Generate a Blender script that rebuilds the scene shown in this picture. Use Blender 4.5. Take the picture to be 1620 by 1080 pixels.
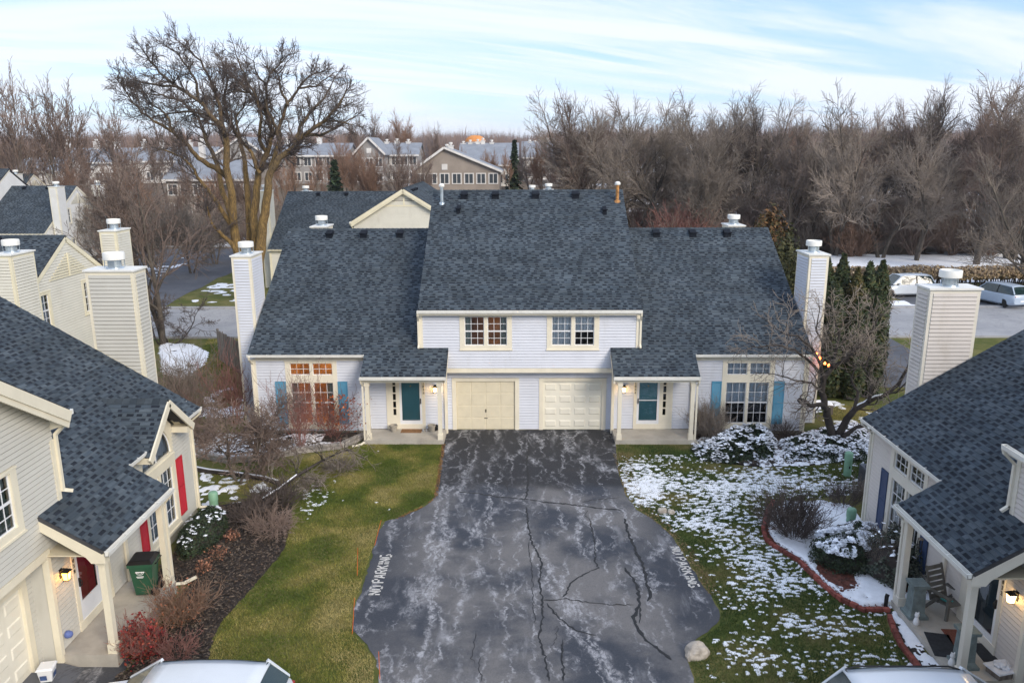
import bpy, bmesh, math, random
import numpy as np
from mathutils import Vector, Matrix, noise as mnoise

for _o in list(bpy.data.objects): bpy.data.objects.remove(_o)
SC = bpy.context.scene
COL = SC.collection
R = math.radians

# ---------------------------------------------------------------- camera
F_PX, PIT, YAW, ROL, CX, CY, CH = 1260.0, .2375, .0099, -.0035, -.3898, -31.1897, 11.4673
def set_camera():
    cd = bpy.data.cameras.new('camera'); co = bpy.data.objects.new('camera', cd); COL.objects.link(co)
    cd.sensor_width = 36; cd.lens = 36*F_PX/1620; cd.clip_end = 4000; cd.clip_start = .1
    r0 = Vector((math.cos(YAW), math.sin(YAW), 0))
    fw = Vector((-math.sin(YAW)*math.cos(PIT), math.cos(YAW)*math.cos(PIT), -math.sin(PIT)))
    u0 = r0.cross(fw)
    rr = r0*math.cos(ROL) + u0*math.sin(ROL); uu = u0*math.cos(ROL) - r0*math.sin(ROL)
    m = Matrix((rr, uu, -fw)).transposed().to_4x4(); m.translation = (CX, CY, CH)
    co.matrix_world = m; SC.camera = co
set_camera()
SC.render.resolution_x, SC.render.resolution_y = 1024, 682

# ---------------------------------------------------------------- sky, sun, exposure
SUN_EL, SUN_AZ = 30, 142       # degrees; azimuth clockwise from +Y (so the sun stands low to the right, behind the camera)
def set_light():
    w = bpy.data.worlds.new('World'); SC.world = w; w.use_nodes = True
    n = w.node_tree.nodes; l = w.node_tree.links; n.clear()
    out = n.new('ShaderNodeOutputWorld'); bg = n.new('ShaderNodeBackground'); bg.inputs['Strength'].default_value = .15
    sky = n.new('ShaderNodeTexSky'); sky.sky_type = 'NISHITA'; sky.sun_disc = False
    sky.sun_elevation = R(SUN_EL); sky.sun_rotation = R(SUN_AZ); sky.air_density = 1.0; sky.dust_density = .6; sky.ozone_density = 1.4
    # thin wind-drawn cirrus on a plane high above: direction / height gives the perspective of a real cloud sheet
    tc = n.new('ShaderNodeTexCoord'); sp = n.new('ShaderNodeSeparateXYZ'); l.new(tc.outputs['Generated'], sp.inputs[0])
    zc = n.new('ShaderNodeMath'); zc.operation = 'MAXIMUM'; zc.inputs[1].default_value = 0.0; l.new(sp.outputs['Z'], zc.inputs[0])
    za = n.new('ShaderNodeMath'); za.operation = 'ADD'; za.inputs[1].default_value = .10; l.new(zc.outputs[0], za.inputs[0])
    dv = []
    for ax in 'XY':
        d = n.new('ShaderNodeMath'); d.operation = 'DIVIDE'; l.new(sp.outputs[ax], d.inputs[0]); l.new(za.outputs[0], d.inputs[1]); dv.append(d)
    cb = n.new('ShaderNodeCombineXYZ'); l.new(dv[0].outputs[0], cb.inputs[0]); l.new(dv[1].outputs[0], cb.inputs[1])
    def layer(rot, scl, scale, detail, rough, dist, lo, hi):
        m0 = n.new('ShaderNodeMapping'); m0.inputs['Rotation'].default_value = (0, 0, R(-rot)); l.new(cb.outputs[0], m0.inputs[0])
        mp = n.new('ShaderNodeMapping'); mp.inputs['Scale'].default_value = scl; l.new(m0.outputs[0], mp.inputs[0])
        t = n.new('ShaderNodeTexNoise'); t.inputs['Scale'].default_value = scale; t.inputs['Detail'].default_value = detail
        t.inputs['Roughness'].default_value = rough; t.inputs['Distortion'].default_value = dist; l.new(mp.outputs[0], t.inputs['Vector'])
        r = n.new('ShaderNodeMapRange'); r.interpolation_type = 'SMOOTHSTEP'; r.inputs[1].default_value = lo; r.inputs[2].default_value = hi
        l.new(t.outputs['Fac'], r.inputs[0]); return r
    a = layer(24, (.34, 1.0, 1), .75, 8, .58, .7, .385, .575)
    b = layer(32, (.13, 1.3, 1), 1.25, 9, .64, .9, .47, .64)
    mx = n.new('ShaderNodeMath'); mx.operation = 'MAXIMUM'; l.new(a.outputs[0], mx.inputs[0]); l.new(b.outputs[0], mx.inputs[1])
    ml = n.new('ShaderNodeMath'); ml.operation = 'MULTIPLY'; ml.inputs[1].default_value = .9; l.new(mx.outputs[0], ml.inputs[0])
    ml.use_clamp = True
    mix = n.new('ShaderNodeMix'); mix.data_type = 'RGBA'
    # a high thin veil everywhere, thicker where the cloud streaks are
    veil = n.new('ShaderNodeMix'); veil.data_type = 'RGBA'; veil.inputs['Factor'].default_value = .72
    veil.inputs['B'].default_value = (1.32, 2.0, 3.45, 1); l.new(sky.outputs[0], veil.inputs['A'])
    l.new(ml.outputs[0], mix.inputs['Factor']); l.new(veil.outputs['Result'], mix.inputs['A'])
    mix.inputs['B'].default_value = (3.45, 3.65, 4.05, 1)
    l.new(mix.outputs['Result'], bg.inputs['Color']); l.new(bg.outputs[0], out.inputs[0])
    sd = bpy.data.lights.new('sun', 'SUN'); so = bpy.data.objects.new('sun', sd); COL.objects.link(so)
    sd.energy = 1.5; sd.angle = R(24); sd.color = (1.0, .90, .77)
    az, el = R(SUN_AZ), R(SUN_EL)
    d = Vector((math.sin(az)*math.cos(el), math.cos(az)*math.cos(el), math.sin(el)))
    so.rotation_euler = d.to_track_quat('Z', 'Y').to_euler(); so.location = d*100
    v = SC.view_settings; v.view_transform = 'Standard'; v.look = 'None'; v.gamma = 1; v.use_curve_mapping = False
    v.exposure = 0.98
set_light()

# ---------------------------------------------------------------- pixel -> direction (distance always comes from what it touches)
def _ray(x, y):
    u, v = x-810, y-540
    u, v = u*math.cos(ROL)+v*math.sin(ROL), -u*math.sin(ROL)+v*math.cos(ROL)
    X, U = u/F_PX, -v/F_PX
    Y = math.cos(PIT)+U*math.sin(PIT); Z = -math.sin(PIT)+U*math.cos(PIT)
    return X*math.cos(YAW)-Y*math.sin(YAW), X*math.sin(YAW)+Y*math.cos(YAW), Z
def G(x, y, z=0.0):
    d = _ray(x, y); t = (z-CH)/d[2]; return (CX+d[0]*t, CY+d[1]*t)
def atY(x, y, Y):
    d = _ray(x, y); t = (Y-CY)/d[1]; return (CX+d[0]*t, Y, CH+d[2]*t)

# ---------------------------------------------------------------- materials
MATS = {}
def nt(name):
    m = bpy.data.materials.new(name); m.use_nodes = True; t = m.node_tree; t.nodes.clear()
    o = t.nodes.new('ShaderNodeOutputMaterial'); b = t.nodes.new('ShaderNodeBsdfPrincipled'); t.links.new(b.outputs[0], o.inputs[0])
    MATS[name] = m; return m, t, b
def _noise(t, scale, detail=4, rough=.55, vec=None, stretch=None, dist=0):
    g = t.nodes.new('ShaderNodeNewGeometry')
    src = vec or g.outputs['Position']
    if stretch:
        mp = t.nodes.new('ShaderNodeMapping'); mp.inputs['Scale'].default_value = stretch; t.links.new(src, mp.inputs[0]); src = mp.outputs[0]
    n = t.nodes.new('ShaderNodeTexNoise'); n.inputs['Scale'].default_value = scale; n.inputs['Detail'].default_value = detail
    n.inputs['Roughness'].default_value = rough; n.inputs['Distortion'].default_value = dist
    t.links.new(src, n.inputs['Vector']); return n
def _range(t, src, lo, hi, a=0., b=1., smooth=True):
    r = t.nodes.new('ShaderNodeMapRange'); r.interpolation_type = 'SMOOTHSTEP' if smooth else 'LINEAR'
    for i, v in enumerate((lo, hi, a, b)): r.inputs[i+1].default_value = v
    t.links.new(src, r.inputs[0]); return r.outputs[0]
def _mix(t, fac, a, b, mode='MIX'):
    m = t.nodes.new('ShaderNodeMix'); m.data_type = 'RGBA'; m.blend_type = mode
    for k, v in (('Factor', fac), ('A', a), ('B', b)):
        i = m.inputs[k]
        if isinstance(v, bpy.types.NodeSocket): t.links.new(v, i)
        elif k == 'Factor': i.default_value = v
        else: i.default_value = (*v, 1) if len(v) == 3 else v
    return m.outputs['Result']
def _math(t, op, a, b=None):
    m = t.nodes.new('ShaderNodeMath'); m.operation = op
    for i, v in enumerate((a, b)):
        if v is None: continue
        if isinstance(v, bpy.types.NodeSocket): t.links.new(v, m.inputs[i])
        else: m.inputs[i].default_value = v
    return m.outputs[0]
def _bump(t, b, src, strength=.3, dist=.02):
    bp = t.nodes.new('ShaderNodeBump'); bp.inputs['Strength'].default_value = strength; bp.inputs['Distance'].default_value = dist
    t.links.new(src, bp.inputs['Height']); t.links.new(bp.outputs[0], b.inputs['Normal'])
def M(name, col, rough=.6, var=.12, scale=2.5, bump=0., bscale=60., metal=0., rand=0., emit=None, estr=0., spec=.5, stretch=None, dirt=None):
    if name in MATS: return MATS[name]
    m, t, b = nt(name)
    n = _noise(t, scale, 5, .6, stretch=stretch)
    f = _range(t, n.outputs['Fac'], .3, .7)
    c = _mix(t, f, tuple(x*(1-var) for x in col), tuple(min(1, x*(1+var)) for x in col))
    if rand:
        oi = t.nodes.new('ShaderNodeObjectInfo'); rr = _range(t, oi.outputs['Random'], 0, 1, 1-rand, 1+rand, False)
        cm = t.nodes.new('ShaderNodeCombineColor')
        for i in range(3): t.links.new(rr, cm.inputs[i])
        c = _mix(t, 1.0, c, cm.outputs[0], 'MULTIPLY')
    if dirt:
        n2 = _noise(t, 1.1, 7, .7, stretch=(1, 1, .35)); c = _mix(t, _range(t, n2.outputs['Fac'], .52, .78, 0, .55), c, dirt)
    t.links.new(c, b.inputs['Base Color'])
    b.inputs['Roughness'].default_value = rough; b.inputs['Metallic'].default_value = metal
    b.inputs['Specular IOR Level'].default_value = spec
    if bump: _bump(t, b, _noise(t, bscale, 3).outputs['Fac'], bump, .01)
    if emit: b.inputs['Emission Color'].default_value = (*emit, 1); b.inputs['Emission Strength'].default_value = estr
    return m
def MC(name, rough=.8, var=.15, scale=3, spec=.3, bump=0, bscale=40, trans=0.):
    """colour from the mesh's own 'Col' attribute (the real colour of each leaf, blade or shingle)"""
    if name in MATS: return MATS[name]
    m, t, b = nt(name)
    a = t.nodes.new('ShaderNodeAttribute'); a.attribute_name = 'Col'
    n = _noise(t, scale, 5, .6); f = _range(t, n.outputs['Fac'], .3, .7, 1-var, 1+var)
    cm = t.nodes.new('ShaderNodeCombineColor')
    for i in range(3): t.links.new(f, cm.inputs[i])
    t.links.new(_mix(t, 1.0, a.outputs['Color'], cm.outputs[0], 'MULTIPLY'), b.inputs['Base Color'])
    b.inputs['Roughness'].default_value = rough; b.inputs['Specular IOR Level'].default_value = spec
    if bump: _bump(t, b, _noise(t, bscale, 3).outputs['Fac'], bump, .01)
    return m
def glass(name, tint=(.9, .95, 1), refl=1.0, rough=.02):
    if name in MATS: return MATS[name]
    m = bpy.data.materials.new(name); m.use_nodes = True; t = m.node_tree; t.nodes.clear(); MATS[name] = m
    o = t.nodes.new('ShaderNodeOutputMaterial'); mx = t.nodes.new('ShaderNodeMixShader')
    tr = t.nodes.new('ShaderNodeBsdfTransparent'); tr.inputs[0].default_value = (*tint, 1)
    gl = t.nodes.new('ShaderNodeBsdfGlossy'); gl.inputs['Roughness'].default_value = rough
    fr = t.nodes.new('ShaderNodeFresnel'); fr.inputs[0].default_value = 1.5
    f = _math(t, 'MULTIPLY', fr.outputs[0], 1.9*refl); f.node.use_clamp = True
    t.links.new(f, mx.inputs[0]); t.links.new(tr.outputs[0], mx.inputs[1]); t.links.new(gl.outputs[0], mx.inputs[2]); t.links.new(mx.outputs[0], o.inputs[0])
    return m

# ---------------------------------------------------------------- mesh helpers
def fast_mesh(name, V, Fc, smooth=False, col=None):
    V = np.asarray(V, np.float32); Fc = np.asarray(Fc, np.int32); k = Fc.shape[1]
    me = bpy.data.meshes.new(name); me.vertices.add(len(V)); me.vertices.foreach_set('co', V.ravel())
    me.loops.add(Fc.size); me.loops.foreach_set('vertex_index', Fc.ravel())
    me.polygons.add(len(Fc)); me.polygons.foreach_set('loop_start', np.arange(0, Fc.size, k, dtype=np.int32))
    if smooth: me.polygons.foreach_set('use_smooth', np.ones(len(Fc), bool))
    if col is not None:                       # one rgb per face
        a = me.color_attributes.new('Col', 'FLOAT_COLOR', 'CORNER')
        c = np.ones((len(Fc), k, 4), np.float32); c[:, :, :3] = np.asarray(col, np.float32)[:, None, :]
        a.data.foreach_set('color', c.ravel())
    me.update(calc_edges=True); return me
def link(name, me, parent=None, loc=None, rot=None, scale=None):
    o = bpy.data.objects.new(name, me); COL.objects.link(o)
    if parent is not None: o.parent = parent
    if loc is not None: o.location = loc
    if rot is not None: o.rotation_euler = rot
    if scale is not None: o.scale = scale
    return o
def tag(o, label=None, cat=None, group=None, kind=None):
    if label: o['label'] = label
    if cat: o['category'] = cat
    if group: o['group'] = group
    if kind: o['kind'] = kind
    return o
def thing(name, label, cat, loc=(0, 0, 0), rz=0., group=None):
    o = bpy.data.objects.new(name, None); COL.objects.link(o); o.empty_display_size = .3
    o.location = loc; o.rotation_euler = (0, 0, rz); return tag(o, label, cat, group)
def copy_tree(o, parent=None):
    c = o.copy(); COL.objects.link(c); c.parent = parent
    for ch in list(o.children): copy_tree(ch, c)
    return c
class MB:
    def __init__(s): s.v = []; s.f = []; s.c = []
    def add(s, vs, fs, col=None):
        n = len(s.v); s.v += [tuple(p) for p in vs]; s.f += [tuple(i+n for i in f) for f in fs]
        if col is not None: s.c += [col]*len(fs)
        return s
    def quad(s, a, b, c, d, col=None): return s.add([a, b, c, d], [(0, 1, 2, 3)], col)
    def box(s, x0, x1, y0, y1, z0, z1, col=None):
        return s.add([(x0, y0, z0), (x1, y0, z0), (x1, y1, z0), (x0, y1, z0), (x0, y0, z1), (x1, y0, z1), (x1, y1, z1), (x0, y1, z1)],
                     [(0, 3, 2, 1), (4, 5, 6, 7), (0, 1, 5, 4), (1, 2, 6, 5), (2, 3, 7, 6), (3, 0, 4, 7)], col)
    def bar(s, a, b, w, h, up=(0, 0, 1), col=None):
        a, b = Vector(a), Vector(b); d = (b-a).normalized(); u = Vector(up); x = d.cross(u)
        if x.length < 1e-4: x = d.cross(Vector((1, 0, 0)))
        x.normalize(); u = x.cross(d)
        vs = [p+x*sx*w/2+u*sy*h/2 for p in (a, b) for sx, sy in ((-1, -1), (1, -1), (1, 1), (-1, 1))]
        return s.add(vs, [(3, 2, 1, 0), (4, 5, 6, 7), (0, 1, 5, 4), (1, 2, 6, 5), (2, 3, 7, 6), (3, 0, 4, 7)], col)
    def prism(s, poly, axis, a, b, col=None):
        """poly in the two other axes (x,y,z order), extruded along axis from a to b"""
        def p(q, t): return {'x': (t, q[0], q[1]), 'y': (q[0], t, q[1]), 'z': (q[0], q[1], t)}[axis]
        n = len(poly); vs = [p(q, a) for q in poly]+[p(q, b) for q in poly]
        return s.add(vs, [tuple(range(n))[::-1], tuple(range(n, 2*n))]+[(i, (i+1) % n, n+(i+1) % n, n+i) for i in range(n)], col)
    def tube(s, pts, rad, n=8, cap=True, col=None):
        pts = [Vector(p) for p in pts]; m = len(pts)
        if not hasattr(rad, '__len__'): rad = [rad]*m
        vs = []; ref = None
        for i, p in enumerate(pts):
            d = (pts[min(i+1, m-1)]-pts[max(i-1, 0)]).normalized()
            if ref is None: ref = d.orthogonal().normalized()
            ref = (ref-d*ref.dot(d)); ref = ref.normalized() if ref.length > 1e-5 else d.orthogonal().normalized()
            y = d.cross(ref)
            for k in range(n):
                t = 2*math.pi*k/n; vs.append(p+(ref*math.cos(t)+y*math.sin(t))*rad[i])
        fs = [(i*n+k, i*n+(k+1) % n, (i+1)*n+(k+1) % n, (i+1)*n+k) for i in range(m-1) for k in range(n)]
        if cap: fs += [tuple(range(n))[::-1], tuple(range((m-1)*n, m*n))]
        return s.add(vs, fs, col)
    def lathe(s, prof, c=(0, 0, 0), n=16, sx=1, sy=1, col=None):
        vs = [(c[0]+r*sx*math.cos(2*math.pi*k/n), c[1]+r*sy*math.sin(2*math.pi*k/n), c[2]+z) for r, z in prof for k in range(n)]
        m = len(prof); fs = [(i*n+k, i*n+(k+1) % n, (i+1)*n+(k+1) % n, (i+1)*n+k) for i in range(m-1) for k in range(n)]
        fs += [tuple(range(n))[::-1], tuple(range((m-1)*n, m*n))]
        return s.add(vs, fs, col)
    def mesh(s, name, mat, smooth=False):
        me = bpy.data.meshes.new(name); me.from_pydata(s.v, [], s.f)
        if mat: me.materials.append(mat)
        if smooth:
            me.polygons.foreach_set('use_smooth', [True]*len(me.polygons)); me.set_sharp_from_angle(angle=R(40))
        if s.c:
            a = me.color_attributes.new('Col', 'FLOAT_COLOR', 'CORNER'); arr = []
            for f, c in zip(s.f, s.c): arr += [c[0], c[1], c[2], 1.]*len(f)
            a.data.foreach_set('color', arr)
        me.update(); return me
    def build(s, name, mat, parent=None, smooth=False, loc=None, rot=None):
        return link(name, s.mesh(name, mat, smooth), parent, loc, rot)
def bevel_mesh(me, w, seg=2):
    bm = bmesh.new(); bm.from_mesh(me); bmesh.ops.bevel(bm, geom=bm.edges[:], offset=w, segments=seg, affect='EDGES', profile=.5); bm.to_mesh(me); bm.free(); return me
TXT = {}
def text_mesh(ch, size, depth=.004):
    if (ch, size) in TXT: return TXT[(ch, size)]
    cu = bpy.data.curves.new('txt', 'FONT'); cu.body = ch; cu.size = size; cu.extrude = depth; cu.align_x = 'CENTER'
    o = bpy.data.objects.new('txt', cu); COL.objects.link(o)
    dg = bpy.context.evaluated_depsgraph_get(); me = bpy.data.meshes.new_from_object(o.evaluated_get(dg))
    bpy.data.objects.remove(o); TXT[(ch, size)] = me; return me

# ---------------------------------------------------------------- numpy noise, polygons, sheets
def _h(ix, iy, s):
    n = (ix*374761393 + iy*668265263 + s*974634777) & 0xffffffff
    n = ((n ^ (n >> 13))*1274126177) & 0xffffffff
    return ((n ^ (n >> 16)) & 0xffff)/65535.0
def vnoise(x, y, s=0):
    x = np.asarray(x, float); y = np.asarray(y, float)
    ix = np.floor(x).astype(np.int64); iy = np.floor(y).astype(np.int64); fx, fy = x-ix, y-iy
    fx = fx*fx*(3-2*fx); fy = fy*fy*(3-2*fy)
    a, b, c, d = _h(ix, iy, s), _h(ix+1, iy, s), _h(ix, iy+1, s), _h(ix+1, iy+1, s)
    return (a*(1-fx)+b*fx)*(1-fy)+(c*(1-fx)+d*fx)*fy
def fbm(x, y, s=0, o=4, g=.5):
    t = 0; w = 0; a = 1
    for k in range(o):
        t = t+a*vnoise(x*2**k+17.3*k, y*2**k-9.1*k, s+k); w += a; a *= g
    return t/w
def inpoly(x, y, P):
    x = np.asarray(x, float); y = np.asarray(y, float); r = np.zeros(x.shape, bool); n = len(P)
    for i in range(n):
        (x0, y0), (x1, y1) = P[i], P[(i+1) % n]
        c = ((y0 > y) != (y1 > y)) & (x < (x1-x0)*(y-y0)/((y1-y0) if y1 != y0 else 1e-9)+x0); r ^= c
    return r
def polydist(x, y, P):
    """distance to the outline, positive inside"""
    d = np.full(np.shape(x), 1e9); n = len(P)
    for i in range(n):
        (x0, y0), (x1, y1) = P[i], P[(i+1) % n]; dx, dy = x1-x0, y1-y0; L = dx*dx+dy*dy+1e-12
        t = np.clip(((x-x0)*dx+(y-y0)*dy)/L, 0, 1); d = np.minimum(d, np.hypot(x-x0-t*dx, y-y0-t*dy))
    return np.where(inpoly(x, y, P), d, -d)
def terrain(x, y):
    s = lambda a, b, v: (lambda t: t*t*(3-2*t))(np.clip((v-a)/(b-a), 0, 1))
    z = 5.0*s(62, 130, y)+5*s(150, 420, y)+8*s(400, 900, y)
    return z+s(80, 200, y)*(fbm(x/60., y/60., 5, 3)-.5)*3+s(250, 420, y)*(fbm(x/130.+3, y/130., 8, 2)-.5)*9
def tz(x, y): return float(terrain(np.array([x]), np.array([y]))[0])
def sheet(name, x0, x1, y0, y1, cell, hfun, keep, mat, smooth=True, parent=None):
    nx = int((x1-x0)/cell)+1; ny = int((y1-y0)/cell)+1
    gx, gy = np.meshgrid(np.linspace(x0, x1, nx), np.linspace(y0, y1, ny))
    z, ok = hfun(gx, gy), keep(gx, gy)
    idx = np.arange(nx*ny).reshape(ny, nx)
    c = ok[:-1, :-1] | ok[1:, :-1] | ok[:-1, 1:] | ok[1:, 1:]
    q = np.stack([idx[:-1, :-1], idx[:-1, 1:], idx[1:, 1:], idx[1:, :-1]], -1)[c]
    used = np.unique(q); rem = np.zeros(nx*ny, np.int64); rem[used] = np.arange(len(used))
    V = np.stack([gx.ravel(), gy.ravel(), z.ravel()], -1)[used]
    me = fast_mesh(name, V, rem[q], smooth); me.materials.append(mat)
    return link(name, me, parent)
def snow(name, label, P, cell, dens, height=.035, scale=2.2, fine=9., zb=0.0, seed=3, fw=.5, edge=.25, stretch=1.0):
    """snow lying where a noise field is high; its edge sinks below the ground, so patches end raggedly"""
    xs, ys = [p[0] for p in P], [p[1] for p in P]
    def mask(x, y):
        d = polydist(x, y, P)
        n = fbm(x*scale*stretch, y*scale, seed, 3)*(1-fw)+fbm(x*fine*stretch, y*fine, seed+40, 3)*fw
        dd = dens(x, y) if callable(dens) else dens
        return n-(1-dd)+np.clip(d/edge, -1, 0)*.6
    def hf(x, y):
        m = mask(x, y); return zb+np.where(m > 0, .004+np.minimum(m*height*6, height)+.004*fbm(x*6, y*6, 9, 2), np.maximum(m*.25, -.03))
    o = sheet(name, min(xs)-.2, max(xs)+.2, min(ys)-.2, max(ys)+.2, cell, hf, lambda x, y: mask(x, y) > 0, MATS['snow'])
    return tag(o, label, kind='stuff')
def scatter(P, n, seed):
    g = np.random.default_rng(seed); xs, ys = [p[0] for p in P], [p[1] for p in P]
    x = g.uniform(min(xs), max(xs), n); y = g.uniform(min(ys), max(ys), n); k = inpoly(x, y, P); return x[k], y[k], g
def blades(name, label, P, per_m2, seed, h=(.03, .06), w=.012, cols=None, zb=0., mask=None, flat=.5):
    xs, ys = [p[0] for p in P], [p[1] for p in P]
    x, y, g = scatter(P, int(per_m2*(max(xs)-min(xs))*(max(ys)-min(ys))), seed)
    if mask is not None:
        k = mask(x, y) > g.uniform(0, 1, len(x)); x, y = x[k], y[k]
    n = len(x); a = g.uniform(0, 6.283, n); hh = g.uniform(*h, n); ln = g.uniform(.2, 1.0, n)*hh*flat*2; b = g.uniform(0, 6.283, n)
    V = np.zeros((n, 3, 3)); dx, dy = np.cos(a)*w/2, np.sin(a)*w/2
    V[:, 0] = np.stack([x-dx, y-dy, np.full(n, zb)], -1); V[:, 1] = np.stack([x+dx, y+dy, np.full(n, zb)], -1)
    V[:, 2] = np.stack([x+np.cos(b)*ln, y+np.sin(b)*ln, zb+hh], -1)
    cl = np.asarray(cols); t = np.clip((fbm(x*.8, y*.8, seed, 4)-.30)*2.2+g.normal(0, .14, n), 0, .999)*(len(cl)-1)
    i = t.astype(int); fr = (t-i)[:, None]; c = cl[i]*(1-fr)+cl[i+1]*fr
    c = c*g.uniform(.75, 1.25, (n, 1))
    me = fast_mesh(name, V.reshape(-1, 3), np.arange(3*n).reshape(-1, 3), False, c); me.materials.append(MATS['blade'])
    return tag(link(name, me), label, kind='stuff')
def chips(name, label, P, per_m2, seed, size, cols, zb, lift=.02, long=2.2, mask=None, parent=None):
    xs, ys = [p[0] for p in P], [p[1] for p in P]
    x, y, g = scatter(P, int(per_m2*(max(xs)-min(xs))*(max(ys)-min(ys))), seed)
    if mask is not None:
        k = mask(x, y) > g.uniform(0, 1, len(x)); x, y = x[k], y[k]
    n = len(x); z = (zb(x, y) if callable(zb) else zb)+g.uniform(0, lift, n)
    s = g.uniform(*size, n); a = g.uniform(0, 6.283, n)
    u = np.stack([np.cos(a), np.sin(a), g.uniform(-.35, .35, n)], -1)*(s*long/2)[:, None]
    v = np.stack([-np.sin(a), np.cos(a), g.uniform(-.5, .5, n)], -1)*(s/2)[:, None]
    c = np.stack([x, y, z], -1); V = np.stack([c-u-v, c+u-v, c+u+v, c-u+v], 1)
    cl = np.asarray(cols)[g.integers(0, len(cols), n)]*g.uniform(.7, 1.3, (n, 1))
    me = fast_mesh(name, V.reshape(-1, 3), np.arange(4*n).reshape(-1, 4), False, cl); me.materials.append(MATS['chip'])
    return tag(link(name, me, parent), label, kind='stuff')

# ---------------------------------------------------------------- surface materials
def surface_materials():
    # ground: dormant lawn near by, leaf litter under the woods
    m, t, b = nt('ground')
    n1 = _noise(t, .55, 6, .62); n2 = _noise(t, 9, 4, .7); n3 = _noise(t, 60, 3, .7)
    g = _mix(t, _range(t, n1.outputs['Fac'], .36, .64), (.075, .095, .020), (.20, .175, .065))
    g = _mix(t, _range(t, n2.outputs['Fac'], .35, .75), g, (.10, .11, .035))
    sp = t.nodes.new('ShaderNodeSeparateXYZ'); ge = t.nodes.new('ShaderNodeNewGeometry'); t.links.new(ge.outputs['Position'], sp.inputs[0])
    n4 = _noise(t, .12, 5, .6); lit = _mix(t, _range(t, n2.outputs['Fac'], .3, .7), (.10, .075, .055), (.21, .165, .125))
    lit = _mix(t, _range(t, n4.outputs['Fac'], .56, .66), lit, (.62, .63, .66))
    yy = _math(t, 'ADD', sp.outputs['Y'], _math(t, 'MULTIPLY', n4.outputs['Fac'], 14))
    c = _mix(t, _range(t, yy, 52, 60), g, lit)
    t.links.new(c, b.inputs['Base Color']); b.inputs['Roughness'].default_value = .95; b.inputs['Specular IOR Level'].default_value = .15
    _bump(t, b, n3.outputs['Fac'], .6, .03)
    # old asphalt with salt bloom drawn out along the wheel tracks, darker sealed stretch by the garages
    m, t, b = nt('driveway')
    ge = t.nodes.new('ShaderNodeNewGeometry'); sp = t.nodes.new('ShaderNodeSeparateXYZ'); t.links.new(ge.outputs['Position'], sp.inputs[0])
    big = _noise(t, .33, 5, .6); grit = _noise(t, 130, 2, .8); mid = _noise(t, 2.3, 6, .65, dist=.6)
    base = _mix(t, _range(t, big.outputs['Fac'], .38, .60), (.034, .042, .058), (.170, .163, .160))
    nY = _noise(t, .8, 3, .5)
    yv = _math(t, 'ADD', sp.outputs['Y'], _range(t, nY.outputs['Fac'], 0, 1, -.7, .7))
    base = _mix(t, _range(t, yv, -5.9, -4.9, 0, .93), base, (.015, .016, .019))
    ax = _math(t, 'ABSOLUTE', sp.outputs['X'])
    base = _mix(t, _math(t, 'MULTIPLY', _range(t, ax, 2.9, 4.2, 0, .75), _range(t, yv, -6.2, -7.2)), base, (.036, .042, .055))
    wob = _noise(t, 1.3, 7, .68); wv = t.nodes.new('ShaderNodeVectorMath'); wv.operation = 'MULTIPLY_ADD'; t.links.new(wob.outputs['Color'], wv.inputs[0]); wv.inputs[1].default_value = (1.1, 1.1, 0); t.links.new(ge.outputs['Position'], wv.inputs[2])
    def cells(scale, stretch):
        mp = t.nodes.new('ShaderNodeMapping'); mp.inputs['Scale'].default_value = stretch; t.links.new(wv.outputs[0], mp.inputs[0])
        v = t.nodes.new('ShaderNodeTexVoronoi'); v.feature = 'DISTANCE_TO_EDGE'; v.inputs['Scale'].default_value = scale; t.links.new(mp.outputs[0], v.inputs['Vector']); return v.outputs['Distance']
    c1 = _range(t, cells(.9, (1.75, .26, 1)), .0, .085, 1, 0); c2 = _range(t, cells(1.7, (1.35, .55, 1)), .0, .085, .7, 0)
    g1 = _noise(t, .55, 4, .6, stretch=(1.6, .6, 1)); g2 = _noise(t, .9, 4, .6)
    wh = _math(t, 'MAXIMUM', _math(t, 'MULTIPLY', c1, _range(t, g1.outputs['Fac'], .41, .57)), _math(t, 'MULTIPLY', c2, _range(t, g2.outputs['Fac'], .48, .62)))
    brk = _noise(t, 6, 7, .75, stretch=(1.3, .7, 1), dist=.8); wh = _math(t, 'MULTIPLY', wh, _range(t, brk.outputs['Fac'], .38, .62, .05, 1))
    haze_ = _noise(t, .8, 5, .6, stretch=(1.8, .5, 1)); wh = _math(t, 'MAXIMUM', wh, _range(t, haze_.outputs['Fac'], .58, .75, 0, .42))
    base = _mix(t, _math(t, 'MULTIPLY', wh, .95), base, (.46, .46, .48))
    oil = _noise(t, 1.3, 4, .6, stretch=(1, .8, 1)); base = _mix(t, _range(t, oil.outputs['Fac'], .68, .78, 0, .8), base, (.018, .019, .022))
    base = _mix(t, _range(t, grit.outputs['Fac'], .35, .75, 0, .35), base, (.16, .16, .17)); ag = _noise(t, 34, 4, .8); base = _mix(t, _range(t, ag.outputs['Fac'], .45, .72, 0, .40), base, (.018, .020, .024)); base = _mix(t, _range(t, ag.outputs['Fac'], .42, .28, 0, .35), base, (.24, .24, .25))
    t.links.new(base, b.inputs['Base Color']); b.inputs['Roughness'].default_value = .85
    b.inputs['Specular IOR Level'].default_value = .3
    _bump(t, b, grit.outputs['Fac'], .5, .008)
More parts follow.
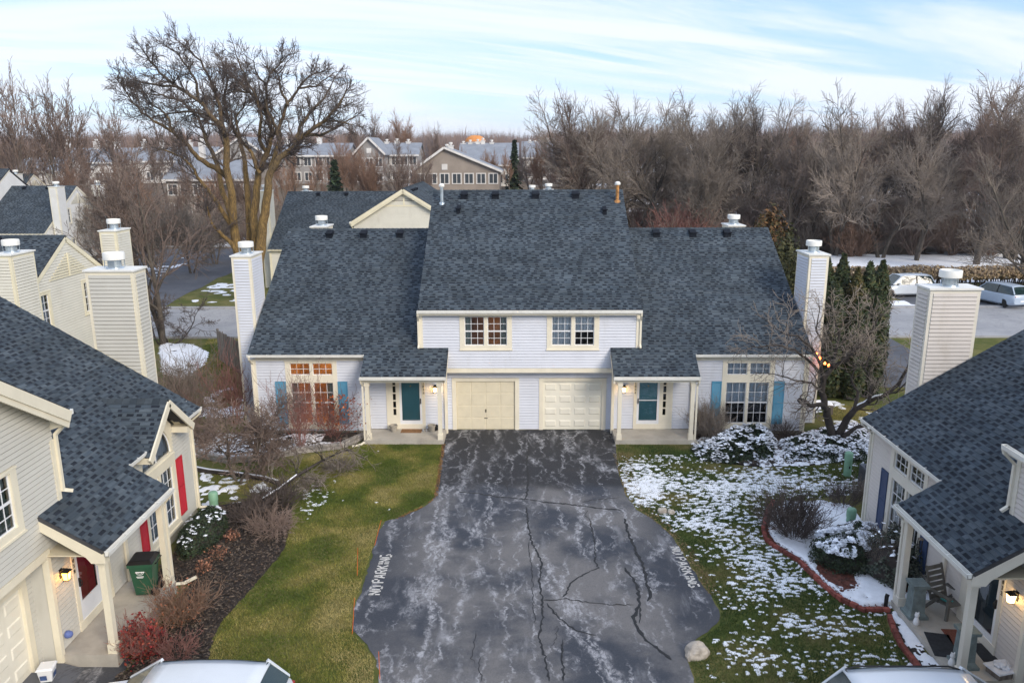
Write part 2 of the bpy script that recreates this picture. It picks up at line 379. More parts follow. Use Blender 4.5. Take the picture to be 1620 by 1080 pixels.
    for nm, ca, cb_ in (('asphalt', (.075, .08, .095), (.12, .125, .14)), ('concrete_road', (.27, .275, .29), (.36, .36, .365))):
        m, t, b = nt(nm); a = _noise(t, .25, 6, .6); c = _noise(t, 50, 3, .7); e = _noise(t, .5, 7, .7, dist=1.5)
        x = _mix(t, _range(t, a.outputs['Fac'], .35, .65), ca, cb_)
        x = _mix(t, _range(t, _math(t, 'ABSOLUTE', _math(t, 'SUBTRACT', e.outputs['Fac'], .5)), .012, 0, 0, .7), x, tuple(v*.35 for v in ca))
        x = _mix(t, _range(t, c.outputs['Fac'], .3, .8, 0, .4), x, tuple(v*1.5 for v in ca)); t.links.new(x, b.inputs['Base Color']); b.inputs['Roughness'].default_value = .9
    # shared small ones
    M('snow', (.86, .88, .92), .75, .05, 6, .4, 45)
    MC('blade', .85, .15, 2); MC('chip', .85, .1, 3); MC('leaf', .7, .2, 3, .35); MC('shingle', .93, .22, 1.1, .25, .5, 240)
    M('mulch', (.032, .024, .020), .95, .45, 7, .9, 38)
    M('red_mulch', (.13, .045, .03), .95, .4, 9, .9, 40)
    M('concrete', (.42, .39, .34), .85, .14, 1.4, .25, 70, dirt=(.24, .22, .19))
    M('foundation', (.34, .32, .26), .9, .2, 2.2, .3, 50)
    M('tar', (.016, .017, .019), .75, .2, 8)
    M('paint_white', (.56, .54, .50), .7, .25, 22)
    m, t, b = nt('bark_gold'); ge = t.nodes.new('ShaderNodeNewGeometry'); sp = t.nodes.new('ShaderNodeSeparateXYZ'); t.links.new(ge.outputs['Position'], sp.inputs[0])
    fur = _noise(t, 5, 6, .7, stretch=(3.2, 3.2, .45)); big = _noise(t, .7, 5, .65); zz = _math(t, 'ADD', sp.outputs['Z'], _range(t, big.outputs['Fac'], .2, .8, -3.5, 3.5))
    moss = _mix(t, _range(t, fur.outputs['Fac'], .34, .66), (.085, .055, .026), (.31, .20, .068)); grey = _mix(t, _range(t, fur.outputs['Fac'], .34, .66), (.045, .036, .032), (.14, .115, .095))
    t.links.new(_mix(t, _range(t, zz, 6.5, 19), moss, grey), b.inputs['Base Color']); b.inputs['Roughness'].default_value = .95; _bump(t, b, fur.outputs['Fac'], 1.0, .06)
    M('bark_mid', (.085, .070, .056), .95, .35, 2, .7, 26); M('bark', (.14, .115, .093), .95, .3, 2, .6, 30, rand=.2)
    M('bark_dark', (.045, .037, .032), .95, .35, 3, .8, 34)
    M('twig', (.215, .157, .128), .95, .25, .35, rand=.22)
    M('twig_mid', (.14, .11, .095), .95, .25, .5, rand=.2); M('twig_dark', (.105, .082, .072), .95, .25, .6)
    M('twig_warm', (.27, .168, .115), .95, .25, .35, rand=.22)
    M('twig_grey', (.245, .203, .168), .95, .25, .35, rand=.2)
    M('twig_red', (.26, .125, .105), .95, .25, .5, rand=.2)
    M('wood_grey', (.20, .17, .145), .9, .3, 3, .5, 40, rand=.25, stretch=(3, 3, .4))
    M('metal_galv', (.50, .56, .60), .38, .2, 3, 0, 1, .8)
    M('white_metal', (.78, .77, .72), .45, .06, 3, dirt=(.55, .52, .45))
    M('black_metal', (.012, .012, .013), .45, .2, 5, 0, 1, .2)
    M('green_plastic', (.20, .37, .25), .5, .1, 4, .1, 60)
    M('vent_black', (.008, .011, .018), .75, .2, 6, spec=.2)
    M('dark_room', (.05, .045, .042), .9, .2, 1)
    M('room_wall', (.30, .27, .24), .9, .15, 1)
    M('curtain', (.62, .66, .68), .9, .1, 3)
    M('curtain_green', (.30, .34, .30), .9, .15, 3)
    glass('pane'); glass('pane_dark', (.55, .62, .68), 1.0)
surface_materials()

# ---------------------------------------------------------------- ground, roads, driveway
def ground():
    xs = np.concatenate([np.linspace(-2500, -200, 14)[:-1], np.linspace(-200, 200, 81), np.linspace(200, 2500, 14)[1:]])
    ys = np.concatenate([np.linspace(-1500, -60, 12)[:-1], np.linspace(-60, 460, 105), np.linspace(460, 3000, 18)[1:]])
    gx, gy = np.meshgrid(xs, ys); z = terrain(gx, gy); n, m = len(xs), len(ys)
    idx = np.arange(n*m).reshape(m, n); q = np.stack([idx[:-1, :-1], idx[:-1, 1:], idx[1:, 1:], idx[1:, :-1]], -1).reshape(-1, 4)
    me = fast_mesh('ground', np.stack([gx.ravel(), gy.ravel(), z.ravel()], -1), q, True); me.materials.append(MATS['ground'])
    tag(link('ground', me), 'dormant green and straw coloured lawn between the houses', kind='structure')
ground()
DRIVE = [(-3.45, .42), (-3.47, -1.25), (-3.35, -3.4), (-3.25, -6.2), (-3.5, -6.95), (-4.09, -7.62), (-4.68, -8.05), (-4.74, -9.1), (-4.66, -10.6), (-4.6, -12), (-4.64, -13), (-4.45, -13.95),
         (-4.04, -14.5), (-3.68, -15.1), (-3.5, -15.9), (-3.9, -16.35), (-8.9, -16.4), (-9.3, -15.9), (-9.4, -15.02), (-11.0, -14.95), (-11.0, -21.5), (-6, -22.5), (-6, -60), (6, -60), (6, -22.5), (10.7, -21.5), (10.7, -16.3), (3.9, -16.4),
         (3.45, -15.85), (3.47, -15.07), (3.62, -14.5), (4.01, -14.08), (4.5, -13.6), (4.7, -13.0), (4.62, -12.3), (4.5, -11.7), (4.26, -9.1), (3.95, -8.1), (3.45, -7.2), (3.24, -6.3), (3.2, -5), (3.26, -3), (3.42, -1.25), (3.45, .42)]
def ngon(name, P, z, mat, label, thick=.0, kind='structure', parent=None):
    m = MB()
    if thick: m.prism(P, 'z', z-thick, z)
    else: m.add([(x, y, z) for x, y in P], [tuple(range(len(P)))])
    o = m.build(name, mat, parent); 
    if label: tag(o, label, kind=kind)
    bm = bmesh.new(); bm.from_mesh(o.data); bmesh.ops.triangulate(bm, faces=[f for f in bm.faces if len(f.verts) > 4]); bmesh.ops.recalc_face_normals(bm, faces=bm.faces); bm.to_mesh(o.data); bm.free()
    if not thick and o.data.polygons[0].normal.z < 0: o.data.flip_normals()
    return o
def rough_edge(P, step=.18, amp=.035, seed=1):
    rng = random.Random(seed); o = []
    for i, a in enumerate(P):
        b = P[(i+1) % len(P)]; L = math.hypot(b[0]-a[0], b[1]-a[1]); k = max(1, min(60, int(L/step)))
        for j in range(k):
            t = j/k; o.append((a[0]+(b[0]-a[0])*t+rng.uniform(-amp, amp), a[1]+(b[1]-a[1])*t+rng.uniform(-amp, amp)))
    return o
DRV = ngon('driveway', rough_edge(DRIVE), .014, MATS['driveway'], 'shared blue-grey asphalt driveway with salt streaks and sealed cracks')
def px_path(pts, off, s): return [G(off[0]+x/s, off[1]+y/s) for x, y in pts]
def strip(P, w, seed=0, jit=.032, sub=.09):
    rng = random.Random(seed); Q = []
    for a, b in zip(P[:-1], P[1:]):
        L = math.hypot(b[0]-a[0], b[1]-a[1]); k = max(1, int(L/sub))
        Q += [(a[0]+(b[0]-a[0])*j/k, a[1]+(b[1]-a[1])*j/k) for j in range(k)]
    Q.append(P[-1]); Q = [(x+rng.uniform(-jit, jit), y+rng.uniform(-jit, jit)) for x, y in Q]
    V, Fs = [], []
    for i, (x, y) in enumerate(Q):
        a, b = Q[max(i-1, 0)], Q[min(i+1, len(Q)-1)]; dx, dy = b[0]-a[0], b[1]-a[1]; L = math.hypot(dx, dy) or 1
        ww = w*rng.uniform(.45, 1.25)*(1 if 0 < i < len(Q)-1 else .3)/2
        V += [(x-dy/L*ww, y+dx/L*ww), (x+dy/L*ww, y-dx/L*ww)]
        if i: Fs.append((2*i-2, 2*i-1, 2*i+1, 2*i))
    return V, Fs
def cracks():
    A, Bo = (540, 680), (860, 680)
    L = [(A, [(795, 40), (800, 85), (790, 150), (797, 200), (795, 260), (785, 300)], .11), (A, [(790, 330), (798, 400), (808, 470), (840, 530), (855, 570), (845, 640), (858, 720), (862, 800), (845, 890), (870, 970), (885, 1075)], .09),
         (A, [(500, 265), (600, 275), (680, 288), (780, 297), (880, 310), (970, 318)], .12), (Bo, [(0, 308), (120, 320), (230, 335), (330, 345)], .12),
         (Bo, [(195, 375), (210, 450), (222, 520), (218, 560), (235, 590), (170, 620), (120, 650), (85, 715)], .07), (Bo, [(345, 380), (360, 440), (400, 530), (430, 590), (440, 650), (460, 710), (445, 730)], .14),
         (Bo, [(345, 590), (385, 640), (405, 690), (408, 750), (385, 800), (400, 850), (450, 910), (500, 950), (545, 980)], .15), (Bo, [(408, 750), (418, 790), (410, 830)], .08), (Bo, [(0, 730), (100, 722), (200, 740), (300, 748), (390, 750)], .07),
         (Bo, [(15, 740), (60, 800), (120, 845), (160, 865), (230, 880)], .08), (A, [(575, 860), (565, 920), (555, 980), (570, 1000)], .03), (A, [(590, 965), (590, 1020), (600, 1075)], .03), (A, [(945, 900), (945, 980), (950, 1070)], .06),
         (A, [(690, 195), (700, 240), (720, 270)], .04), (A, [(560, 240), (600, 255), (660, 240), (690, 262), (740, 265)], .03), (Bo, [(160, 308), (240, 297), (330, 290)], .05), (Bo, [(190, 345), (178, 365), (195, 378)], .03),
         (A, [(540, 60), (545, 90), (535, 110)], .025), (Bo, [(85, 895), (75, 960), (90, 1040), (85, 1078)], .035), (A, [(800, 480), (815, 620), (822, 760), (830, 830)], .03), (A, [(890, 760), (930, 800), (972, 840)], .03), (A, [(905, 860), (925, 840), (920, 880), (895, 930)], .02)]
    for k, (off, pts, w) in enumerate(L):
        V, Fs = strip(px_path(pts, off, 2.7), w*.62, k)
        me = bpy.data.meshes.new('crack'); me.from_pydata([(x, y, .0185+.0002*k) for x, y in V], [], Fs); me.materials.append(MATS['tar']); link('crack', me, DRV)
cracks()
STENCIL = {'N': [((0, 0), (0, .44)), ((0, .56), (0, 1)), ((.06, .92), (.5, .10)), ((.56, 0), (.56, 1))], 'O': [((0, .14), (0, .86)), ((.56, .14), (.56, .86)), ((.08, 1), (.24, 1)), ((.32, 1), (.48, 1)), ((.08, 0), (.24, 0)), ((.32, 0), (.48, 0))],
           'P': [((0, 0), (0, 1)), ((.14, 1), (.46, 1)), ((.56, .90), (.56, .58)), ((.14, .48), (.46, .48))], 'A': [((0, 0), (.24, 1)), ((.56, 0), (.32, 1)), ((.17, .34), (.39, .34))],
           'R': [((0, 0), (0, 1)), ((.14, 1), (.46, 1)), ((.56, .90), (.56, .60)), ((.14, .50), (.46, .50)), ((.32, .42), (.56, 0))], 'K': [((0, 0), (0, 1)), ((.12, .50), (.54, 1)), ((.20, .52), (.56, 0))], 'I': [((.1, 0), (.1, .44)), ((.1, .56), (.1, 1))],
           'G': [((0, .14), (0, .86)), ((.08, 1), (.50, 1)), ((.08, 0), (.46, 0)), ((.56, .06), (.56, .40)), ((.34, .42), (.54, .42))]}
def paint_text(s, origin, ang, length, h):
    adv = [.34 if c == ' ' else (.42 if c == 'I' else .82) for c in s]; k = length/sum(adv); x = 0
    for c, a in zip(s, adv):
        if c != ' ':
            m = MB(); ca, sa = math.cos(ang), math.sin(ang)
            for p, q in STENCIL[c]:
                P = [Vector(((x+p[0])*k, p[1]*h, 0)), Vector(((x+q[0])*k, q[1]*h, 0))]; d = (P[1]-P[0]).normalized(); nrm = Vector((-d.y, d.x, 0))*.028
                vs = [P[0]+nrm, P[0]-nrm, P[1]-nrm, P[1]+nrm]
                m.add([(origin[0]+v.x*ca-v.y*sa, origin[1]+v.x*sa+v.y*ca, .026) for v in vs], [(0, 1, 2, 3)])
            o = m.build('painted_letter', MATS['paint_white'], DRV)
            if o.data.polygons[0].normal.z < 0: o.data.flip_normals()
        x += a
def paint():
    a, b = G(601, 941), G(620, 876); paint_text('NO PARKING', a, math.atan2(b[1]-a[1], b[0]-a[0]), math.hypot(b[0]-a[0], b[1]-a[1]), .30)
    a, b = G(1061, 866), G(1093, 932); paint_text('NO PARKING', a, math.atan2(b[1]-a[1], b[0]-a[0]), math.hypot(b[0]-a[0], b[1]-a[1]), .25)
paint()
def roads():
    ngon('street', [(-160, 17.4), (160, 17.4), (160, 26.4), (-160, 26.4)], .012, MATS['concrete_road'], 'pale concrete street running behind the houses')
    side = [G(255, 489), G(285, 470), G(318, 455), G(345, 440), G(378, 428), G(420, 412), G(430, 393), G(250, 391), G(215, 400), G(190, 440), G(150, 489)]
    ngon('side_road', rough_edge(side, 1.5, .1), .018, MATS['asphalt'], 'blue-grey asphalt side road joining the street')
    m = MB()
    a, b = G(140, 392), G(440, 394); m.box(min(a[0], b[0])-10, max(a[0], b[0])+10, a[1]+.1, a[1]+.5, 0, .15)
    tag(m.build('kerb', MATS['concrete_road']), 'pale kerb along the far side of the side road', kind='structure')
    m = MB(); m.box(-160, 160, 26.4, 26.8, 0, .14); tag(m.build('kerb', MATS['concrete_road']), 'pale kerb along the far side of the concrete street', kind='structure')
    m = MB(); m.box(-160, 160, 17.0, 17.4, 0, .13); tag(m.build('kerb', MATS['concrete_road']), 'pale kerb along the near side of the concrete street', kind='structure')
    ngon('side_drive', [(17.5, 6.5), (22, 6.5), (22.5, 17), (17.3, 17)], .012, MATS['asphalt'], 'short asphalt drive beside the evergreen screen')
    ngon('parking_bay', [(29, 26.8), (60, 26.8), (60, 33), (29, 33)], .014, MATS['asphalt'], 'asphalt parking bay off the street by the tan hedge')
roads()
tag(MB().prism([(-11.6, -.1), (-10.3, -.1), (-10.3, .016), (-10.75, .155), (-11.6, .155)], 'y', -22.2, -15.42).build('garage_apron', MATS['asphalt']), 'short asphalt apron rising to the grey house garage', kind='structure')

# ---------------------------------------------------------------- house kit
SLOPE = .613; TS = math.sqrt(1+SLOPE*SLOPE); EXPB = .118; EXPS = .145
HCOL = {}
def hmats(key, siding, trim, shutter, door, sid_room=None):
    HCOL[key] = dict(sid=M('siding_'+key, siding, .55, .045, .9, .06, 90, dirt=tuple(c*k for c, k in zip(siding, (.74, .71, .64)))), trim=M('trim_'+key, trim, .5, .05, 1.6, dirt=tuple(c*.84 for c in trim)),
                     shut=M('shutter_'+key, shutter, .55, .08, 2), door=M('door_'+key, door, .4, .06, 2))
hmats('main', (.66, .68, .74), (.78, .72, .58), (.095, .32, .48), (.10, .27, .29))
hmats('left', (.555, .54, .485), (.76, .70, .55), (.48, .02, .035), (.64, .022, .04))
hmats('right', (.62, .575, .535), (.70, .66, .57), (.028, .055, .13), (.035, .06, .075))
hmats('cream', (.68, .655, .565), (.76, .70, .52), (.3, .05, .04), (.2, .05, .04))
hmats('white', (.74, .735, .715), (.74, .70, .58), (.45, .03, .03), (.2, .05, .04))
M('white_paint', (.78, .79, .80), .4, .04, 2)
M('garage_cream', (.70, .63, .47), .55, .05, 2, .05, 60); M('garage_white', (.80, .76, .64), .5, .04, 2, .05, 60)
M('roof_deck', (.055, .055, .06), .9, .2, 3)
M('soffit', (.62, .55, .40), .7, .06, 2)
M('lamp_glass', (.9, .6, .2), .3, .05, 3, emit=(1., .62, .22), estr=7.)
M('lamp_glass_amber', (.9, .5, .1), .3, .05, 3, emit=(1., .42, .06), estr=6.)
M('lit_wall', (.46, .33, .22), .9, .3, 1.6)
M('rusty_pipe', (.42, .20, .06), .7, .5, 7, dirt=(.6, .55, .45)); M('brass', (.5, .38, .16), .35, .1, 4, 0, 1, .8)
M('terracotta_grey', (.34, .31, .26), .85, .15, 6, .2, 40)
SH_LIGHT = [(.066, .084, .101), (.073, .091, .108), (.060, .077, .094), (.080, .098, .114), (.055, .072, .090)]
SH_DARK = [(.022, .028, .038), (.027, .034, .044), (.018, .023, .032)]
def shade(c, k): return (c[0]*k, c[1]*k, c[2]*k)
_g = .020   # gap added under every board so its shade darkens the lap lines
_bd = MB(); _bd.add([(0, 0, _g), (0, -.036, _g), (0, -.020, EXPB), (0, 0, EXPB), (1, 0, _g), (1, -.036, _g), (1, -.020, EXPB), (1, 0, EXPB)],
                    [(0, 1, 2, 3), (7, 6, 5, 4), (1, 5, 6, 2), (0, 4, 5, 1), (3, 2, 6, 7)])
BOARD = {}
def board_mesh(mat):
    if mat.name not in BOARD: BOARD[mat.name] = _bd.mesh('siding_board', mat)
    return BOARD[mat.name]
def minus(a, b, cuts):
    iv = [(a, b)]
    for c, d in cuts:
        nv = []
        for x, y in iv:
            if d <= x or c >= y: nv.append((x, y))
            else:
                if c > x+.02: nv.append((x, c))
                if d < y-.02: nv.append((d, y))
        iv = nv
    return iv
class House:
    def __init__(s, name, label, key, loc, rz, lod=0, cap=300, group=None, seed=0, cat='house'):
        s.root = thing(name, label, cat, loc, rz, group); s.c = HCOL[key]; s.lod = lod; s.left = cap if lod == 0 else 0
        s.shl = 300 if lod == 0 else 0; s.seed = seed; s.rng = random.Random(seed); s.stuff = MB()
    def wall(s, x, y, ang, u0, u1, z0, z1, ops=(), boards=True, span=None, name='wall', thick=.12):
        """backing with openings, clapboards in front; facing -y when ang = 0.  ops = (u0, u1, z0, z1)"""
        m = MB()
        us = sorted({u0, u1}|{o[0] for o in ops}|{o[1] for o in ops})
        if span is None:
            for a, b in zip(us[:-1], us[1:]):
                cut = [(o[2], o[3]) for o in ops if o[0] < (a+b)/2 < o[1]]
                for p, q in minus(z0, z1, cut): m.box(a, b, 0, thick, p, q)
        else:
            n = 10; zz = [z0+(z1-z0)*i/n for i in range(n+1)]
            for p, q in zip(zz[:-1], zz[1:]):
                a0, a1 = span(p); b0, b1 = span(q)
                cut = [(o[0], o[1]) for o in ops if o[2] < (p+q)/2 < o[3]]
                for a, b in minus(min(a0, b0), max(a1, b1), cut):
                    A0, A1, B0, B1 = max(a, a0), min(b, a1), max(a, b0), min(b, b1)
                    if A1 <= A0: continue
                    B0, B1 = min(B0, A1), max(B1, B0)
                    m.add([(A0, 0, p), (A1, 0, p), (B1, 0, q), (B0, 0, q), (A0, thick, p), (A1, thick, p), (B1, thick, q), (B0, thick, q)], [(0, 1, 2, 3), (7, 6, 5, 4), (0, 4, 5, 1), (3, 2, 6, 7), (0, 3, 7, 4), (1, 5, 6, 2)])
        w = m.build(name, s.c['sid'], s.root, loc=(x, y, 0), rot=(0, 0, ang))
        if boards:
            ca, sa = math.cos(ang), math.sin(ang); z = z0
            while z < z1-.03:
                sz = min(1, (z1-z)/EXPB); a, b = (u0, u1) if span is None else span(z+EXPB)
                for p, q in minus(a, b, [(o[0]-.002, o[1]+.002) for o in ops if o[2] < z+EXPB*.7 and o[3] > z+EXPB*.3]):
                    if q-p < .03: continue
                    if s.left > 0:
                        s.left -= 1; link('siding_board', board_mesh(s.c['sid']), w, (p, 0, z), None, (q-p, 1, sz))
                    else:
                        P = [((p if v[0] == 0 else q), v[1], z+v[2]*sz) for v in _bd.v]
                        s.stuff.add([(x+v[0]*ca-v[1]*sa, y+v[0]*sa+v[1]*ca, v[2]) for v in P], _bd.f)
                z += EXPB
        return w
    def part(s, name, mb, mat, parent=None, smooth=False, label=None, **k):
        o = mb.build(name, s.c[mat] if mat in s.c else MATS[mat], parent or s.root, smooth, **k)
        if label: o['label'] = label
        return o
    def finish(s):
        if s.stuff.v: tag(s.part('siding_boards', s.stuff, 'sid'), kind='stuff')
    # ---- roofs
    def roof(s, O, U, T, t1, spans, t0=0., name='roof', hi=.09):
        O, U, T = Vector(O), Vector(U).normalized(), Vector(T).normalized(); N = U.cross(T).normalized()
        P = lambda u, t, n: O+U*u+T*t+N*n
        deck = MB(); sh = MB(); rng = s.rng; nc = max(1, round((t1-t0)/EXPS)); e = (t1-t0)/nc; singles = []
        for i in range(nc):
            t = t0+i*e; sp = spans(t+e/2)
            for a, b in sp:
                if b-a < .02: continue
                vs = [P(u, tt, n) for n in (-hi, -.004) for u, tt in ((a, t), (b, t), (b, t+e), (a, t+e))]
                deck.add(vs, [(3, 2, 1, 0), (4, 5, 6, 7), (0, 1, 5, 4), (1, 2, 6, 5), (2, 3, 7, 6), (3, 0, 4, 7)])
                u = a; f = .60
                while u < b-1e-4:                                    # laminate: dark band below, full-width light band above
                    v = min(b, u+rng.uniform(.25, .9)); c = shade(rng.choice(SH_DARK), rng.uniform(.75, 1.35)); c2 = shade(rng.choice(SH_LIGHT), rng.uniform(.80, 1.0))
                    sh.add([P(u, t, 0), P(v, t, 0), P(v, t, .008), P(u, t, .008), P(u, t+e*f, .005), P(v, t+e*f, .005)], [(0, 1, 2, 3), (3, 2, 5, 4)], c)
                    sh.add([P(u, t+e*f, .005), P(v, t+e*f, .005), P(v, t+e*f, .014), P(u, t+e*f, .014), P(u, t+e, .008), P(v, t+e, .008)], [(0, 1, 2, 3), (3, 2, 5, 4)], c2); u = v
                u = a+rng.uniform(-.2, .05)
                while u < b:                                         # raised teeth, lighter
                    w = rng.choice((.08, .12, .16, .2, .28, .36)); g = rng.choice((.12, .16, .2, .24)); p, q = max(a, u), min(b, u+w)
                    if q-p > .02:
                        c = shade(rng.choice(SH_LIGHT), rng.uniform(.80, 1.12))
                        if s.shl > 0 and q-p > .1: s.shl -= 1; singles.append((p, q, t, c))
                        else: sh.add([P(p, t, .006), P(q, t, .006), P(q, t, .019), P(p, t, .019), P(p, t+e*f, .0145), P(q, t+e*f, .0145)], [(0, 1, 2, 3), (3, 2, 5, 4), (0, 3, 4), (1, 5, 2)], c)
                    u += w+g
        r = s.part(name, deck, 'roof_deck'); o = s.part('shingles', sh, 'shingle', r); tag(o, kind='stuff')
        mat = Matrix((U, T, N)).transposed().to_4x4()
        for p, q, t, c in singles:
            k = (round((q-p)*25), int(sum(c)*40))
            if k not in SHM:
                mm = MB(); w = (k[0]/25.); cc = c
                mm.add([(0, 0, .006), (1, 0, .006), (1, 0, .019), (0, 0, .019), (0, e*.6, .0145), (1, e*.6, .0145)], [(0, 1, 2, 3), (3, 2, 5, 4), (0, 3, 4), (1, 5, 2)], cc); SHM[k] = mm.mesh('shingle', MATS['shingle'])
            ob = link('shingle', SHM[k], r); M4 = mat.copy(); M4.translation = P(p, t, 0); ob.matrix_local = M4 @ Matrix.Diagonal((q-p, 1, 1, 1))
        return r
    def ridge(s, a, b, parent=None, w=.15, slope=SLOPE):
        a, b = Vector(a), Vector(b); d = (b-a).normalized(); x = Vector((d.y, -d.x, 0)); L = (b-a).length; n = max(1, int(L/.2)); m = MB()
        for i in range(n):
            p, q = a+d*(L*i/n), a+d*(L*(i+1)/n); c = shade(s.rng.choice(SH_LIGHT), s.rng.uniform(.55, .85)); dn = Vector((0, 0, -w*slope)); up = Vector((0, 0, .035)); u2 = Vector((0, 0, .022))
            m.add([p-x*w+dn+up, p+up*1.2, p+x*w+dn+up, q-x*w+dn+u2, q+u2*1.2, q+x*w+dn+u2, p-x*w+dn, p, p+x*w+dn], [(0, 1, 4, 3), (1, 2, 5, 4), (6, 7, 1, 0), (7, 8, 2, 1)], c)
        tag(s.part('ridge_caps', m, 'shingle', parent), kind='stuff')
    def vent(s, x, y, z, w=.34, parent=None):
        m = MB(); h = .13
        m.prism([(y-.2, z-.16), (y-.2, z+.13), (y+.17, z+.25), (y+.17, z+.02)], 'x', x-w/2, x+w/2); m.box(x-w/2-.03, x+w/2+.03, y-.25, y-.18, z+.08, z+.14)
        return s.part('roof_vent', m, 'vent_black', parent)
    def pipe(s, x, y, z, h=.55, r=.07, mat='metal_galv'):
        m = MB(); m.lathe([(r*2.2, -.15), (r*1.9, .02), (r, .06), (r, h), (r*.8, h)], (x, y, z), 12); p = s.part('flue_pipe', m, mat, smooth=True)
        c = MB(); c.lathe([(r*.5, h-.02), (r*1.7, h+.02), (r*1.75, h+.10), (r*1.0, h+.16), (.01, h+.17)], (x, y, z), 12); s.part('flue_cap', c, 'white_metal', p, True); return p
    def gutter(s, x0, x1, y, z, mat='white_metal', parent=None, d=.12):
        m = MB(); h = .11
        m.box(x0, x1, y-.012, y, z-h, z); m.box(x0, x1, y-d+.02, y-.012, z-h, z-h+.012)
        m.add([(x0, y-d, z), (x1, y-d, z), (x1, y-d+.02, z-h), (x0, y-d+.02, z-h), (x0, y-d+.014, z), (x1, y-d+.014, z), (x1, y-d+.032, z-h), (x0, y-d+.032, z-h)], [(0, 3, 2, 1), (4, 5, 6, 7), (0, 1, 5, 4), (3, 7, 6, 2), (0, 4, 7, 3), (1, 2, 6, 5)])
        for x in (x0, x1-.006): m.box(x, x+.006, y-d+.01, y, z-h, z)
        k = max(2, int((x1-x0)/.75))
        for i in range(k+1): xx = x0+.02+(x1-x0-.05)*i/k; m.box(xx, xx+.018, y-d, y+.02, z-.008, z+.003)
        return s.part('gutter', m, mat, parent)
    def spout(s, pts, w=.075, mat='trim'):
        m = MB()
        for a, b in zip(pts[:-1], pts[1:]):
            a, b = Vector(a), Vector(b); d = (b-a).normalized()*.02; m.bar(a-d, b+d, w, w*.75, (0, 1, .01))
        return s.part('downspout', m, mat)
    # ---- openings
    def window(s, x, y, ang, outer, sashes, room=None, arch=None, casing='trim', sash_mat='white_paint'):
        """outer and every sash are (u0, u1, z0, z1); a sash adds (cols, rows, curtain)"""
        u0, u1, z0, z1 = outer; m = MB(); us = sorted({u0, u1}|{q for a in sashes for q in a[:2]})
        for a, b in zip(us[:-1], us[1:]):
            for p, q in minus(z0, z1, [(k[2], k[3]) for k in sashes if k[0] < (a+b)/2 < k[1]]): m.box(a, b, -.045, .07, p, q)
        m.box(u0-.025, u1+.025, -.07, -.045, z0, z0+.05); m.box(u0-.02, u1+.02, -.06, -.045, z1-.05, z1)
        w = s.part('window', m, casing, loc=(x, y, 0), rot=(0, 0, ang))
        for a, b, p, q, nc, nr, cu in sashes:
            f = MB(); t = .028
            for bx in ((a, b, p, p+t), (a, b, q-t, q), (a, a+t, p+t, q-t), (b-t, b, p+t, q-t)): f.box(bx[0], bx[1], .012, .05, bx[2], bx[3])
            for i in range(1, nc): xx = a+(b-a)*i/nc; f.box(xx-.009, xx+.009, .018, .042, p+t, q-t)
            for i in range(1, nr): zz = p+(q-p)*i/nr; f.box(a+t, b-t, .0185, .0415, zz-.009, zz+.009)
            s.part('sash', f, sash_mat, w)
            g = MB(); g.quad((a+t, .030, p+t), (b-t, .030, p+t), (b-t, .030, q-t), (a+t, .030, q-t)); s.part('pane', g, 'pane', w)
        for a, b, p, q, nc, nr, cu in sashes:
            if not cu: continue
            kind, mat = cu
            for c, d in ([(a, b)] if kind == 'full' else [(a, a+(b-a)*.36)] if kind == 'l' else [(b-(b-a)*.36, b)]):
                n = max(8, int((d-c)/.022)); cm = MB(); ph = s.rng.uniform(0, 6)
                V = [(c+(d-c)*i/n, .13+.028*math.sin(i*.9+ph)+.012*math.sin(i*2.1), zz) for i in range(n+1) for zz in (p-.05, q+.05)]
                cm.add(V, [(2*i, 2*i+2, 2*i+3, 2*i+1) for i in range(n)]); s.part('curtain', cm, mat, w, True)
        if room:
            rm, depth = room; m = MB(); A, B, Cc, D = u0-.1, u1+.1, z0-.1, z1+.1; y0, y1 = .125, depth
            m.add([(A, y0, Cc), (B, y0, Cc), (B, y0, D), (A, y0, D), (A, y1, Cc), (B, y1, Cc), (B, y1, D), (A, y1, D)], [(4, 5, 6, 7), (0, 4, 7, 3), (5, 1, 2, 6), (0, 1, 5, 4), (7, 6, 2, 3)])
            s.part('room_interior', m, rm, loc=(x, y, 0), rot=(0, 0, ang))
        return w
    def shutter(s, x, y, u0, u1, z0, z1):
        m = MB(); f = .045; zm = (z0+z1)/2
        for a, b, p, q in ((u0, u0+f, z0, z1), (u1-f, u1, z0, z1), (u0+f, u1-f, z0, z0+f*1.6), (u0+f, u1-f, z1-f*1.6, z1), (u0+f, u1-f, zm-f*.8, zm+f*.8)): m.box(a, b, -.068, -.038, p, q)
        o = s.part('shutter', m, 'shut', loc=(x, y, 0)); l = MB()
        for p, q in ((z0+f*1.6, zm-f*.8), (zm+f*.8, z1-f*1.6)):
            n = int((q-p)/.045)
            for i in range(n): z = p+(q-p)*i/n; l.add([(u0+f, -.062, z), (u1-f, -.062, z), (u1-f, -.042, z+.05), (u0+f, -.042, z+.05)], [(0, 1, 2, 3)])
        s.part('louvres', l, 'shut', o)
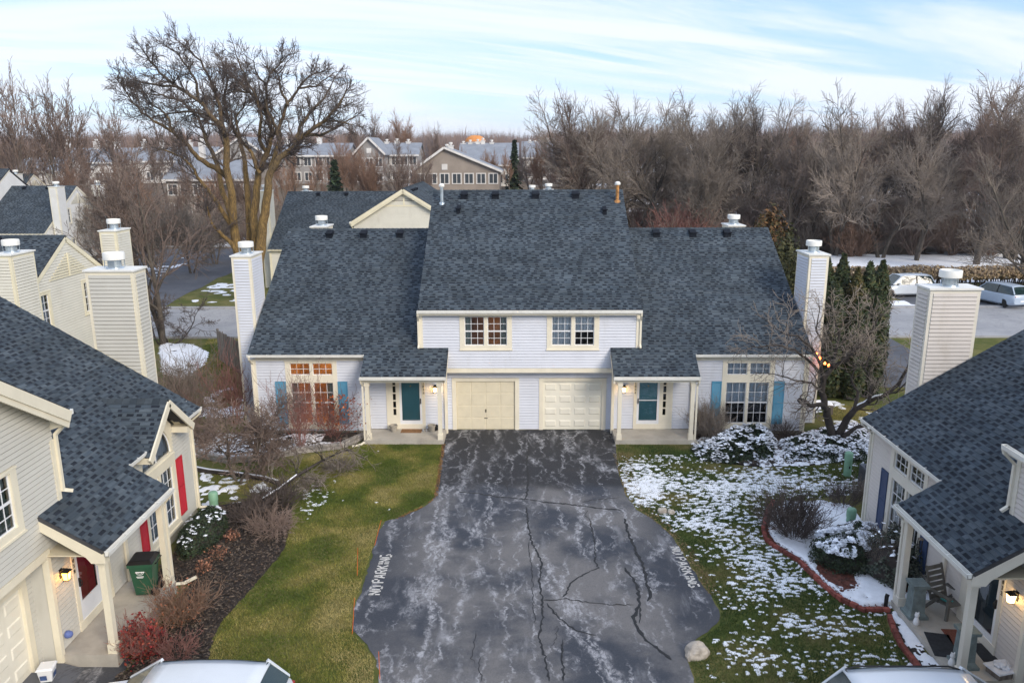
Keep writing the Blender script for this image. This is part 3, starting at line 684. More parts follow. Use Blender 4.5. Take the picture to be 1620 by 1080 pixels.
    def lantern(s, x, y, z, ang=0, amber=False, watt=3.):
        m = MB(); m.box(-.05, .05, -.02, 0, -.06, .16); m.bar((0, -.01, .14), (0, -.10, .17), .03, .03); w, d = .075, .13
        for sx in (-1, 1):
            for sy in (-1, 1): m.bar((sx*w*.72, -d+sy*w*.72, -.10), (sx*w, -d+sy*w, .10), .012, .012)
        m.add([(-w*1.35, -d-w*1.35, .10), (w*1.35, -d-w*1.35, .10), (w*1.35, -d+w*1.35, .10), (-w*1.35, -d+w*1.35, .10), (-.02, -d-.02, .17), (.02, -d-.02, .17), (.02, -d+.02, .17), (-.02, -d+.02, .17)], [(3, 2, 1, 0), (0, 1, 5, 4), (1, 2, 6, 5), (2, 3, 7, 6), (3, 0, 4, 7), (4, 5, 6, 7)])
        m.box(-w*.8, w*.8, -d-w*.8, -d+w*.8, -.115, -.10)
        o = s.part('wall_lantern', m, 'black_metal', loc=(x, y, z), rot=(0, 0, ang)); g = MB()
        a, b = w*.68, w*.94; g.add([(-a, -d-a, -.10), (a, -d-a, -.10), (a, -d+a, -.10), (-a, -d+a, -.10), (-b, -d-b, .099), (b, -d-b, .099), (b, -d+b, .099), (-b, -d+b, .099)], [(0, 1, 5, 4), (1, 2, 6, 5), (2, 3, 7, 6), (3, 0, 4, 7)])
        s.part('lamp_glass', g, 'lamp_glass_amber' if amber else 'lamp_glass', o)
        ld = bpy.data.lights.new('lantern_light', 'POINT'); ld.energy = watt; ld.color = (1, .5, .16) if amber else (1, .72, .38); ld.shadow_soft_size = .05
        link('lantern_light', ld, o, (0, -d-.13, -.03))
    def number(s, txt, x, y, z, ang=0, size=.13):
        for i, ch in enumerate(txt):
            me = text_mesh(ch, size)
            if not me.materials: me.materials.append(MATS['black_metal'])
            link('house_number', me, s.root, (x, y, z-i*size*1.05), (math.pi/2, 0, ang))
    def door(s, x0, x1, y, z0, z1, side, style):
        """storm door in a cased opening; side = where the sidelight stands"""
        t = .09; m = MB(); xa, xb = (x0-.16, x1+.57) if side > 0 else (x0-.57, x1+.16)
        m.box(xa, xb, y-.055, y+.02, z1, z1+.16)
        m.box(xa, xb, y-.06, y+.02, z0-.24, z0-.02)
        if side > 0: jm = [(xa, x0-.03), (x1+.03, x1+.16), (x1+.32, xb)]; sl = (x1+.16, x1+.32)
        else: jm = [(xa, x0-.32), (x0-.16, x0-.03), (x1+.03, xb)]; sl = (x0-.32, x0-.16)
        for a, b in jm: m.box(a, b, y-.05, y+.02, z0-.02, z1)
        m.box(sl[0], sl[1], y-.05, y+.02, z0-.02, z0+.30)
        d = s.part('front_door', m, 'trim')
        f = MB()
        for a, b, p, q in ((x0-.03, x0+.06, z0-.02, z1), (x1-.06, x1+.03, z0-.02, z1), (x0+.06, x1-.06, z1-.07, z1), (x0+.06, x1-.06, z0-.02, z0+.13 if style != 'kick' else z0+.45)): f.box(a, b, y-.045, y-.012, p, q)
        if style == 'mid': f.box(x0+.06, x1-.06, y-.040, y-.014, (z0+z1)/2-.01, (z0+z1)/2+.03)
        s.part('storm_frame', f, 'white_paint', d)
        g = MB(); g.box(x0+.06, x1-.06, y+.02, y+.06, z0, z1-.05)
        for zz in ((z0+.18, z0+.75), (z0+.88, z1-.25)):
            for a, b in ((x0+.14, (x0+x1)/2-.04), ((x0+x1)/2+.04, x1-.14)): g.box(a, b, y+.010, y+.021, *zz)
        s.part('door_leaf', g, 'door', d)
        w = MB(); w.quad((x0+.06, y-.028, z0+.1), (x1-.06, y-.028, z0+.1), (x1-.06, y-.028, z1-.07), (x0+.06, y-.028, z1-.07)); s.part('storm_glass', w, 'pane', d)
        hx = x1-.02 if side < 0 else x0+.02
        h = MB(); h.box(hx-.018, hx+.018, y-.085, y-.045, z0+.86, z0+1.08); h.tube([(hx, y-.085, z0+1.04), (hx, y-.12, z0+1.0), (hx, y-.12, z0+.92), (hx, y-.085, z0+.88)], .012, 6); s.part('handle', h, 'black_metal', d)
        br = MB(); br.lathe([(.035, 0), (.035, .02)], (0, 0, 0), 12); s.part('knocker', br, 'brass', d, True, loc=((x0+x1)/2, y+.012, z1-.38), rot=(R(90), 0, 0))
        n = 5; h0 = z0+.34; dz = (z1-.03-h0)/n
        for i in range(n):
            q = MB(); q.quad((sl[0]+.02, y-.02, h0+dz*i+.025), (sl[1]-.02, y-.02, h0+dz*i+.025), (sl[1]-.02, y-.02, h0+dz*(i+1)-.025), (sl[0]+.02, y-.02, h0+dz*(i+1)-.025)); s.part('sidelight_pane', q, 'pane_dark', d)
        fr = MB()
        for i in range(n+1): fr.box(sl[0], sl[1], y-.045, y-.01, h0+dz*i-.025 if i else h0-.04, h0+dz*i+.025)
        for a in (sl[0], sl[1]-.02): fr.box(a, a+.02, y-.044, y-.011, h0, z1)
        s.part('sidelight_frame', fr, 'trim', d)
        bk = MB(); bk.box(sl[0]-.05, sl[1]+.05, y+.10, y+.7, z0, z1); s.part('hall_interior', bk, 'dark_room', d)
    def garage(s, x0, x1, y, z1, style):
        mat = 'garage_cream' if style == 'trim' else 'garage_white'; m = MB(); m.box(x0, x1, y+.03, y+.08, .01, z1); d = s.part('garage_door', m, mat)
        nx, nz = 4, 4; w, h = (x1-x0)/nx, (z1-.01)/nz
        for i in range(nx):
            for k in range(nz):
                a, b, p, q = x0+w*i, x0+w*(i+1), .01+h*k, .01+h*(k+1); g = .012 if style == 'trim' else .075; gz = .014 if style == 'trim' else .13; t = .012 if style == 'trim' else .022
                mm = MB(); A, B, P, Q = a+g, b-g, p+gz, q-gz; c = .012 if style == 'trim' else .03
                mm.add([(A, y+.03, P), (B, y+.03, P), (B, y+.03, Q), (A, y+.03, Q), (A+c, y+.03-t, P+c), (B-c, y+.03-t, P+c), (B-c, y+.03-t, Q-c), (A+c, y+.03-t, Q-c)], [(4, 5, 6, 7), (0, 1, 5, 4), (1, 2, 6, 5), (2, 3, 7, 6), (3, 0, 4, 7)])
                s.part('panel', mm, mat, d)
        if style == 'trim':
            hh = MB(); hh.box((x0+x1)/2-.008, (x0+x1)/2+.022, y-.02, y+.03, .78, .90); hh.box((x0+x1)/2-.07, (x0+x1)/2+.07, y-.005, y+.03, .50, .52); s.part('handle', hh, 'black_metal', d)
        f = MB()
        f.box(x0-.17, x0, y-.05, y+.03, .0, z1+.13); f.box(x1, x1+.17, y-.05, y+.03, .0, z1+.13); f.box(x0, x1, y-.0495, y+.03, z1, z1+.13); s.part('garage_casing', f, 'trim')
    def chimney(s, x0, x1, y0, y1, zb, zt, faces, name='chimney'):
        m = MB(); m.box(x0+.02, x1-.02, y0+.02, y1-.02, zb, zt); c = .10; e = .012
        for X in (x0, x1):
            for Y in (y0, y1):
                sx, sy = (1 if X == x0 else -1), (1 if Y == y0 else -1)
                m.box(min(X, X+sx*c), max(X, X+sx*c), min(Y, Y+sy*.021), max(Y, Y+sy*.021), zb, zt-.12); m.box(min(X, X+sx*.021), max(X, X+sx*.021), min(Y+sy*.021, Y+sy*c), max(Y+sy*.021, Y+sy*c), zb, zt-.12)
        m.box(x0-.004, x1+.004, y0-.004, y1+.004, zt-.12, zt-.02)
        o = s.part(name, m, 'trim')
        cap = MB(); cap.box(x0-.05, x1+.05, y0-.05, y1+.05, zt-.02, zt+.035); s.part('chimney_cap', cap, 'white_metal', o)
        cx, cy = (x0+x1)/2, (y0+y1)/2
        fl = MB(); fl.lathe([(.27, .03), (.25, .07), (.20, .09), (.20, .33), (.15, .34)], (cx, cy, zt), 20); s.part('flue', fl, 'metal_galv', o, True)
        dr = MB(); dr.lathe([(.30, .30), (.315, .31), (.315, .50), (.30, .52), (.27, .52), (.26, .42), (.02, .40)], (cx, cy, zt), 22); s.part('flue_drum', dr, 'white_metal', o, True)
        for k in range(4): a = k*math.pi/2+.4; tt = MB(); tt.box(cx+.28*math.cos(a)-.01, cx+.28*math.cos(a)+.01, cy+.28*math.sin(a)-.01, cy+.28*math.sin(a)+.01, zt+.06, zt+.32); s.part('drum_stay', tt, 'metal_galv', o)
        # boards on the asked faces
        for f in faces:
            X, Y, ang, L = {'-y': (x0+c, y0, 0, x1-x0-2*c), '+x': (x1, y0+c, math.pi/2, y1-y0-2*c), '-x': (x0, y1-c, -math.pi/2, y1-y0-2*c), '+y': (x1-c, y1, math.pi, x1-x0-2*c)}[f]
            w = MB(); w.box(0, L, .018, .02, zb, zt-.12); z = zb; ca, sa = math.cos(ang), math.sin(ang)
            n = int((zt-.12-zb)/EXPB); h = (zt-.12-zb)/n
            for i in range(n):
                if s.left > 0: s.left -= 1; link('siding_board', board_mesh(s.c['sid']), o, (X, Y, z), (0, 0, ang), (L, .7, h/EXPB))
                else:
                    P = [(v[0]*L, v[1]*.7, z+v[2]*h/EXPB) for v in _bd.v]; s.stuff.add([(X+v[0]*ca-v[1]*sa, Y+v[0]*sa+v[1]*ca, v[2]) for v in P], _bd.f)
                z += h
        return o
SHM = {}

def duplex(name, label, key, loc, rz, lod=0, sides=(-1, 1), centre='eave', dormer=False, end_boards=False, chim=7.2, seed=1, opt=None, depth=13.4, group=None):
    opt = opt or {}
    H = House(name, label, key, loc, rz, lod, 300, group, seed); P = H.part; yr = depth/2; full = lod == 0
    BW, WW, ZE, ZW = (4.40, 11.34, 5.27, 3.49) if centre == 'eave' else (4.18, 11.34, 5.72, 3.49); zr = ZE+SLOPE*(yr+.3); zw = ZW+SLOPE*(yr+.3)
    # ---------- middle block, upper storey
    wins = [(s, (s*.70, s*2.80) if s > 0 else (-2.80, -.70)) for s in (-1, 1)]
    ops = [(a+.06, b-.06, 3.61, 4.98) for s, (a, b) in wins]
    if centre == 'gable':
        g0 = ZE-.12; pk = g0+SLOPE*BW
        H.wall(0, 0, 0, -BW, BW, 2.80, g0, ops)
        H.wall(0, 0, 0, -BW, BW, g0, pk, [], span=lambda z: (-(pk-z)/SLOPE, (pk-z)/SLOPE), name='gable_wall')
    else: H.wall(0, 0, 0, -BW, BW, 2.80, 5.10, ops)
    for k, (s, (a, b)) in enumerate(wins):
        A, B = a+.20, b-.20; mid = (A+B)/2; cu = opt.get('upper', {}).get(s)
        sa = []
        for q, (c, d) in enumerate(((A, mid-.07), (mid+.07, B))):
            zl, zm, zh = 3.76, 4.34, 4.94
            kk = ('l' if q == 0 else 'r') if cu and cu[0] == 'split' else 'full'; cc = (kk, cu[1]) if cu else None
            lo = cc if not (opt.get('open_pane') == s and q == 1) else None
            sa += [(c, d, zl, zm, 3, 2, lo), (c, d, zm, zh, 3, 2, cc)]
        H.window(0, 0, 0, (a, b, 3.55, 5.03), sa, room=('lit_wall' if opt.get('lit_upper') == s else 'dark_room', 2.6))
        if opt.get('lit_upper') == s:
            ld = bpy.data.lights.new('lamp_light', 'POINT'); ld.energy = 2.4; ld.color = (1, .5, .2); ld.shadow_soft_size = .15; link('lamp_light', ld, H.root, ((a+b)/2+.35, 1.9, 4.1))
    if lod < 2 or centre == 'gable':
        [P('corner_trim', MB().box(a, b, -.048, .0, 2.80, 5.08), 'trim') for a, b in ((-BW-.02, -BW+.12), (BW-.12, BW+.02))]
    m = MB(); m.box(-3.47, 3.47, -.05, .12, 2.62, 2.80); P('garage_header', m, 'trim')
    m = MB(); m.box(-3.45, 3.45, .12, .45, 2.62, 2.66); P('recess_soffit', m, 'trim')
    for s in (-1, 1):
        m = MB(); m.box(min(s*3.36, s*3.47), max(s*3.36, s*3.47), -.049, .10, .0, 2.62); P('recess_jamb', m, 'trim')
    # ---------- garage wall
    H.wall(0, .45, 0, -3.4, 3.4, .02, 2.63, [(-3.12, -.44, 0, 2.20), (.44, 3.12, 0, 2.20)], name='garage_wall')
    H.garage(-3.025, -.585, .45, 2.13, 'trim'); H.garage(.585, 3.025, .45, 2.13, 'raised')
    for a, b in ((-3.45, -3.19), (-.42, .42), (3.19, 3.45)): P('foundation', MB().box(a, b, .425, .5, -.1, .05), 'foundation')
    # ---------- wings
    for s in sides:
        X = lambda a, b: (min(s*a, s*b), max(s*a, s*b))
        do = dormer and s in dormer
        wo = X(7.83, 9.94); wop = (wo[0]+.06, wo[1]-.06, .26, 3.02)
        wz = 3.26
        a, b = X(6.6, 11.27); H.wall(0, 0, 0, a, b, .12, wz, [wop] if not do else [(wop[0], wop[1], .26, wz)], name='front_wall')
        a, b = X(3.47, 6.6); dx = X(4.44, 5.30)
        H.wall(0, .06, 0, a, b, .19, 2.78, [((dx[0]-.12, dx[1]+.52) if s > 0 else (dx[0]-.52, dx[1]+.12))+(.2, 2.50)], name='entry_wall')
        P('return_wall', MB().box(*X(3.40, 3.50), .0, .5, 0, 2.62), 'sid')
        H.door(dx[0], dx[1], .06, .43, 2.41, 1 if s > 0 else -1, opt.get('door_style', {}).get(s, 'full'))
        H.lantern(s*3.85, .03, 1.93, 0, opt.get('amber', False)); H.number(opt.get('num', {}).get(s, ''), s*4.33, -.002, 2.12)
        # windows
        cu = opt.get('wing', {}).get(s); sa = []
        A, B = X(8.02, 9.75); mid = (A+B)/2
        for q, (c, d) in enumerate(((A, mid-.055), (mid+.055, B))):
            kk = ('l' if q == 0 else 'r') if cu and cu[0] == 'split' else 'full'; cc = (kk, cu[1]) if cu else None
            sa += [(c, d, .45, 1.34, 3, 2, cc if opt.get('lower_curtain', {}).get(s, True) else None), (c, d, 1.34, 2.20, 3, 2, cc)]
            if not do: sa.append((c, d, 2.52, 3.02, 3, 2, cc if cu and cu[0] == 'full' else None))
        lit = opt.get('lit_wing') == s
        H.window(0, 0, 0, (wo[0], wo[1], .22, 3.12 if not do else 2.52), sa, room=('lit_wall' if lit else 'dark_room', 3.2))
        if lit:
            ld = bpy.data.lights.new('lamp_light', 'POINT'); ld.energy = 22; ld.color = (1, .47, .13); ld.shadow_soft_size = .2; link('lamp_light', ld, H.root, (mid+.3, 2.1, 2.55))
            l2 = bpy.data.lights.new('lamp_light', 'POINT'); l2.energy = 2.2; l2.color = (1, .42, .12); l2.shadow_soft_size = .15; link('lamp_light', l2, H.root, (mid+.45, 1.3, 1.2))
            lm = MB(); lm.lathe([(.02, -.1), (.15, 0), (.10, .24), (.02, .26)], (0, 0, 0), 14); P('lamp_shade', lm, 'lamp_glass_amber', None, True, loc=(mid+.55, 1.5, 1.35))
        for a, b in ((7.43, 7.82), (9.95, 10.38)): H.shutter(0, 0, *X(a, b), .43, 2.25)
        [P('corner_trim', MB().box(*X(*q), -.048, 0, .12, 3.2), 'trim') for q in ((11.12, 11.29), (6.58, 6.70))]
        if not do: m = MB(); a, b = X(6.70, 11.12); m.box(a, b, -.044, 0, 3.13, 3.30); P('frieze_board', m, 'trim')
        m = MB(); a, b = X(6.6, 11.25); m.box(a, b, .02, .2, -.3, .13); P('foundation', m, 'foundation')
        # porch
        m = MB(); a, b = X(3.42, 6.62); m.box(a, b, -1.26, .46, -.45, .18); P('porch_slab', m, 'concrete')
        for px in (3.56, 6.42):
            m = MB(); x = s*px; m.box(x-.075, x+.075, -1.21, -1.06, .18, 2.56); m.box(x-.10, x+.10, -1.235, -1.035, .18, .40); m.box(x-.10, x+.10, -1.235, -1.035, 2.40, 2.56); P('porch_post', m, 'trim')
        m = MB(); a, b = X(3.34, 6.58); m.box(a, b, -1.24, -1.03, 2.56, 2.72); P('porch_beam', m, 'trim')
        m = MB(); m.box(a+.02, b-.02, -1.05, .07, 2.66, 2.69); P('porch_ceiling', m, 'soffit')
        for px in (3.30, 6.61):
            x = s*px; m = MB(); zz = lambda y: ZW+SLOPE*(y+.3)
            m.prism([(-1.36, zz(-1.36)-.30), (-1.36, zz(-1.36)-.10), (.0, zz(0)-.10), (.0, zz(0)-.36), (-.95, zz(-1.36)-.16), (-1.05, zz(-1.36)-.30)], 'x', x-.025, x+.025); P('rake_board', m, 'trim')
        # roof of the wing with its porch extension
        def inner(y): z = ZW+SLOPE*(y+.3); return BW+.01 if centre == 'eave' or z < ZE else max(.05, BW+.10-(z-ZE)/SLOPE)
        xi = inner(yr); ye = depth+.3-(ZE-ZW)/SLOPE
        sp = lambda y: [X(3.27, 6.63)] if y < -.32 else ([X(3.27, WW)] if y < 0 else [X(inner(y), WW)])
        if do:
            xc, hw, y1 = 8.88, 1.42, 1.27
            def spd(y, sp=sp, s=s):
                b = sp(y)
                if -.9 < y < y1:
                    w = hw*(y1-y)/(y1+.6); b = [iv for a0, b0 in b for iv in minus(a0, b0, [(min(s*(xc-w), s*(xc+w)), max(s*(xc-w), s*(xc+w)))])]
                return b
        else: spd = sp
        y0 = -1.36; O = (0, y0, ZW+SLOPE*(y0+.3))
        rf = H.roof(O, (1, 0, 0), (0, 1, SLOPE), (yr-y0)*TS, lambda t: spd(y0+t/TS))
        bk = MB(); ring = [(s*xi, yr, zw), (s*WW, yr, zw), (s*WW, depth+.3, ZW), (s*BW, depth+.3, ZW), (s*BW, ye, ZE)]; bk.add(ring+[(p[0], p[1], p[2]-.1) for p in ring], [(0, 1, 2, 3, 4), (9, 8, 7, 6, 5)]+[(i, (i+1) % 5, (i+1) % 5+5, i+5) for i in range(5)]); P('back_roof', bk, 'roof_deck')
        H.ridge((X(xi, WW)[0], yr, zw), (X(xi, WW)[1], yr, zw), rf)
        for vx in opt.get('wvents', (6.0, 7.7, 9.3)) if full else (6, 8.5): H.vent(s*vx, yr-.42, zw-SLOPE*.42, .30, rf)
        if full:
            ga, gb = X(6.63, WW); 
            if do:
                for a, b in ((6.63, 7.55), (10.2, WW+.02)): H.gutter(*X(a, b), -.30, ZW-.02)
            else: H.gutter(ga, gb, -.30, ZW-.02)
            a, b = X(3.27, 6.65); H.gutter(a, b, -1.36, ZW+SLOPE*-1.06-.02)
            zz = ZW+SLOPE*-1.06-.12
            H.spout([(s*6.60, -1.40, zz), (s*6.60, -1.36, zz-.10), (s*6.58, -1.20, zz-.30), (s*6.58, -1.20, .10), (s*6.72, -1.42, .05), (s*7.0, -1.62, .06)], .07)
            H.spout([(s*11.25, -.40, ZW-.12), (s*11.27, -.36, ZW-.22), (s*11.27, -.06, ZW-.48), (s*11.27, -.06, .1), (s*11.4, -.3, .05)], .07)
        else:
            m = MB(); m.box(*X(6.63, WW), -.36, -.28, ZW-.14, ZW-.01); m.box(*X(3.27, 6.63), -1.42, -1.34, ZW-.80, ZW-.67); P('gutter', m, 'trim')
        # end wall, gable
        def gs(z): return (0, depth) if z < ZW+.15 else ((z-ZW-.15)/SLOPE, depth-(z-ZW-.15)/SLOPE)
        if s > 0: wall = (11.27, 0, math.pi/2, lambda z: gs(z))
        else: wall = (-11.27, depth, -math.pi/2, lambda z: gs(z))
        eo = [(3.9, 5.3, 1.0, 2.5), (3.6, 5.0, 4.0, 5.6), (7.6, 9.0, 4.0, 5.6)] if end_boards else []
        H.wall(wall[0], wall[1], wall[2], 0, depth, .1, ZW+.2, [o for o in eo if o[3] < 3], boards=end_boards, name='end_wall')
        H.wall(wall[0], wall[1], wall[2], 0, depth, ZW+.2, zw-.25, [o for o in eo if o[2] > 3], boards=end_boards, span=wall[3], name='end_gable')
        if end_boards:
            for o in eo:
                mid = (o[0]+o[1])/2; zm = (o[2]+o[3])/2; sa = []
                for c, d in ((o[0]+.12, mid-.03), (mid+.03, o[1]-.12)): sa += [(c, d, o[2]+.12, zm, 2, 2, ('full', 'curtain') if o[0] < 4 else None), (c, d, zm, o[3]-.12, 2, 2, ('full', 'curtain') if o[0] < 4 else None)]
                H.window(wall[0], wall[1], wall[2], (o[0]-.04, o[1]+.04, o[2]-.04, o[3]+.04), sa, room=('dark_room', 1.5))
            # louvred gable vent and barge boards
            m = MB(); yc = depth/2; zt = zw-.75; xx = s*11.30
            n = 9
            for i in range(n):
                zz = zt-1.05+i*.115; hw = (zt-zz)/SLOPE*.92
                if hw > .05: m.box(min(xx, xx+s*.03), max(xx, xx+s*.03), yc-hw, yc+hw, zz, zz+.07)
            m.box(min(xx, xx+s*.05), max(xx, xx+s*.05), yc-.05, yc+.05, zt-1.05, zt-.02)
            P('gable_vent', m, 'trim')
        for d in ((0, 1), (1, -1)):
            m = MB(); xx = s*(WW-.02); y_e = -.3 if d[0] == 0 else depth+.3
            m.bar((xx, y_e, ZW-.14), (xx, yr, zw-.14), .05, .20, (0, -SLOPE*d[1], 1)); P('barge_board', m, 'trim')
        cf = ('-y', '-x', '+x') if full else ('-y', '+x')
        a, b = X(11.44, 12.24); 
        if full: H.chimney(a, b, 1.3, 2.78, .0, chim, ('-y', '-x') if s > 0 else ('-y', '+x'))
        else: H.chimney(a, b, 1.3, 2.78, .0, chim, ('-y', '+x'))
        a, b = X(10.2, 11.0) if not end_boards else X(11.44, 12.24); H.chimney(a, b, 9.4, 10.8, 4 if not end_boards else 0, 7.62 if not end_boards else 7.7, () if full else ('-y', '+x'))
        if do:
            # gabled dormer over the arched window
            xc, hw, y1, zp, zf = s*8.88, 1.42, 1.27, 4.50, 3.32; sl = (zp-zf)/hw; yf = -.52
            for d in (-1, 1):
                L = math.hypot(hw, zp-zf); O = (xc+d*hw, yf, zf)
                U = (0, 1, 0) if d < 0 else (0, -1, 0); T = (-d*hw, 0, zp-zf)
                if d > 0: H.roof((xc+d*hw, 0, zf), (0, 1, 0), T, L, lambda t, L=L: [(yf, yf+.06+(y1-yf+.1)*t/L)], name='dormer_roof')
                else: H.roof((xc+d*hw, 0, zf), (0, -1, 0), T, L, lambda t, L=L: [(-(yf+.06+(y1-yf+.1)*t/L), -yf)], name='dormer_roof')
                m = MB(); m.bar((xc+d*(hw+.02), yf-.02, zf-.13), (xc, yf-.02, zp-.12), .05, .20, (0, 0, 1)); m.bar((xc+d*(hw-.02), yf+.26, zf-.07), (xc+d*.02, yf+.26, zp-.09), .50, .02, (d*sl, 0, 1)); P('dormer_barge_board', m, 'trim')
                m = MB(); m.box(xc+(-hw+.02 if d < 0 else hw-.34), xc+(-hw+.34 if d < 0 else hw-.02), yf+.02, 0, zf-.20, zf-.02); P('dormer_return', m, 'trim')
            H.ridge((xc, yf, zp), (xc, y1+.1, zp), None, .14, sl)
            fr = MB(); ra, zc = .93, 2.60; n = 18
            poly = [(xc-1.06, 2.52), (xc+1.06, 2.52), (xc+1.06, 3.45), (xc, zp-.2), (xc-1.06, 3.45)]
            out = [(xc+1.06, 2.52), (xc+1.06, 3.4), (xc+.53, 3.86), (xc, zp-.2), (xc-.53, 3.86), (xc-1.06, 3.4), (xc-1.06, 2.52)]
            arc = [(xc+ra*math.cos(math.pi*i/6), zc+ra*math.sin(math.pi*i/6)) for i in range(7)]
            for i in range(6):
                aa = [(xc+ra*math.cos(math.pi*(i+j/4)/6), zc+ra*math.sin(math.pi*(i+j/4)/6)) for j in range(5)]
                pp = [out[i], out[i+1]]+aa[::-1]; vs = [(q[0], -.03, q[1]) for q in pp]+[(q[0], .07, q[1]) for q in pp]; k = len(pp)
                fr.add(vs, [tuple(range(k)), tuple(range(2*k-1, k-1, -1))]+[(j, j+k, (j+1) % k+k, (j+1) % k) for j in range(k)])
            fr.box(xc-1.06, xc+1.06, -.028, .07, 2.52, zc)
            w = P('arched_window', fr, 'trim'); g = MB(); pts = [(xc+ra*math.cos(math.pi*i/n), .03, zc+ra*math.sin(math.pi*i/n)) for i in range(n+1)]; g.add(pts, [tuple(range(n+1))]); P('pane', g, 'pane', w)
            g = MB(); g.box(xc-.012, xc+.012, .012, .05, zc, zc+ra); g.tube([(xc+(ra-.015)*math.cos(math.pi*i/n), .03, zc+(ra-.015)*math.sin(math.pi*i/n)) for i in range(n+1)], .022, 5); P('sash', g, 'white_paint', w)
            cm = MB(); n2 = 40; V = [(xc-ra+2*ra*i/n2, .13+.025*math.sin(i*.9), zz) for i in range(n2+1) for zz in (zc-.05, 3.6)]; cm.add(V, [(2*i, 2*i+2, 2*i+3, 2*i+1) for i in range(n2)]); P('curtain', cm, 'curtain', w, True)
    # ---------- middle block roof
    m = MB()
    if centre == 'eave':
        pr = [(.12, 3.2), (depth, 3.2), (depth, 5.12), (yr, zr-.28), (.12, 5.12)]
        for s in (-1, 1): P('block_side_wall', MB().prism(pr, 'x', s*(BW-.02)-.05, s*(BW-.02)+.05), 'sid')
        rf = H.roof((0, -.3, ZE), (1, 0, 0), (0, 1, SLOPE), (yr+.3)*TS, lambda t: [(-BW-.03, BW+.03)])
        bk = MB(); bk.add([(-BW, yr, zr), (BW, yr, zr), (BW, depth+.3, ZE), (-BW, depth+.3, ZE), (-BW, yr, zr-.1), (BW, yr, zr-.1), (BW, depth+.3, ZE-.1), (-BW, depth+.3, ZE-.1)], [(0, 1, 2, 3), (4, 7, 6, 5), (1, 5, 6, 2), (0, 3, 7, 4), (2, 6, 7, 3)]); P('back_roof', bk, 'roof_deck')
        H.ridge((-BW-.03, yr, zr), (BW+.03, yr, zr), rf)
        if full:
            for vx in (-2.95, -1.5, .35, 2.2): H.vent(vx, yr-.42, zr-SLOPE*.42, .32, rf)
            H.vent(-3.15, yr-1.35, zr-SLOPE*1.35, .17, rf); H.vent(3.45, yr-1.45, zr-SLOPE*1.45, .17, rf)
            H.pipe(-3.95, yr-.85, zr-SLOPE*.85, .72, .075); H.pipe(4.1, yr-.75, zr-SLOPE*.75, .72, .075, 'rusty_pipe')
            H.gutter(-BW-.06, BW+.06, -.30, ZE-.02); m = MB(); m.box(-BW, BW, -.27, .0, ZE-.19, ZE-.15); P('soffit_board', m, 'soffit')
            m = MB(); m.box(-BW, BW, -.30, -.27, ZE-.22, ZE-.03); P('fascia', m, 'trim')
            for s in (-1, 1): H.spout([(s*(BW+.02), -.38, ZE-.12), (s*(BW+.03), -.34, ZE-.22), (s*(BW+.05), -.07, ZE-.48), (s*(BW+.05), -.07, 3.80), (s*(BW+.05), -.2, 3.70)], .075)
        for s in (-1, 1):
            m = MB(); m.bar((s*(BW+.0), -.3, ZE-.13), (s*(BW+.0), yr, zr-.13), .05, .16, (0, -SLOPE, 1)); P('barge_board', m, 'trim')
    else:
        pk = ZE+SLOPE*(BW+.15); yb = depth+.2
        for s in (-1, 1):
            L = (BW+.15)*TS; T = (-s, 0, SLOPE)
            if s > 0: H.roof((BW+.15, 0, ZE), (0, 1, 0), T, L, lambda t: [(-.42, yb)])
            else: H.roof((-BW-.15, 0, ZE), (0, -1, 0), T, L, lambda t: [(-yb, .42)])
            m = MB(); m.bar((s*(BW+.17), -.40, ZE-.16), (0, -.40, pk-.16), .05, .24, (0, 0, 1)); m.bar((s*(BW+.12), -.37, ZE-.34), (0, -.37, pk-.34), .04, .14, (0, 0, 1)); P('barge_board', m, 'trim')
            m = MB(); m.bar((s*(BW+.1), -.2, ZE-.16), (0, -.2, pk-.16), .42, .02, (-s*SLOPE, 0, 1)); P('soffit_board', m, 'soffit')
            m = MB(); m.prism([(0, ZE-.42), (0, ZE-.05), (-.38, ZE-.05), (-.38, ZE-.30)], 'x', s*(BW+.0)-.02 if s > 0 else -BW-.17, BW+.17 if s > 0 else -BW+.02); P('eave_return', m, 'trim')
            m = MB(); m.prism([(.12, 3.2), (depth, 3.2), (depth, ZE-.05), (.12, ZE-.05)], 'x', s*(BW-.02)-.05, s*(BW-.02)+.05); P('block_side_wall', m, 'sid')
            m = MB(); xg = s*(BW+.17); m.box(min(xg, xg+s*.11), max(xg, xg+s*.11), -.42, yb, ZE-.13, ZE-.02); P('gutter', m, 'white_metal')
            H.spout([(s*(BW+.24), -.34, ZE-.14), (s*(BW+.20), -.28, ZE-.3), (s*(BW+.06), -.07, ZE-.55), (s*(BW+.06), -.07, 3.85), (s*(BW+.22), -.16, 3.76)], .08)
        H.ridge((0, -.42, pk), (0, yb, pk))
        m = MB(); z2 = pk-1.35; hw = (pk-z2-.1)/SLOPE
        m.box(-hw, hw, -.05, -.02, z2-.12, z2); m.box(-.07, .07, -.055, -.02, z2, pk-.3); P('gable_truss', m, 'trim')
        m = MB(); m.box(-hw*.5, hw*.5, -.025, -.021, z2+.32, z2+.5); P('gable_vent', m, 'dark_room')
        m = MB(); m.prism([(-3.5, .1), (3.5, .1), (3.5, 2), (-3.5, 2)], 'y', depth-.1, depth) ; P('back_wall', m, 'sid')
        if not full:
            for q in range(4): 
                mm = MB(); xx = .35; zz = pk-SLOPE*xx; y0 = 1.5+q*.9; mm.box(xx, xx+.28, y0, y0+.3, zz-.12, zz+.06); P('roof_vent', mm, 'vent_black')
    # back walls so that the body is closed
    m = MB(); m.box(-11.2, 11.2, depth-.1, depth, .0, 3.4); m.box(-BW, BW, depth-.08, depth-.02, 3.3, 5.1); P('back_wall', m, 'sid')
    H.finish(); return H

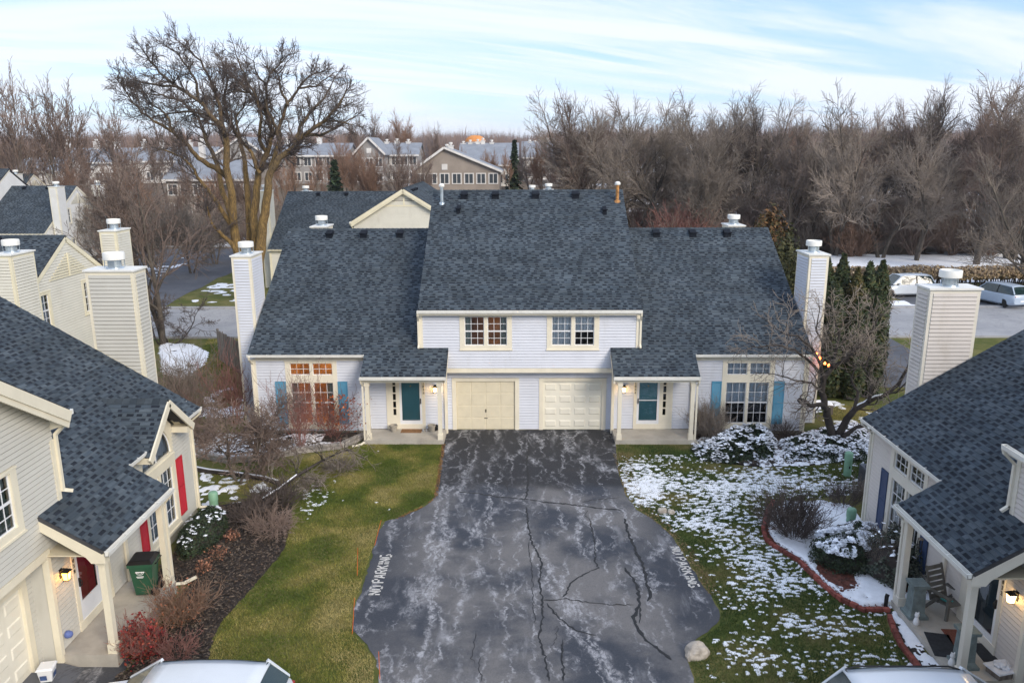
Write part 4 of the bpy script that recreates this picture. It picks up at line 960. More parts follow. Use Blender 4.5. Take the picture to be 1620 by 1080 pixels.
# ---------------------------------------------------------------- the houses
MAIN = duplex('duplex_house', 'pale lavender-white duplex with two garage doors at the head of the driveway', 'main', (0, 0, 0), 0, seed=11,
              opt=dict(num={-1: '1036', 1: '1034'}, lit_wing=-1, lit_upper=-1, open_pane=1, upper={-1: ('split', 'curtain_green'), 1: ('full', 'curtain')},
                       wing={-1: ('split', 'curtain_green'), 1: ('full', 'curtain')}, lower_curtain={1: False}, door_style={-1: 'full', 1: 'mid'}))
LEFT = duplex('duplex_house', 'grey sided duplex with red door, red shutters and a gabled dormer', 'left', (-10.80, -18.78, .15), math.pi/2, seed=23, centre='gable', dormer=(1,), chim=7.75, sides=(1,),
              opt=dict(num={1: '1038'}, amber=True, upper={1: ('full', 'curtain_green')}, wing={1: ('full', 'curtain')}, door_style={1: 'kick'}))
RIGHT = duplex('duplex_house', 'beige sided duplex with navy shutters and a porch chair', 'right', (10.40, -19.4, 0), -math.pi/2, seed=37, sides=(-1,), chim=7.4,
               opt=dict(num={-1: '1032'}, wing={-1: ('split', 'curtain_green')}, door_style={-1: 'full'}))

# ---------------------------------------------------------------- vegetation kit
class Tubes:
    """gathers tapering tubes and turns them into one mesh"""
    def __init__(s): s.V = []; s.F3 = []; s.n = 0
    def add(s, pts, rad, sides):
        pts = np.asarray(pts, float); m = len(pts); d = np.gradient(pts, axis=0); d /= np.linalg.norm(d, axis=1)[:, None]+1e-9
        ref = np.array([.31, .17, .93]) if abs(d[0][2]) < .8 else np.array([.95, .2, .1])
        x = np.cross(d, ref); x /= np.linalg.norm(x, axis=1)[:, None]+1e-9; y = np.cross(d, x)
        t = np.arange(sides)*2*np.pi/sides; c, sn = np.cos(t), np.sin(t)
        ring = pts[:, None, :]+(x[:, None, :]*c[None, :, None]+y[:, None, :]*sn[None, :, None])*np.asarray(rad)[:, None, None]
        s.V.append(ring.reshape(-1, 3)); i = np.arange(m-1)[:, None]*sides; k = np.arange(sides)[None, :]; k2 = (k+1) % sides
        q = np.stack([i+k, i+k2, i+sides+k2, i+sides+k], -1).reshape(-1, 4)+s.n; s.F3.append(q); s.n += m*sides
    def mesh(s, name, mat, smooth=True):
        me = fast_mesh(name, np.concatenate(s.V), np.concatenate(s.F3), smooth); me.materials.append(mat); return me
def rdir(rng, d, ang):
    d = Vector(d).normalized(); o = d.orthogonal().normalized(); p = d.cross(o); a = rng.uniform(0, 2*math.pi)
    return (d*math.cos(ang)+(o*math.cos(a)+p*math.sin(a))*math.sin(ang)).normalized()
def limb(rng, p, d, L, r0, r1, n, wob, up):
    pts = [Vector(p)]; d = Vector(d).normalized()
    for i in range(n):
        d = (d+Vector((rng.gauss(0, wob), rng.gauss(0, wob), rng.gauss(0, wob)+up))).normalized(); pts.append(pts[-1]+d*(L/n))
    return pts, [r0+(r1-r0)*(i/n)**.8 for i in range(n+1)], d
def branch(rng, T, C, p, d, L, r, lev, maxlev, cfg):
    """grow a limb and its children; thick wood goes to T, fine twigs to C"""
    n = 5 if lev < 2 else (3 if lev < maxlev else 2)
    pts, rad, dd = limb(rng, p, d, L, r, max(r*(.45 if lev < maxlev else .5), cfg['rmin']), n, cfg['wob']*(1+.25*lev), cfg['up'])
    (T if lev < cfg['split'] else C).add(pts, rad, 7 if lev == 0 else 5 if lev == 1 else 3)
    if lev >= maxlev: return
    k = cfg['kids'][lev]; k = max(1, int(rng.gauss(k, k*.15)+.5))
    for i in range(k):
        t = cfg['t0'][lev]+(1-cfg['t0'][lev])*(i+rng.uniform(.2, .9))/k; j = min(n-1, int(t*n)); q = pts[j].lerp(pts[j+1], t*n-j)
        base = (pts[j+1]-pts[j]).normalized(); nd = rdir(rng, base, rng.uniform(*cfg['ang'])); ll = L*rng.uniform(*cfg['len'])*(1.15-.45*t)
        branch(rng, T, C, q, nd, ll, max(rad[j]*cfg['rr'], cfg['rmin']), lev+1, maxlev, cfg)
    if lev < maxlev: branch(rng, T, C, pts[-1], dd, L*.55, rad[-1], lev+1, maxlev, cfg)
def tree_cfg(**k):
    c = dict(wob=.10, up=.05, kids=[7, 6, 5, 5], t0=[.3, .2, .15, .1], ang=(.45, .95), len=(.45, .7), rr=.62, rmin=.012, split=2); c.update(k); return c
def proto_tree(seed, H, trunks=1, r=.22, lean=.15, maxlev=4, cfg=None, mats=('bark', 'twig'), trunk_len=.55):
    rng = random.Random(seed); T, C = Tubes(), Tubes(); cfg = cfg or tree_cfg()
    for k in range(trunks):
        a = 2*math.pi*(k+rng.random()*.6)/max(1, trunks); d = Vector((math.cos(a)*lean, math.sin(a)*lean, 1)) if trunks > 1 else Vector((rng.gauss(0, .06), rng.gauss(0, .06), 1))
        branch(rng, T, C, (math.cos(a)*.12*(trunks > 1), math.sin(a)*.12*(trunks > 1), -.2), d, H*trunk_len, r*(1 if trunks == 1 else .72), 0, maxlev, cfg)
    return T.mesh('trunk', MATS[mats[0]]), C.mesh('crown', MATS[mats[1]])
def tree_obj(name, label, meshes, loc, rz=0., sc=(1, 1, 1), group=None, cat='tree'):
    o = thing(name, label, cat, loc, rz, group); o.scale = sc
    link('trunk', meshes[0], o); link('crown', meshes[1], o); return o
def bush_mesh(seed, h, w, stems, kids=4, r=.010, mat='twig', lev=2, up=.12, spread=.9, base=.15):
    """bare shrub: many thin stems fanning out of the ground"""
    rng = random.Random(seed); T = Tubes(); C = Tubes(); cfg = tree_cfg(wob=.16, up=up, kids=[kids, 3, 2], t0=[.3, .2, .1], ang=(.3, .9), len=(.35, .6), rr=.7, rmin=r*.55, split=9)
    for i in range(stems):
        a = rng.uniform(0, 6.283); q = math.sqrt(rng.random()); d = Vector((math.cos(a)*q*spread*w/h, math.sin(a)*q*spread*w/h, 1)); L = h*rng.uniform(.55, .9)
        branch(rng, T, C, (math.cos(a)*base*q, math.sin(a)*base*q, -.05), d, L, r*rng.uniform(.8, 1.3), 0, lev, cfg)
    return T.mesh('stems', MATS[mat], False)
def leaf_cloud(name, pts, nrm, size, cols, seed, aspect=1.6, tilt=.6, matn='leaf'):
    g = np.random.default_rng(seed); n = len(pts); nrm = nrm+g.normal(0, tilt, (n, 3)); nrm /= np.linalg.norm(nrm, axis=1)[:, None]+1e-9
    u = np.cross(nrm, g.normal(0, 1, (n, 3))); u /= np.linalg.norm(u, axis=1)[:, None]+1e-9; v = np.cross(nrm, u)
    s = g.uniform(*size, n)[:, None]; u = u*s*aspect/2; v = v*s/2
    V = np.stack([pts-u, pts-v*.9, pts+u, pts+v*.9], 1); c = np.asarray(cols)[g.integers(0, len(cols), n)]*g.uniform(.65, 1.35, (n, 1))
    me = fast_mesh(name, V.reshape(-1, 3), np.arange(4*n).reshape(-1, 4), False, c); me.materials.append(MATS[matn]); return me
def dome_points(n, rx, ry, h, seed, rough=.12, shell=.35, z0=0.):
    g = np.random.default_rng(seed); a = g.uniform(0, 2*np.pi, n); zz = g.uniform(0, 1, n)**.8; rr = np.sqrt(np.clip(1-zz**2.2, 0, 1)); k = 1-shell*g.random(n)**2
    k = k*(1+rough*(fbm(np.cos(a)*3+9, np.sin(a)*3+zz*4, seed, 3)-.5)*4)
    P = np.stack([np.cos(a)*rr*rx*k, np.sin(a)*rr*ry*k, z0+zz*h*k], -1); N = np.stack([np.cos(a)*rr/rx, np.sin(a)*rr/ry, zz/h], -1); N /= np.linalg.norm(N, axis=1)[:, None]; return P, N
DKGREEN = [(.022, .038, .018), (.030, .048, .020), (.016, .028, .016), (.040, .052, .024)]
def evergreen(name, label, loc, rx, ry, h, seed, n=5000, size=(.03, .07), cols=DKGREEN, snow_n=0, group=None, cat='shrub', snow_size=(.05, .13), rough=.12):
    o = thing(name, label, cat, loc, 0, group); P, N = dome_points(n, rx, ry, h, seed, rough); link('foliage', leaf_cloud('foliage', P, N, size, cols, seed), o)
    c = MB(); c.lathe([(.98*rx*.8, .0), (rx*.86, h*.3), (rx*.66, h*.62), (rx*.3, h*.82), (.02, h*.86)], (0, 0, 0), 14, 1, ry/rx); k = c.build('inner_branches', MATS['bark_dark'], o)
    if snow_n:
        P, N = dome_points(snow_n*3, rx*1.03, ry*1.03, h*1.04, seed+7, rough, .08); k = N[:, 2] > .55; k &= fbm(P[:, 0]*4, P[:, 1]*4, seed, 3) > .42; P, N = P[k], N[k]
        N = N*.3+np.array([0, 0, 1.]); link('snow_cap', leaf_cloud('snow_cap', P, N, snow_size, [(.84, .87, .92)], seed+3, 1.3, .25), o)
    return o

# ---------------------------------------------------------------- the big multi-stemmed locust behind the left chimney
def big_tree():
    YB = 28.5; rng = random.Random(5); T, C, Md = Tubes(), Tubes(), Tubes(); b = G(392, 478)
    o = thing('locust_tree', 'huge spreading bare tree with golden mossy trunks behind the left white chimney', 'tree', (b[0], YB, 0))
    def W(zx, zy, dy): p = atY(150+zx/2.7, 20+zy/2.7, YB+dy); return Vector((p[0]-b[0], p[1]-YB, p[2]))
    base = Vector((0, 0, -.2))
    limbs = [  # traced limb lines (zoom coordinates), depth offsets first->last, radii
        ([(650, 1180), (610, 1010), (590, 900), (585, 780), (562, 670), (558, 520), (540, 440), (490, 395), (430, 320), (335, 258), (255, 190), (195, 110)], 0, -4.5, .42, .05),
        ([(562, 670), (505, 625), (430, 580), (385, 530), (320, 465), (230, 410), (150, 350), (90, 260)], -.8, -5, .24, .04),
        ([(545, 450), (525, 370), (515, 300), (480, 215), (440, 140), (385, 80), (340, 50)], -1, -1.5, .17, .04),
        ([(640, 1150), (605, 1000), (545, 935), (490, 880), (470, 800)], 0, -2.5, .26, .06), ([(600, 930), (560, 860), (510, 780), (470, 720), (430, 670), (395, 610), (330, 560), (250, 540)], -.4, -4.5, .22, .04),
        ([(585, 850), (540, 740), (525, 640), (495, 560), (455, 470), (430, 400), (360, 330), (270, 300), (180, 290)], .5, 3.5, .24, .04),
        ([(680, 1180), (690, 1000), (682, 880), (692, 760), (705, 650), (740, 560), (762, 460), (725, 350), (660, 285), (610, 230), (560, 200)], .3, 1.5, .42, .05),
        ([(740, 560), (705, 500), (715, 400), (690, 310), (640, 200), (600, 110)], 1, -3, .17, .04),
        ([(690, 1180), (712, 990), (722, 880), (745, 740), (755, 650), (800, 580), (870, 522), (905, 480), (1000, 410), (1060, 350), (1100, 270)], 0, -2.5, .46, .05),
        ([(755, 650), (780, 560), (795, 500), (800, 430), (832, 340), (880, 270), (930, 215), (960, 200)], 0, 2.5, .22, .04), ([(795, 500), (770, 420), (740, 360), (735, 260), (770, 180), (820, 130)], .5, -2, .15, .04),
        ([(870, 522), (890, 440), (940, 370), (1000, 310), (1040, 230)], -1, 1.5, .17, .04), ([(905, 480), (980, 480), (1060, 440), (1130, 400)], -1, 1.0, .15, .04), ([(832, 340), (800, 270), (790, 200), (850, 130)], 1, 1, .12, .03),
        ([(670, 1100), (660, 900), (650, 720), (640, 600), (615, 500), (560, 400), (545, 330), (560, 230), (530, 130)], .8, 4.5, .30, .04), ([(705, 650), (670, 560), (620, 500), (600, 400), (640, 330), (650, 260)], 0, -1, .16, .03),
        ([(430, 320), (420, 240), (385, 170), (330, 100), (280, 70)], -3, -5, .12, .03), ([(490, 395), (400, 370), (300, 380), (220, 400)], -2, 1, .12, .03), ([(335, 258), (240, 250), (150, 230), (80, 215)], -4, -2, .1, .03), ([(320, 465), (280, 380), (200, 320), (130, 210)], -2.5, 0, .11, .03),
        ([(1000, 410), (1080, 420), (1130, 430)], -2, -2, .09, .03), ([(660, 285), (600, 280), (540, 300)], 1, 0, .1, .03), ([(880, 270), (960, 260), (1040, 200)], 2, 3.5, .1, .03), ([(740, 260), (690, 200), (680, 140)], 0, -2, .09, .03)]
    cfg = tree_cfg(wob=.15, up=.06, kids=[4, 5, 5, 5], t0=[.15, .12, .1, .1], ang=(.35, .9), len=(.45, .75), rr=.55, rmin=.0125, split=1)
    for pts, d0, d1, r0, r1 in limbs:
        n = len(pts); P = [W(x, y, d0+(d1-d0)*i/(n-1)) for i, (x, y) in enumerate(pts)]
        Q, Rd = [], []
        for i in range(n-1):
            for k in range(3):
                t = k/3; a, bb = P[i], P[i+1]; q = a.lerp(bb, t)+Vector((rng.gauss(0, .04), rng.gauss(0, .06), rng.gauss(0, .04))); Q.append(q); Rd.append(r0+(r1-r0)*((i+t)/(n-1))**.85)
        Q.append(P[-1]); Rd.append(r1); T.add(Q, Rd, 9)
        m = len(Q); L = sum((Q[i+1]-Q[i]).length for i in range(m-1))
        for k in range(int(L*2.4)):
            t = .38+.62*(rng.random()**.85) if r0 > .2 else .2+.8*rng.random(); i = min(m-2, int(t*(m-1)))
            if Q[i].z < 5.0: continue
            d = rdir(rng, (Q[i+1]-Q[i]), rng.uniform(.45, 1.1)); branch(rng, Md, C, Q[i].lerp(Q[i+1], rng.random()), d, rng.uniform(.8, 1.95)*(1 if Rd[i] > .08 else .75), max(.028, Rd[i]*.4), 1, 3, cfg)
        branch(rng, Md, C, Q[-1], Q[-1]-Q[-2], .9, r1, 1, 3, cfg)
    link('trunk', T.mesh('trunk', MATS['bark_gold']), o); link('crown', C.mesh('crown', MATS['twig_dark']), o); o.scale = (.95, .95, .945)
big_tree()

# ---------------------------------------------------------------- neighbouring houses behind
BACK = duplex('duplex_house', 'cream sided duplex across the street with a wide front gable', 'cream', (-9.8, 34.4, 0), 0, lod=1, seed=41, centre='gable', chim=8.1, sides=(-1, 1))
NEAR_L = duplex('duplex_house', 'cream sided duplex with a louvred gable end behind the red-shuttered duplex', 'cream', (-31.9, -2.6, 0), 0, lod=1, seed=43, end_boards=True, chim=7.6, sides=(1,))
FAR_L = duplex('duplex_house', 'white sided duplex with a gable end beyond the side road', 'white', (-58.6, 47.5, 0), 0, lod=1, seed=47, end_boards=True, chim=7.9, sides=(1,))
duplex('duplex_house', 'white sided duplex whose gable peak shows above the far white duplex', 'white', (-76.5, 70, .6), 0, lod=1, seed=48, end_boards=True, chim=7.9, sides=(1,))

M('far_grey', (.30, .285, .275), .8, .1, .6); M('far_tan', (.30, .255, .215), .8, .1, .6); M('far_white', (.68, .66, .63), .7, .08, 1); M('far_roof', (.24, .26, .295), .9, .12, .8); M('far_window', (.06, .07, .08), .15, .2, 1); M('far_orange', (.62, .25, .07), .8, .15, .5)
def townhouse(label, px0, px1, Y, eave_y, ridge_h, wall, chim=(), cols=4, depth=11, rows=2, gable=None, roofm='far_roof', base=None):
    p0, p1 = atY(px0, eave_y, Y), atY(px1, eave_y, Y); x0, x1, ze = p0[0], p1[0], p0[2]; xc = (x0+x1)/2; zb = (tz(xc, Y) if base is None else base)-.3
    o = thing('town_house', label, 'house', (xc, Y, zb), 0, 'far town houses'); w = (x1-x0)/2; h = ze-zb
    m = MB(); m.box(-w, w, 0, depth, 0, h)
    if gable is None:
        for s in (-1, 1): m.prism([(0, h), (depth, h), (depth/2, h+ridge_h)], 'x', s*w-.05, s*w+.05)
    else: m.prism([(-w, h), (w, h), (gable*w, h+ridge_h)], 'y', 0, depth)
    m.build('wall', MATS[wall], o)
    r = MB(); t = .22
    if gable is None:
        r.prism([(-.5, h-.1), (depth/2, h+ridge_h), (depth/2, h+ridge_h+t), (-.5, h-.1+t)], 'x', -w-.4, w+.4); r.prism([(depth+.5, h-.1), (depth+.5, h-.1+t), (depth/2, h+ridge_h+t), (depth/2, h+ridge_h)], 'x', -w-.4, w+.4)
    else:
        for s in (-1, 1): r.prism([(s*(w+.5), h-.12), (gable*w, h+ridge_h), (gable*w, h+ridge_h+t), (s*(w+.5), h-.12+t)], 'y', -.5, depth+.3)
    rf = r.build('roof', MATS[roofm], o)
    f = MB()
    if gable is None: f.box(-w-.4, w+.4, -.62, -.5, h-.16, h+.14)
    else:
        for s in (-1, 1): f.bar((s*(w+.5), -.54, h-.0), (gable*w, -.54, h+ridge_h+.12), .08, .35)
    f.build('fascia', MATS['far_white'], o)
    nr = 2 if h > 4.4 else 1
    for i in range(cols):
        for k in range(nr):
            x = -w+2*w*(i+.5)/cols; z = .9+k*2.75; ww, hh = .62, 1.45
            if z+hh > h-.1: continue
            fr = MB(); 
            for a, b, p, q in ((x-ww-.16, x-ww, z-.14, z+hh+.14), (x+ww, x+ww+.16, z-.14, z+hh+.14), (x-ww, x+ww, z-.14, z), (x-ww, x+ww, z+hh, z+hh+.14), (x-.05, x+.05, z, z+hh)): fr.box(a, b, -.09, .0, p, q)
            wn = fr.build('window', MATS['far_white'], o); g = MB(); g.box(x-ww, x+ww, -.04, -.01, z, z+hh); g.build('pane', MATS['far_window'], wn)
    if gable is not None and ridge_h > 1.6:
        g = MB(); g.box(gable*w-.45, gable*w+.45, -.08, -.01, h+.3, h+1.2); g.build('attic_window', MATS['far_white'], o)
    for cx, cy in chim:
        q = atY(cx, cy, Y+depth*.5); x = q[0]-xc; zt = q[2]-zb; c = MB(); yb = depth*.5
        c.box(x-.42, x+.42, yb-.5, yb+.5, h*.6, zt-.5); c.box(x-.52, x+.52, yb-.6, yb+.6, zt-.5, zt-.38); ch = c.build('chimney', MATS['far_white'], o)
        d = MB(); d.lathe([(.16, -.38), (.16, -.2), (.30, -.2), (.30, .08), (.05, .1)], (x, yb, zt), 10); d.build('flue_drum', MATS['far_white'], ch)
    return o
townhouse('long grey two-storey house with white window pairs seen through the huge tree', 442, 548, 124, 247, 2.2, 'far_grey', [(454, 219), (482, 222), (505, 215)], 6)
townhouse('grey house with a steep front gable beside the dark spruce', 562, 606, 122, 245, 3.0, 'far_grey', [(580, 220)], 3, gable=0.)
townhouse('wide grey-roofed house with three chimneys behind the steep gabled house', 604, 660, 128, 246, 2.2, 'far_grey', [(612, 221), (628, 220), (646, 221)], 4)
townhouse('tan house with a broad low gable just above the middle roof', 655, 790, 98, 272, 3.6, 'far_tan', [(707, 229), (713, 226)], 7, gable=-.28)
townhouse('pale roofed house with four white chimneys behind the broad tan gable', 728, 818, 134, 252, 3.0, 'far_white', [(733, 224), (744, 222), (756, 221), (764, 219), (778, 222)], 5)
townhouse('white house with a stepped lower roof in front of the four-chimney house', 752, 812, 118, 262, 2.0, 'far_white', [], 4)
townhouse('pale roofed house with a dark spruce at its corner', 828, 886, 138, 250, 3.2, 'far_white', [(838, 222), (846, 223), (853, 222), (866, 219), (875, 219)], 4)
townhouse('white cottage with tall windows half hidden by bare trees right of the spruce', 868, 912, 118, 270, 2.4, 'far_white', [], 3, gable=0.)
townhouse('brown house with white window bays behind the huge tree', 262, 402, 88, 285, 2.6, 'far_tan', [], 7)
townhouse('grey roofed house in the left thicket with four white chimneys', 92, 200, 126, 258, 2.6, 'far_white', [(106, 221), (152, 221), (184, 221), (170, 223)], 6)
townhouse('grey roofed house in the thicket left of the huge tree', 204, 330, 128, 256, 2.6, 'far_white', [(228, 221), (256, 222), (300, 222), (320, 221)], 6)
townhouse('grey house with a tall front gable behind the huge trunks', 336, 424, 112, 250, 3.4, 'far_grey', [(318, 220), (395, 221)], 4, gable=.1)
townhouse('low white house at the edge of the left thicket', 20, 92, 112, 272, 2.2, 'far_white', [], 4)
townhouse('white columned town house row among the trees on the right', 1046, 1104, 168, 243, 2.8, 'far_white', [(1052, 217), (1063, 218), (1082, 218)], 6, base=None)
townhouse('grey columned town house at the end of the row on the right', 1104, 1156, 170, 243, 2.6, 'far_grey', [(1104, 217), (1124, 218), (1148, 216)], 6)
def orange_roof():
    q = atY(752, 222, 200); o = thing('domed_hall', 'distant hall with an orange domed roof above the white chimneys', 'building', (q[0], 200, tz(q[0], 200)-.5))
    h = q[2]-tz(q[0], 200)+.5; m = MB(); m.lathe([(2.7, 0), (2.7, h-.3)], (0, 0, 0), 20); m.build('wall', MATS['far_white'], o)
    m = MB(); m.lathe([(2.9, h-.4), (2.7, h+.3), (2.1, h+.9), (1.2, h+1.3), (.05, h+1.4)], (0, 0, 0), 20); m.build('roof', MATS['far_orange'], o, True)
orange_roof()

# ---------------------------------------------------------------- woods
def woods():
    P = []
    for k in range(7):
        st = [dict(kids=[8, 7, 6, 6], ang=(.35, .8), up=.09, len=(.42, .66)), dict(kids=[8, 7, 6, 6], ang=(.4, .9), up=.06, len=(.45, .7)), dict(kids=[7, 7, 6, 6], ang=(.3, .7), up=.12, len=(.45, .68))][k % 3]
        P.append(proto_tree(100+k, 10, 1 if k % 2 == 0 else 3, .17, .28, 4, tree_cfg(rmin=.0095, wob=.10, **st), ('bark', ('twig', 'twig_grey', 'twig_warm')[k % 3]), .55))
    dark = [proto_tree(170+k, 10, (1, 2)[k % 2], .24, .22, 4, tree_cfg(kids=[7, 7, 6, 6], rmin=.009, up=.07, ang=(.4, .9), wob=.11, len=(.48, .72)), ('bark_mid', ('twig', 'twig_grey', 'twig_mid')[k]), .52) for k in range(3)]
    thin = [proto_tree(150+k, 10, 2, .14, .2, 4, tree_cfg(kids=[5, 4, 4, 3], rmin=.016, up=.11, ang=(.3, .7), wob=.1), ('bark', 'twig'), .6) for k in range(2)]
    sky = [(-300, 150), (-60, 120), (0, 112), (35, 112), (60, 150), (100, 130), (130, 165), (200, 175), (400, 190), (560, 185), (600, 176), (655, 182), (680, 196), (840, 196), (862, 165), (905, 150), (960, 152), (985, 172), (1010, 172), (1065, 149), (1110, 172), (1165, 153), (1210, 180), (1250, 174), (1330, 172), (1360, 150), (1400, 148), (1420, 165), (1450, 142), (1510, 138), (1560, 128), (1620, 112), (2000, 100)]
    sx, sy = zip(*sky); rng = random.Random(77)
    names = {0: 'bare grey-brown tree', 1: 'bare many-stemmed grey tree', 2: 'bare warm brown tree'}
    TH = {}
    def tall(m):
        if m[1].name not in TH:
            a = np.empty(len(m[1].vertices)*3, np.float32); m[1].vertices.foreach_get('co', a); TH[m[1].name] = float(np.percentile(a[2::3], 99.5))
        return TH[m[1].name]
    def put(px, Y, top, kind, group, where, proto=None):
        x = atY(px, 300, Y)[0]; zb = tz(x, Y); H = atY(px, top, Y)[2]-zb
        H = max(4.0, min(26, H)); m = proto or P[kind]; sc = H/tall(m)
        w = rng.uniform(.72, 1.05)
        tree_obj('bare_tree', names[kind % 3]+' '+where, m, (x, Y, zb-.1), rng.uniform(0, 6.28), (sc*w, sc*w, sc), group)
    # right-hand woods: rows going back
    for Y, lo, x0, x1, step, g, wh in ((60, 30, 1010, 1900, 105, 'front trees of the right-hand woods', 'at the front edge of the right-hand woods'), (71, 12, 985, 1900, 92, 'second row of the right-hand woods', 'in the middle of the right-hand woods'), (86, 4, 940, 1850, 84, 'third row of the right-hand woods', 'deep in the right-hand woods'), (108, 4, 960, 1850, 76, 'back trees of the right-hand woods', 'at the back of the right-hand woods')):
        x = x0
        while x < x1:
            xx = x+rng.uniform(-18, 18); t = float(np.interp(xx, sx, sy))
            if xx < 1270 and Y < 100 and rng.random() < .45: x += step; continue
            put(xx, Y+rng.uniform(-5, 5), t+lo+rng.uniform(-4, 52), rng.randrange(7), g, wh); x += step*rng.uniform(.7, 1.5)
    # named skyline trees between the roofs and the right-hand woods
    for px, Y, top in ((918, 66, 150), (952, 68, 156), (1000, 64, 172), (1063, 62, 150), (1165, 70, 156), (1145, 74, 165), (1190, 72, 160), (1390, 58, 150), (1460, 60, 146), (1560, 56, 132), (1612, 52, 118), (1250, 56, 205), (1330, 55, 190), (1462, 51, 205), (1405, 53, 215), (1560, 48, 190), (1690, 26, 240), (1640, 40, 210), (1300, 60, 215)):
        put(px, Y, top, 0, 'tall trees rising over the woods edge', 'with dark limbs rising above the woods behind the roofs', dark[px % 3])
    # left thicket
    for Y, lo, x0, x1, step in ((66, 70, -260, 420, 52), (80, 48, -260, 400, 60), (100, 30, -240, 430, 62), (140, 12, -240, 430, 60)):
        x = x0
        while x < x1:
            xx = x+rng.uniform(-16, 16); t = max(182, float(np.interp(xx, sx, sy))); put(xx, Y+rng.uniform(-6, 6), t+lo+rng.uniform(0, 30), rng.choice((0, 2, 5, 2, 3)), 'trees of the left-hand thicket', 'in the thicket behind the left-hand houses'); x += step*rng.uniform(.8, 1.2)
    for px, Y, top in ((-20, 78, 100), (28, 76, 108), (90, 80, 126), (118, 84, 134), (200, 82, 160), (265, 90, 170)):
        put(px, Y, top, 0, 'tall trees over the left-hand thicket', 'standing tall above the left-hand thicket', thin[px % 2])
    for px, Y, top in ((556, 150, 190), (582, 150, 180), (606, 148, 176), (632, 150, 178), (655, 152, 186), (690, 160, 200), (620, 82, 215), (660, 86, 232), (470, 90, 225), (545, 94, 222), (512, 150, 200), (905, 90, 176), (872, 150, 200), (452, 84, 236), (496, 88, 240), (556, 86, 232), (588, 84, 238), (640, 90, 236), (690, 112, 236), (726, 116, 232), (775, 112, 238), (806, 108, 236), (840, 100, 226), (860, 96, 214)):
        put(px, Y, top, rng.choice((0, 2, 5)), 'trees among the far town houses', 'standing among the far town houses')
    # undergrowth in front of the woods
    B = [bush_mesh(300+k, 2.6, 2.4, 40, 4, .022, ('twig', 'twig_warm', 'twig_red', 'twig_grey')[k], 2) for k in range(4)]
    lab = ['grey-brown', 'warm brown', 'reddish', 'pale grey']
    for k in range(150):
        px = rng.uniform(980, 1800) if k < 95 else rng.uniform(-150, 460); Y = rng.uniform(54, 80) if k < 95 else rng.uniform(50, 84); x = atY(px, 300, Y)[0]
        if k >= 95 and -66 < x < -40 and 45 < Y < 62: continue
        red = 1000 < px < 1150 and rng.random() < .6; i = 2 if red else rng.choice((0, 1, 3, 0))
        o = thing('bare_bush', lab[i]+(' bare bush in the undergrowth of the right-hand woods' if k < 95 else ' bare bush in the left-hand thicket'), 'bush', (x, Y, tz(x, Y)), rng.uniform(0, 6.28), lab[i]+(' bushes under the right-hand woods' if k < 95 else ' bushes in the left-hand thicket')); s = rng.uniform(.9, 1.9); o.scale = (s, s, s*rng.uniform(.8, 1.2)); link('stems', B[i], o)
    # the far wooded hills read as one mass: upright fans of fine twigs
    g = np.random.default_rng(9); n = 4600; Y = 215+420*g.random(n)**1.2; X = (g.random(n)*2-1)*(.72*(Y+40)); z = terrain(X, Y); H = g.uniform(6, 11, n)*(.55+.95*fbm(X/34., Y/34., 12, 3))*1.25; tw = 44
    V = np.zeros((n, tw, 3, 3)); a = g.uniform(0, 6.283, (n, tw)); q = np.sqrt(g.random((n, tw))); r = q*H[:, None]*.42; h = H[:, None]*(.30+.70*np.sqrt(np.clip(1-q**2, 0, 1))*g.uniform(.55, 1, (n, tw)))
    bx, by = X[:, None]+np.cos(a)*r*.35, Y[:, None]+np.sin(a)*r*.35; tx, ty = X[:, None]+np.cos(a)*r, Y[:, None]+np.sin(a)*r; w = .09*g.uniform(.6, 1.5, (n, tw)); zb = z[:, None]+h*g.uniform(.0, .45, (n, tw))
    V[:, :, 0] = np.stack([bx-w, by, zb], -1); V[:, :, 1] = np.stack([bx+w, by, zb], -1); V[:, :, 2] = np.stack([tx, ty, z[:, None]+h], -1)
    base = np.array([[.21, .155, .145], [.23, .165, .135], [.17, .145, .15], [.25, .17, .125]])[g.integers(0, 4, n)]; c = np.repeat(base[:, None, :]*g.uniform(.7, 1.3, (n, 1, 1)), tw, 1).reshape(-1, 3)
    me = fast_mesh('distant_woods', V.reshape(-1, 3), np.arange(n*tw*3).reshape(-1, 3), False, c); me.materials.append(MATS['leaf']); tag(link('distant_woods', me), 'far purple-brown winter woods along the skyline', kind='stuff')
woods()
def spruce(label, px, Y, top, seed, r=.26, cols=DKGREEN, name='spruce_tree'):
    x = atY(px, 300, Y)[0]; zb = tz(x, Y); H = atY(px, top, Y)[2]-zb; g = np.random.default_rng(seed); n = 2600; t = g.random(n)**.8; lay = np.floor(t*16)/16; a = g.uniform(0, 6.283, n)
    rr = r*H*(1-lay)*np.sqrt(g.random(n))*(.75+.35*np.sin(a*5+lay*40)); z = H*(.08+.92*lay)-rr*.35+g.normal(0, .04*H*.3, n); P = np.stack([np.cos(a)*rr, np.sin(a)*rr, z], -1); N = np.stack([np.cos(a)*.5, np.sin(a)*.5, np.ones(n)], -1)
    o = thing(name, label, 'tree', (x, Y, zb)); m = MB(); m.tube([(0, 0, -.2), (0, 0, H*.96)], [H*.022, .02], 7); m.build('trunk', MATS['bark'], o); link('crown', leaf_cloud('crown', P, N, (.22, .5), cols, seed, 2.2, .4), o)
spruce('small dark spruce in front of the grey houses', 531, 70, 250, 3)
spruce('dark spruce beside the pale roofed far house', 814, 112, 220, 4, .2)

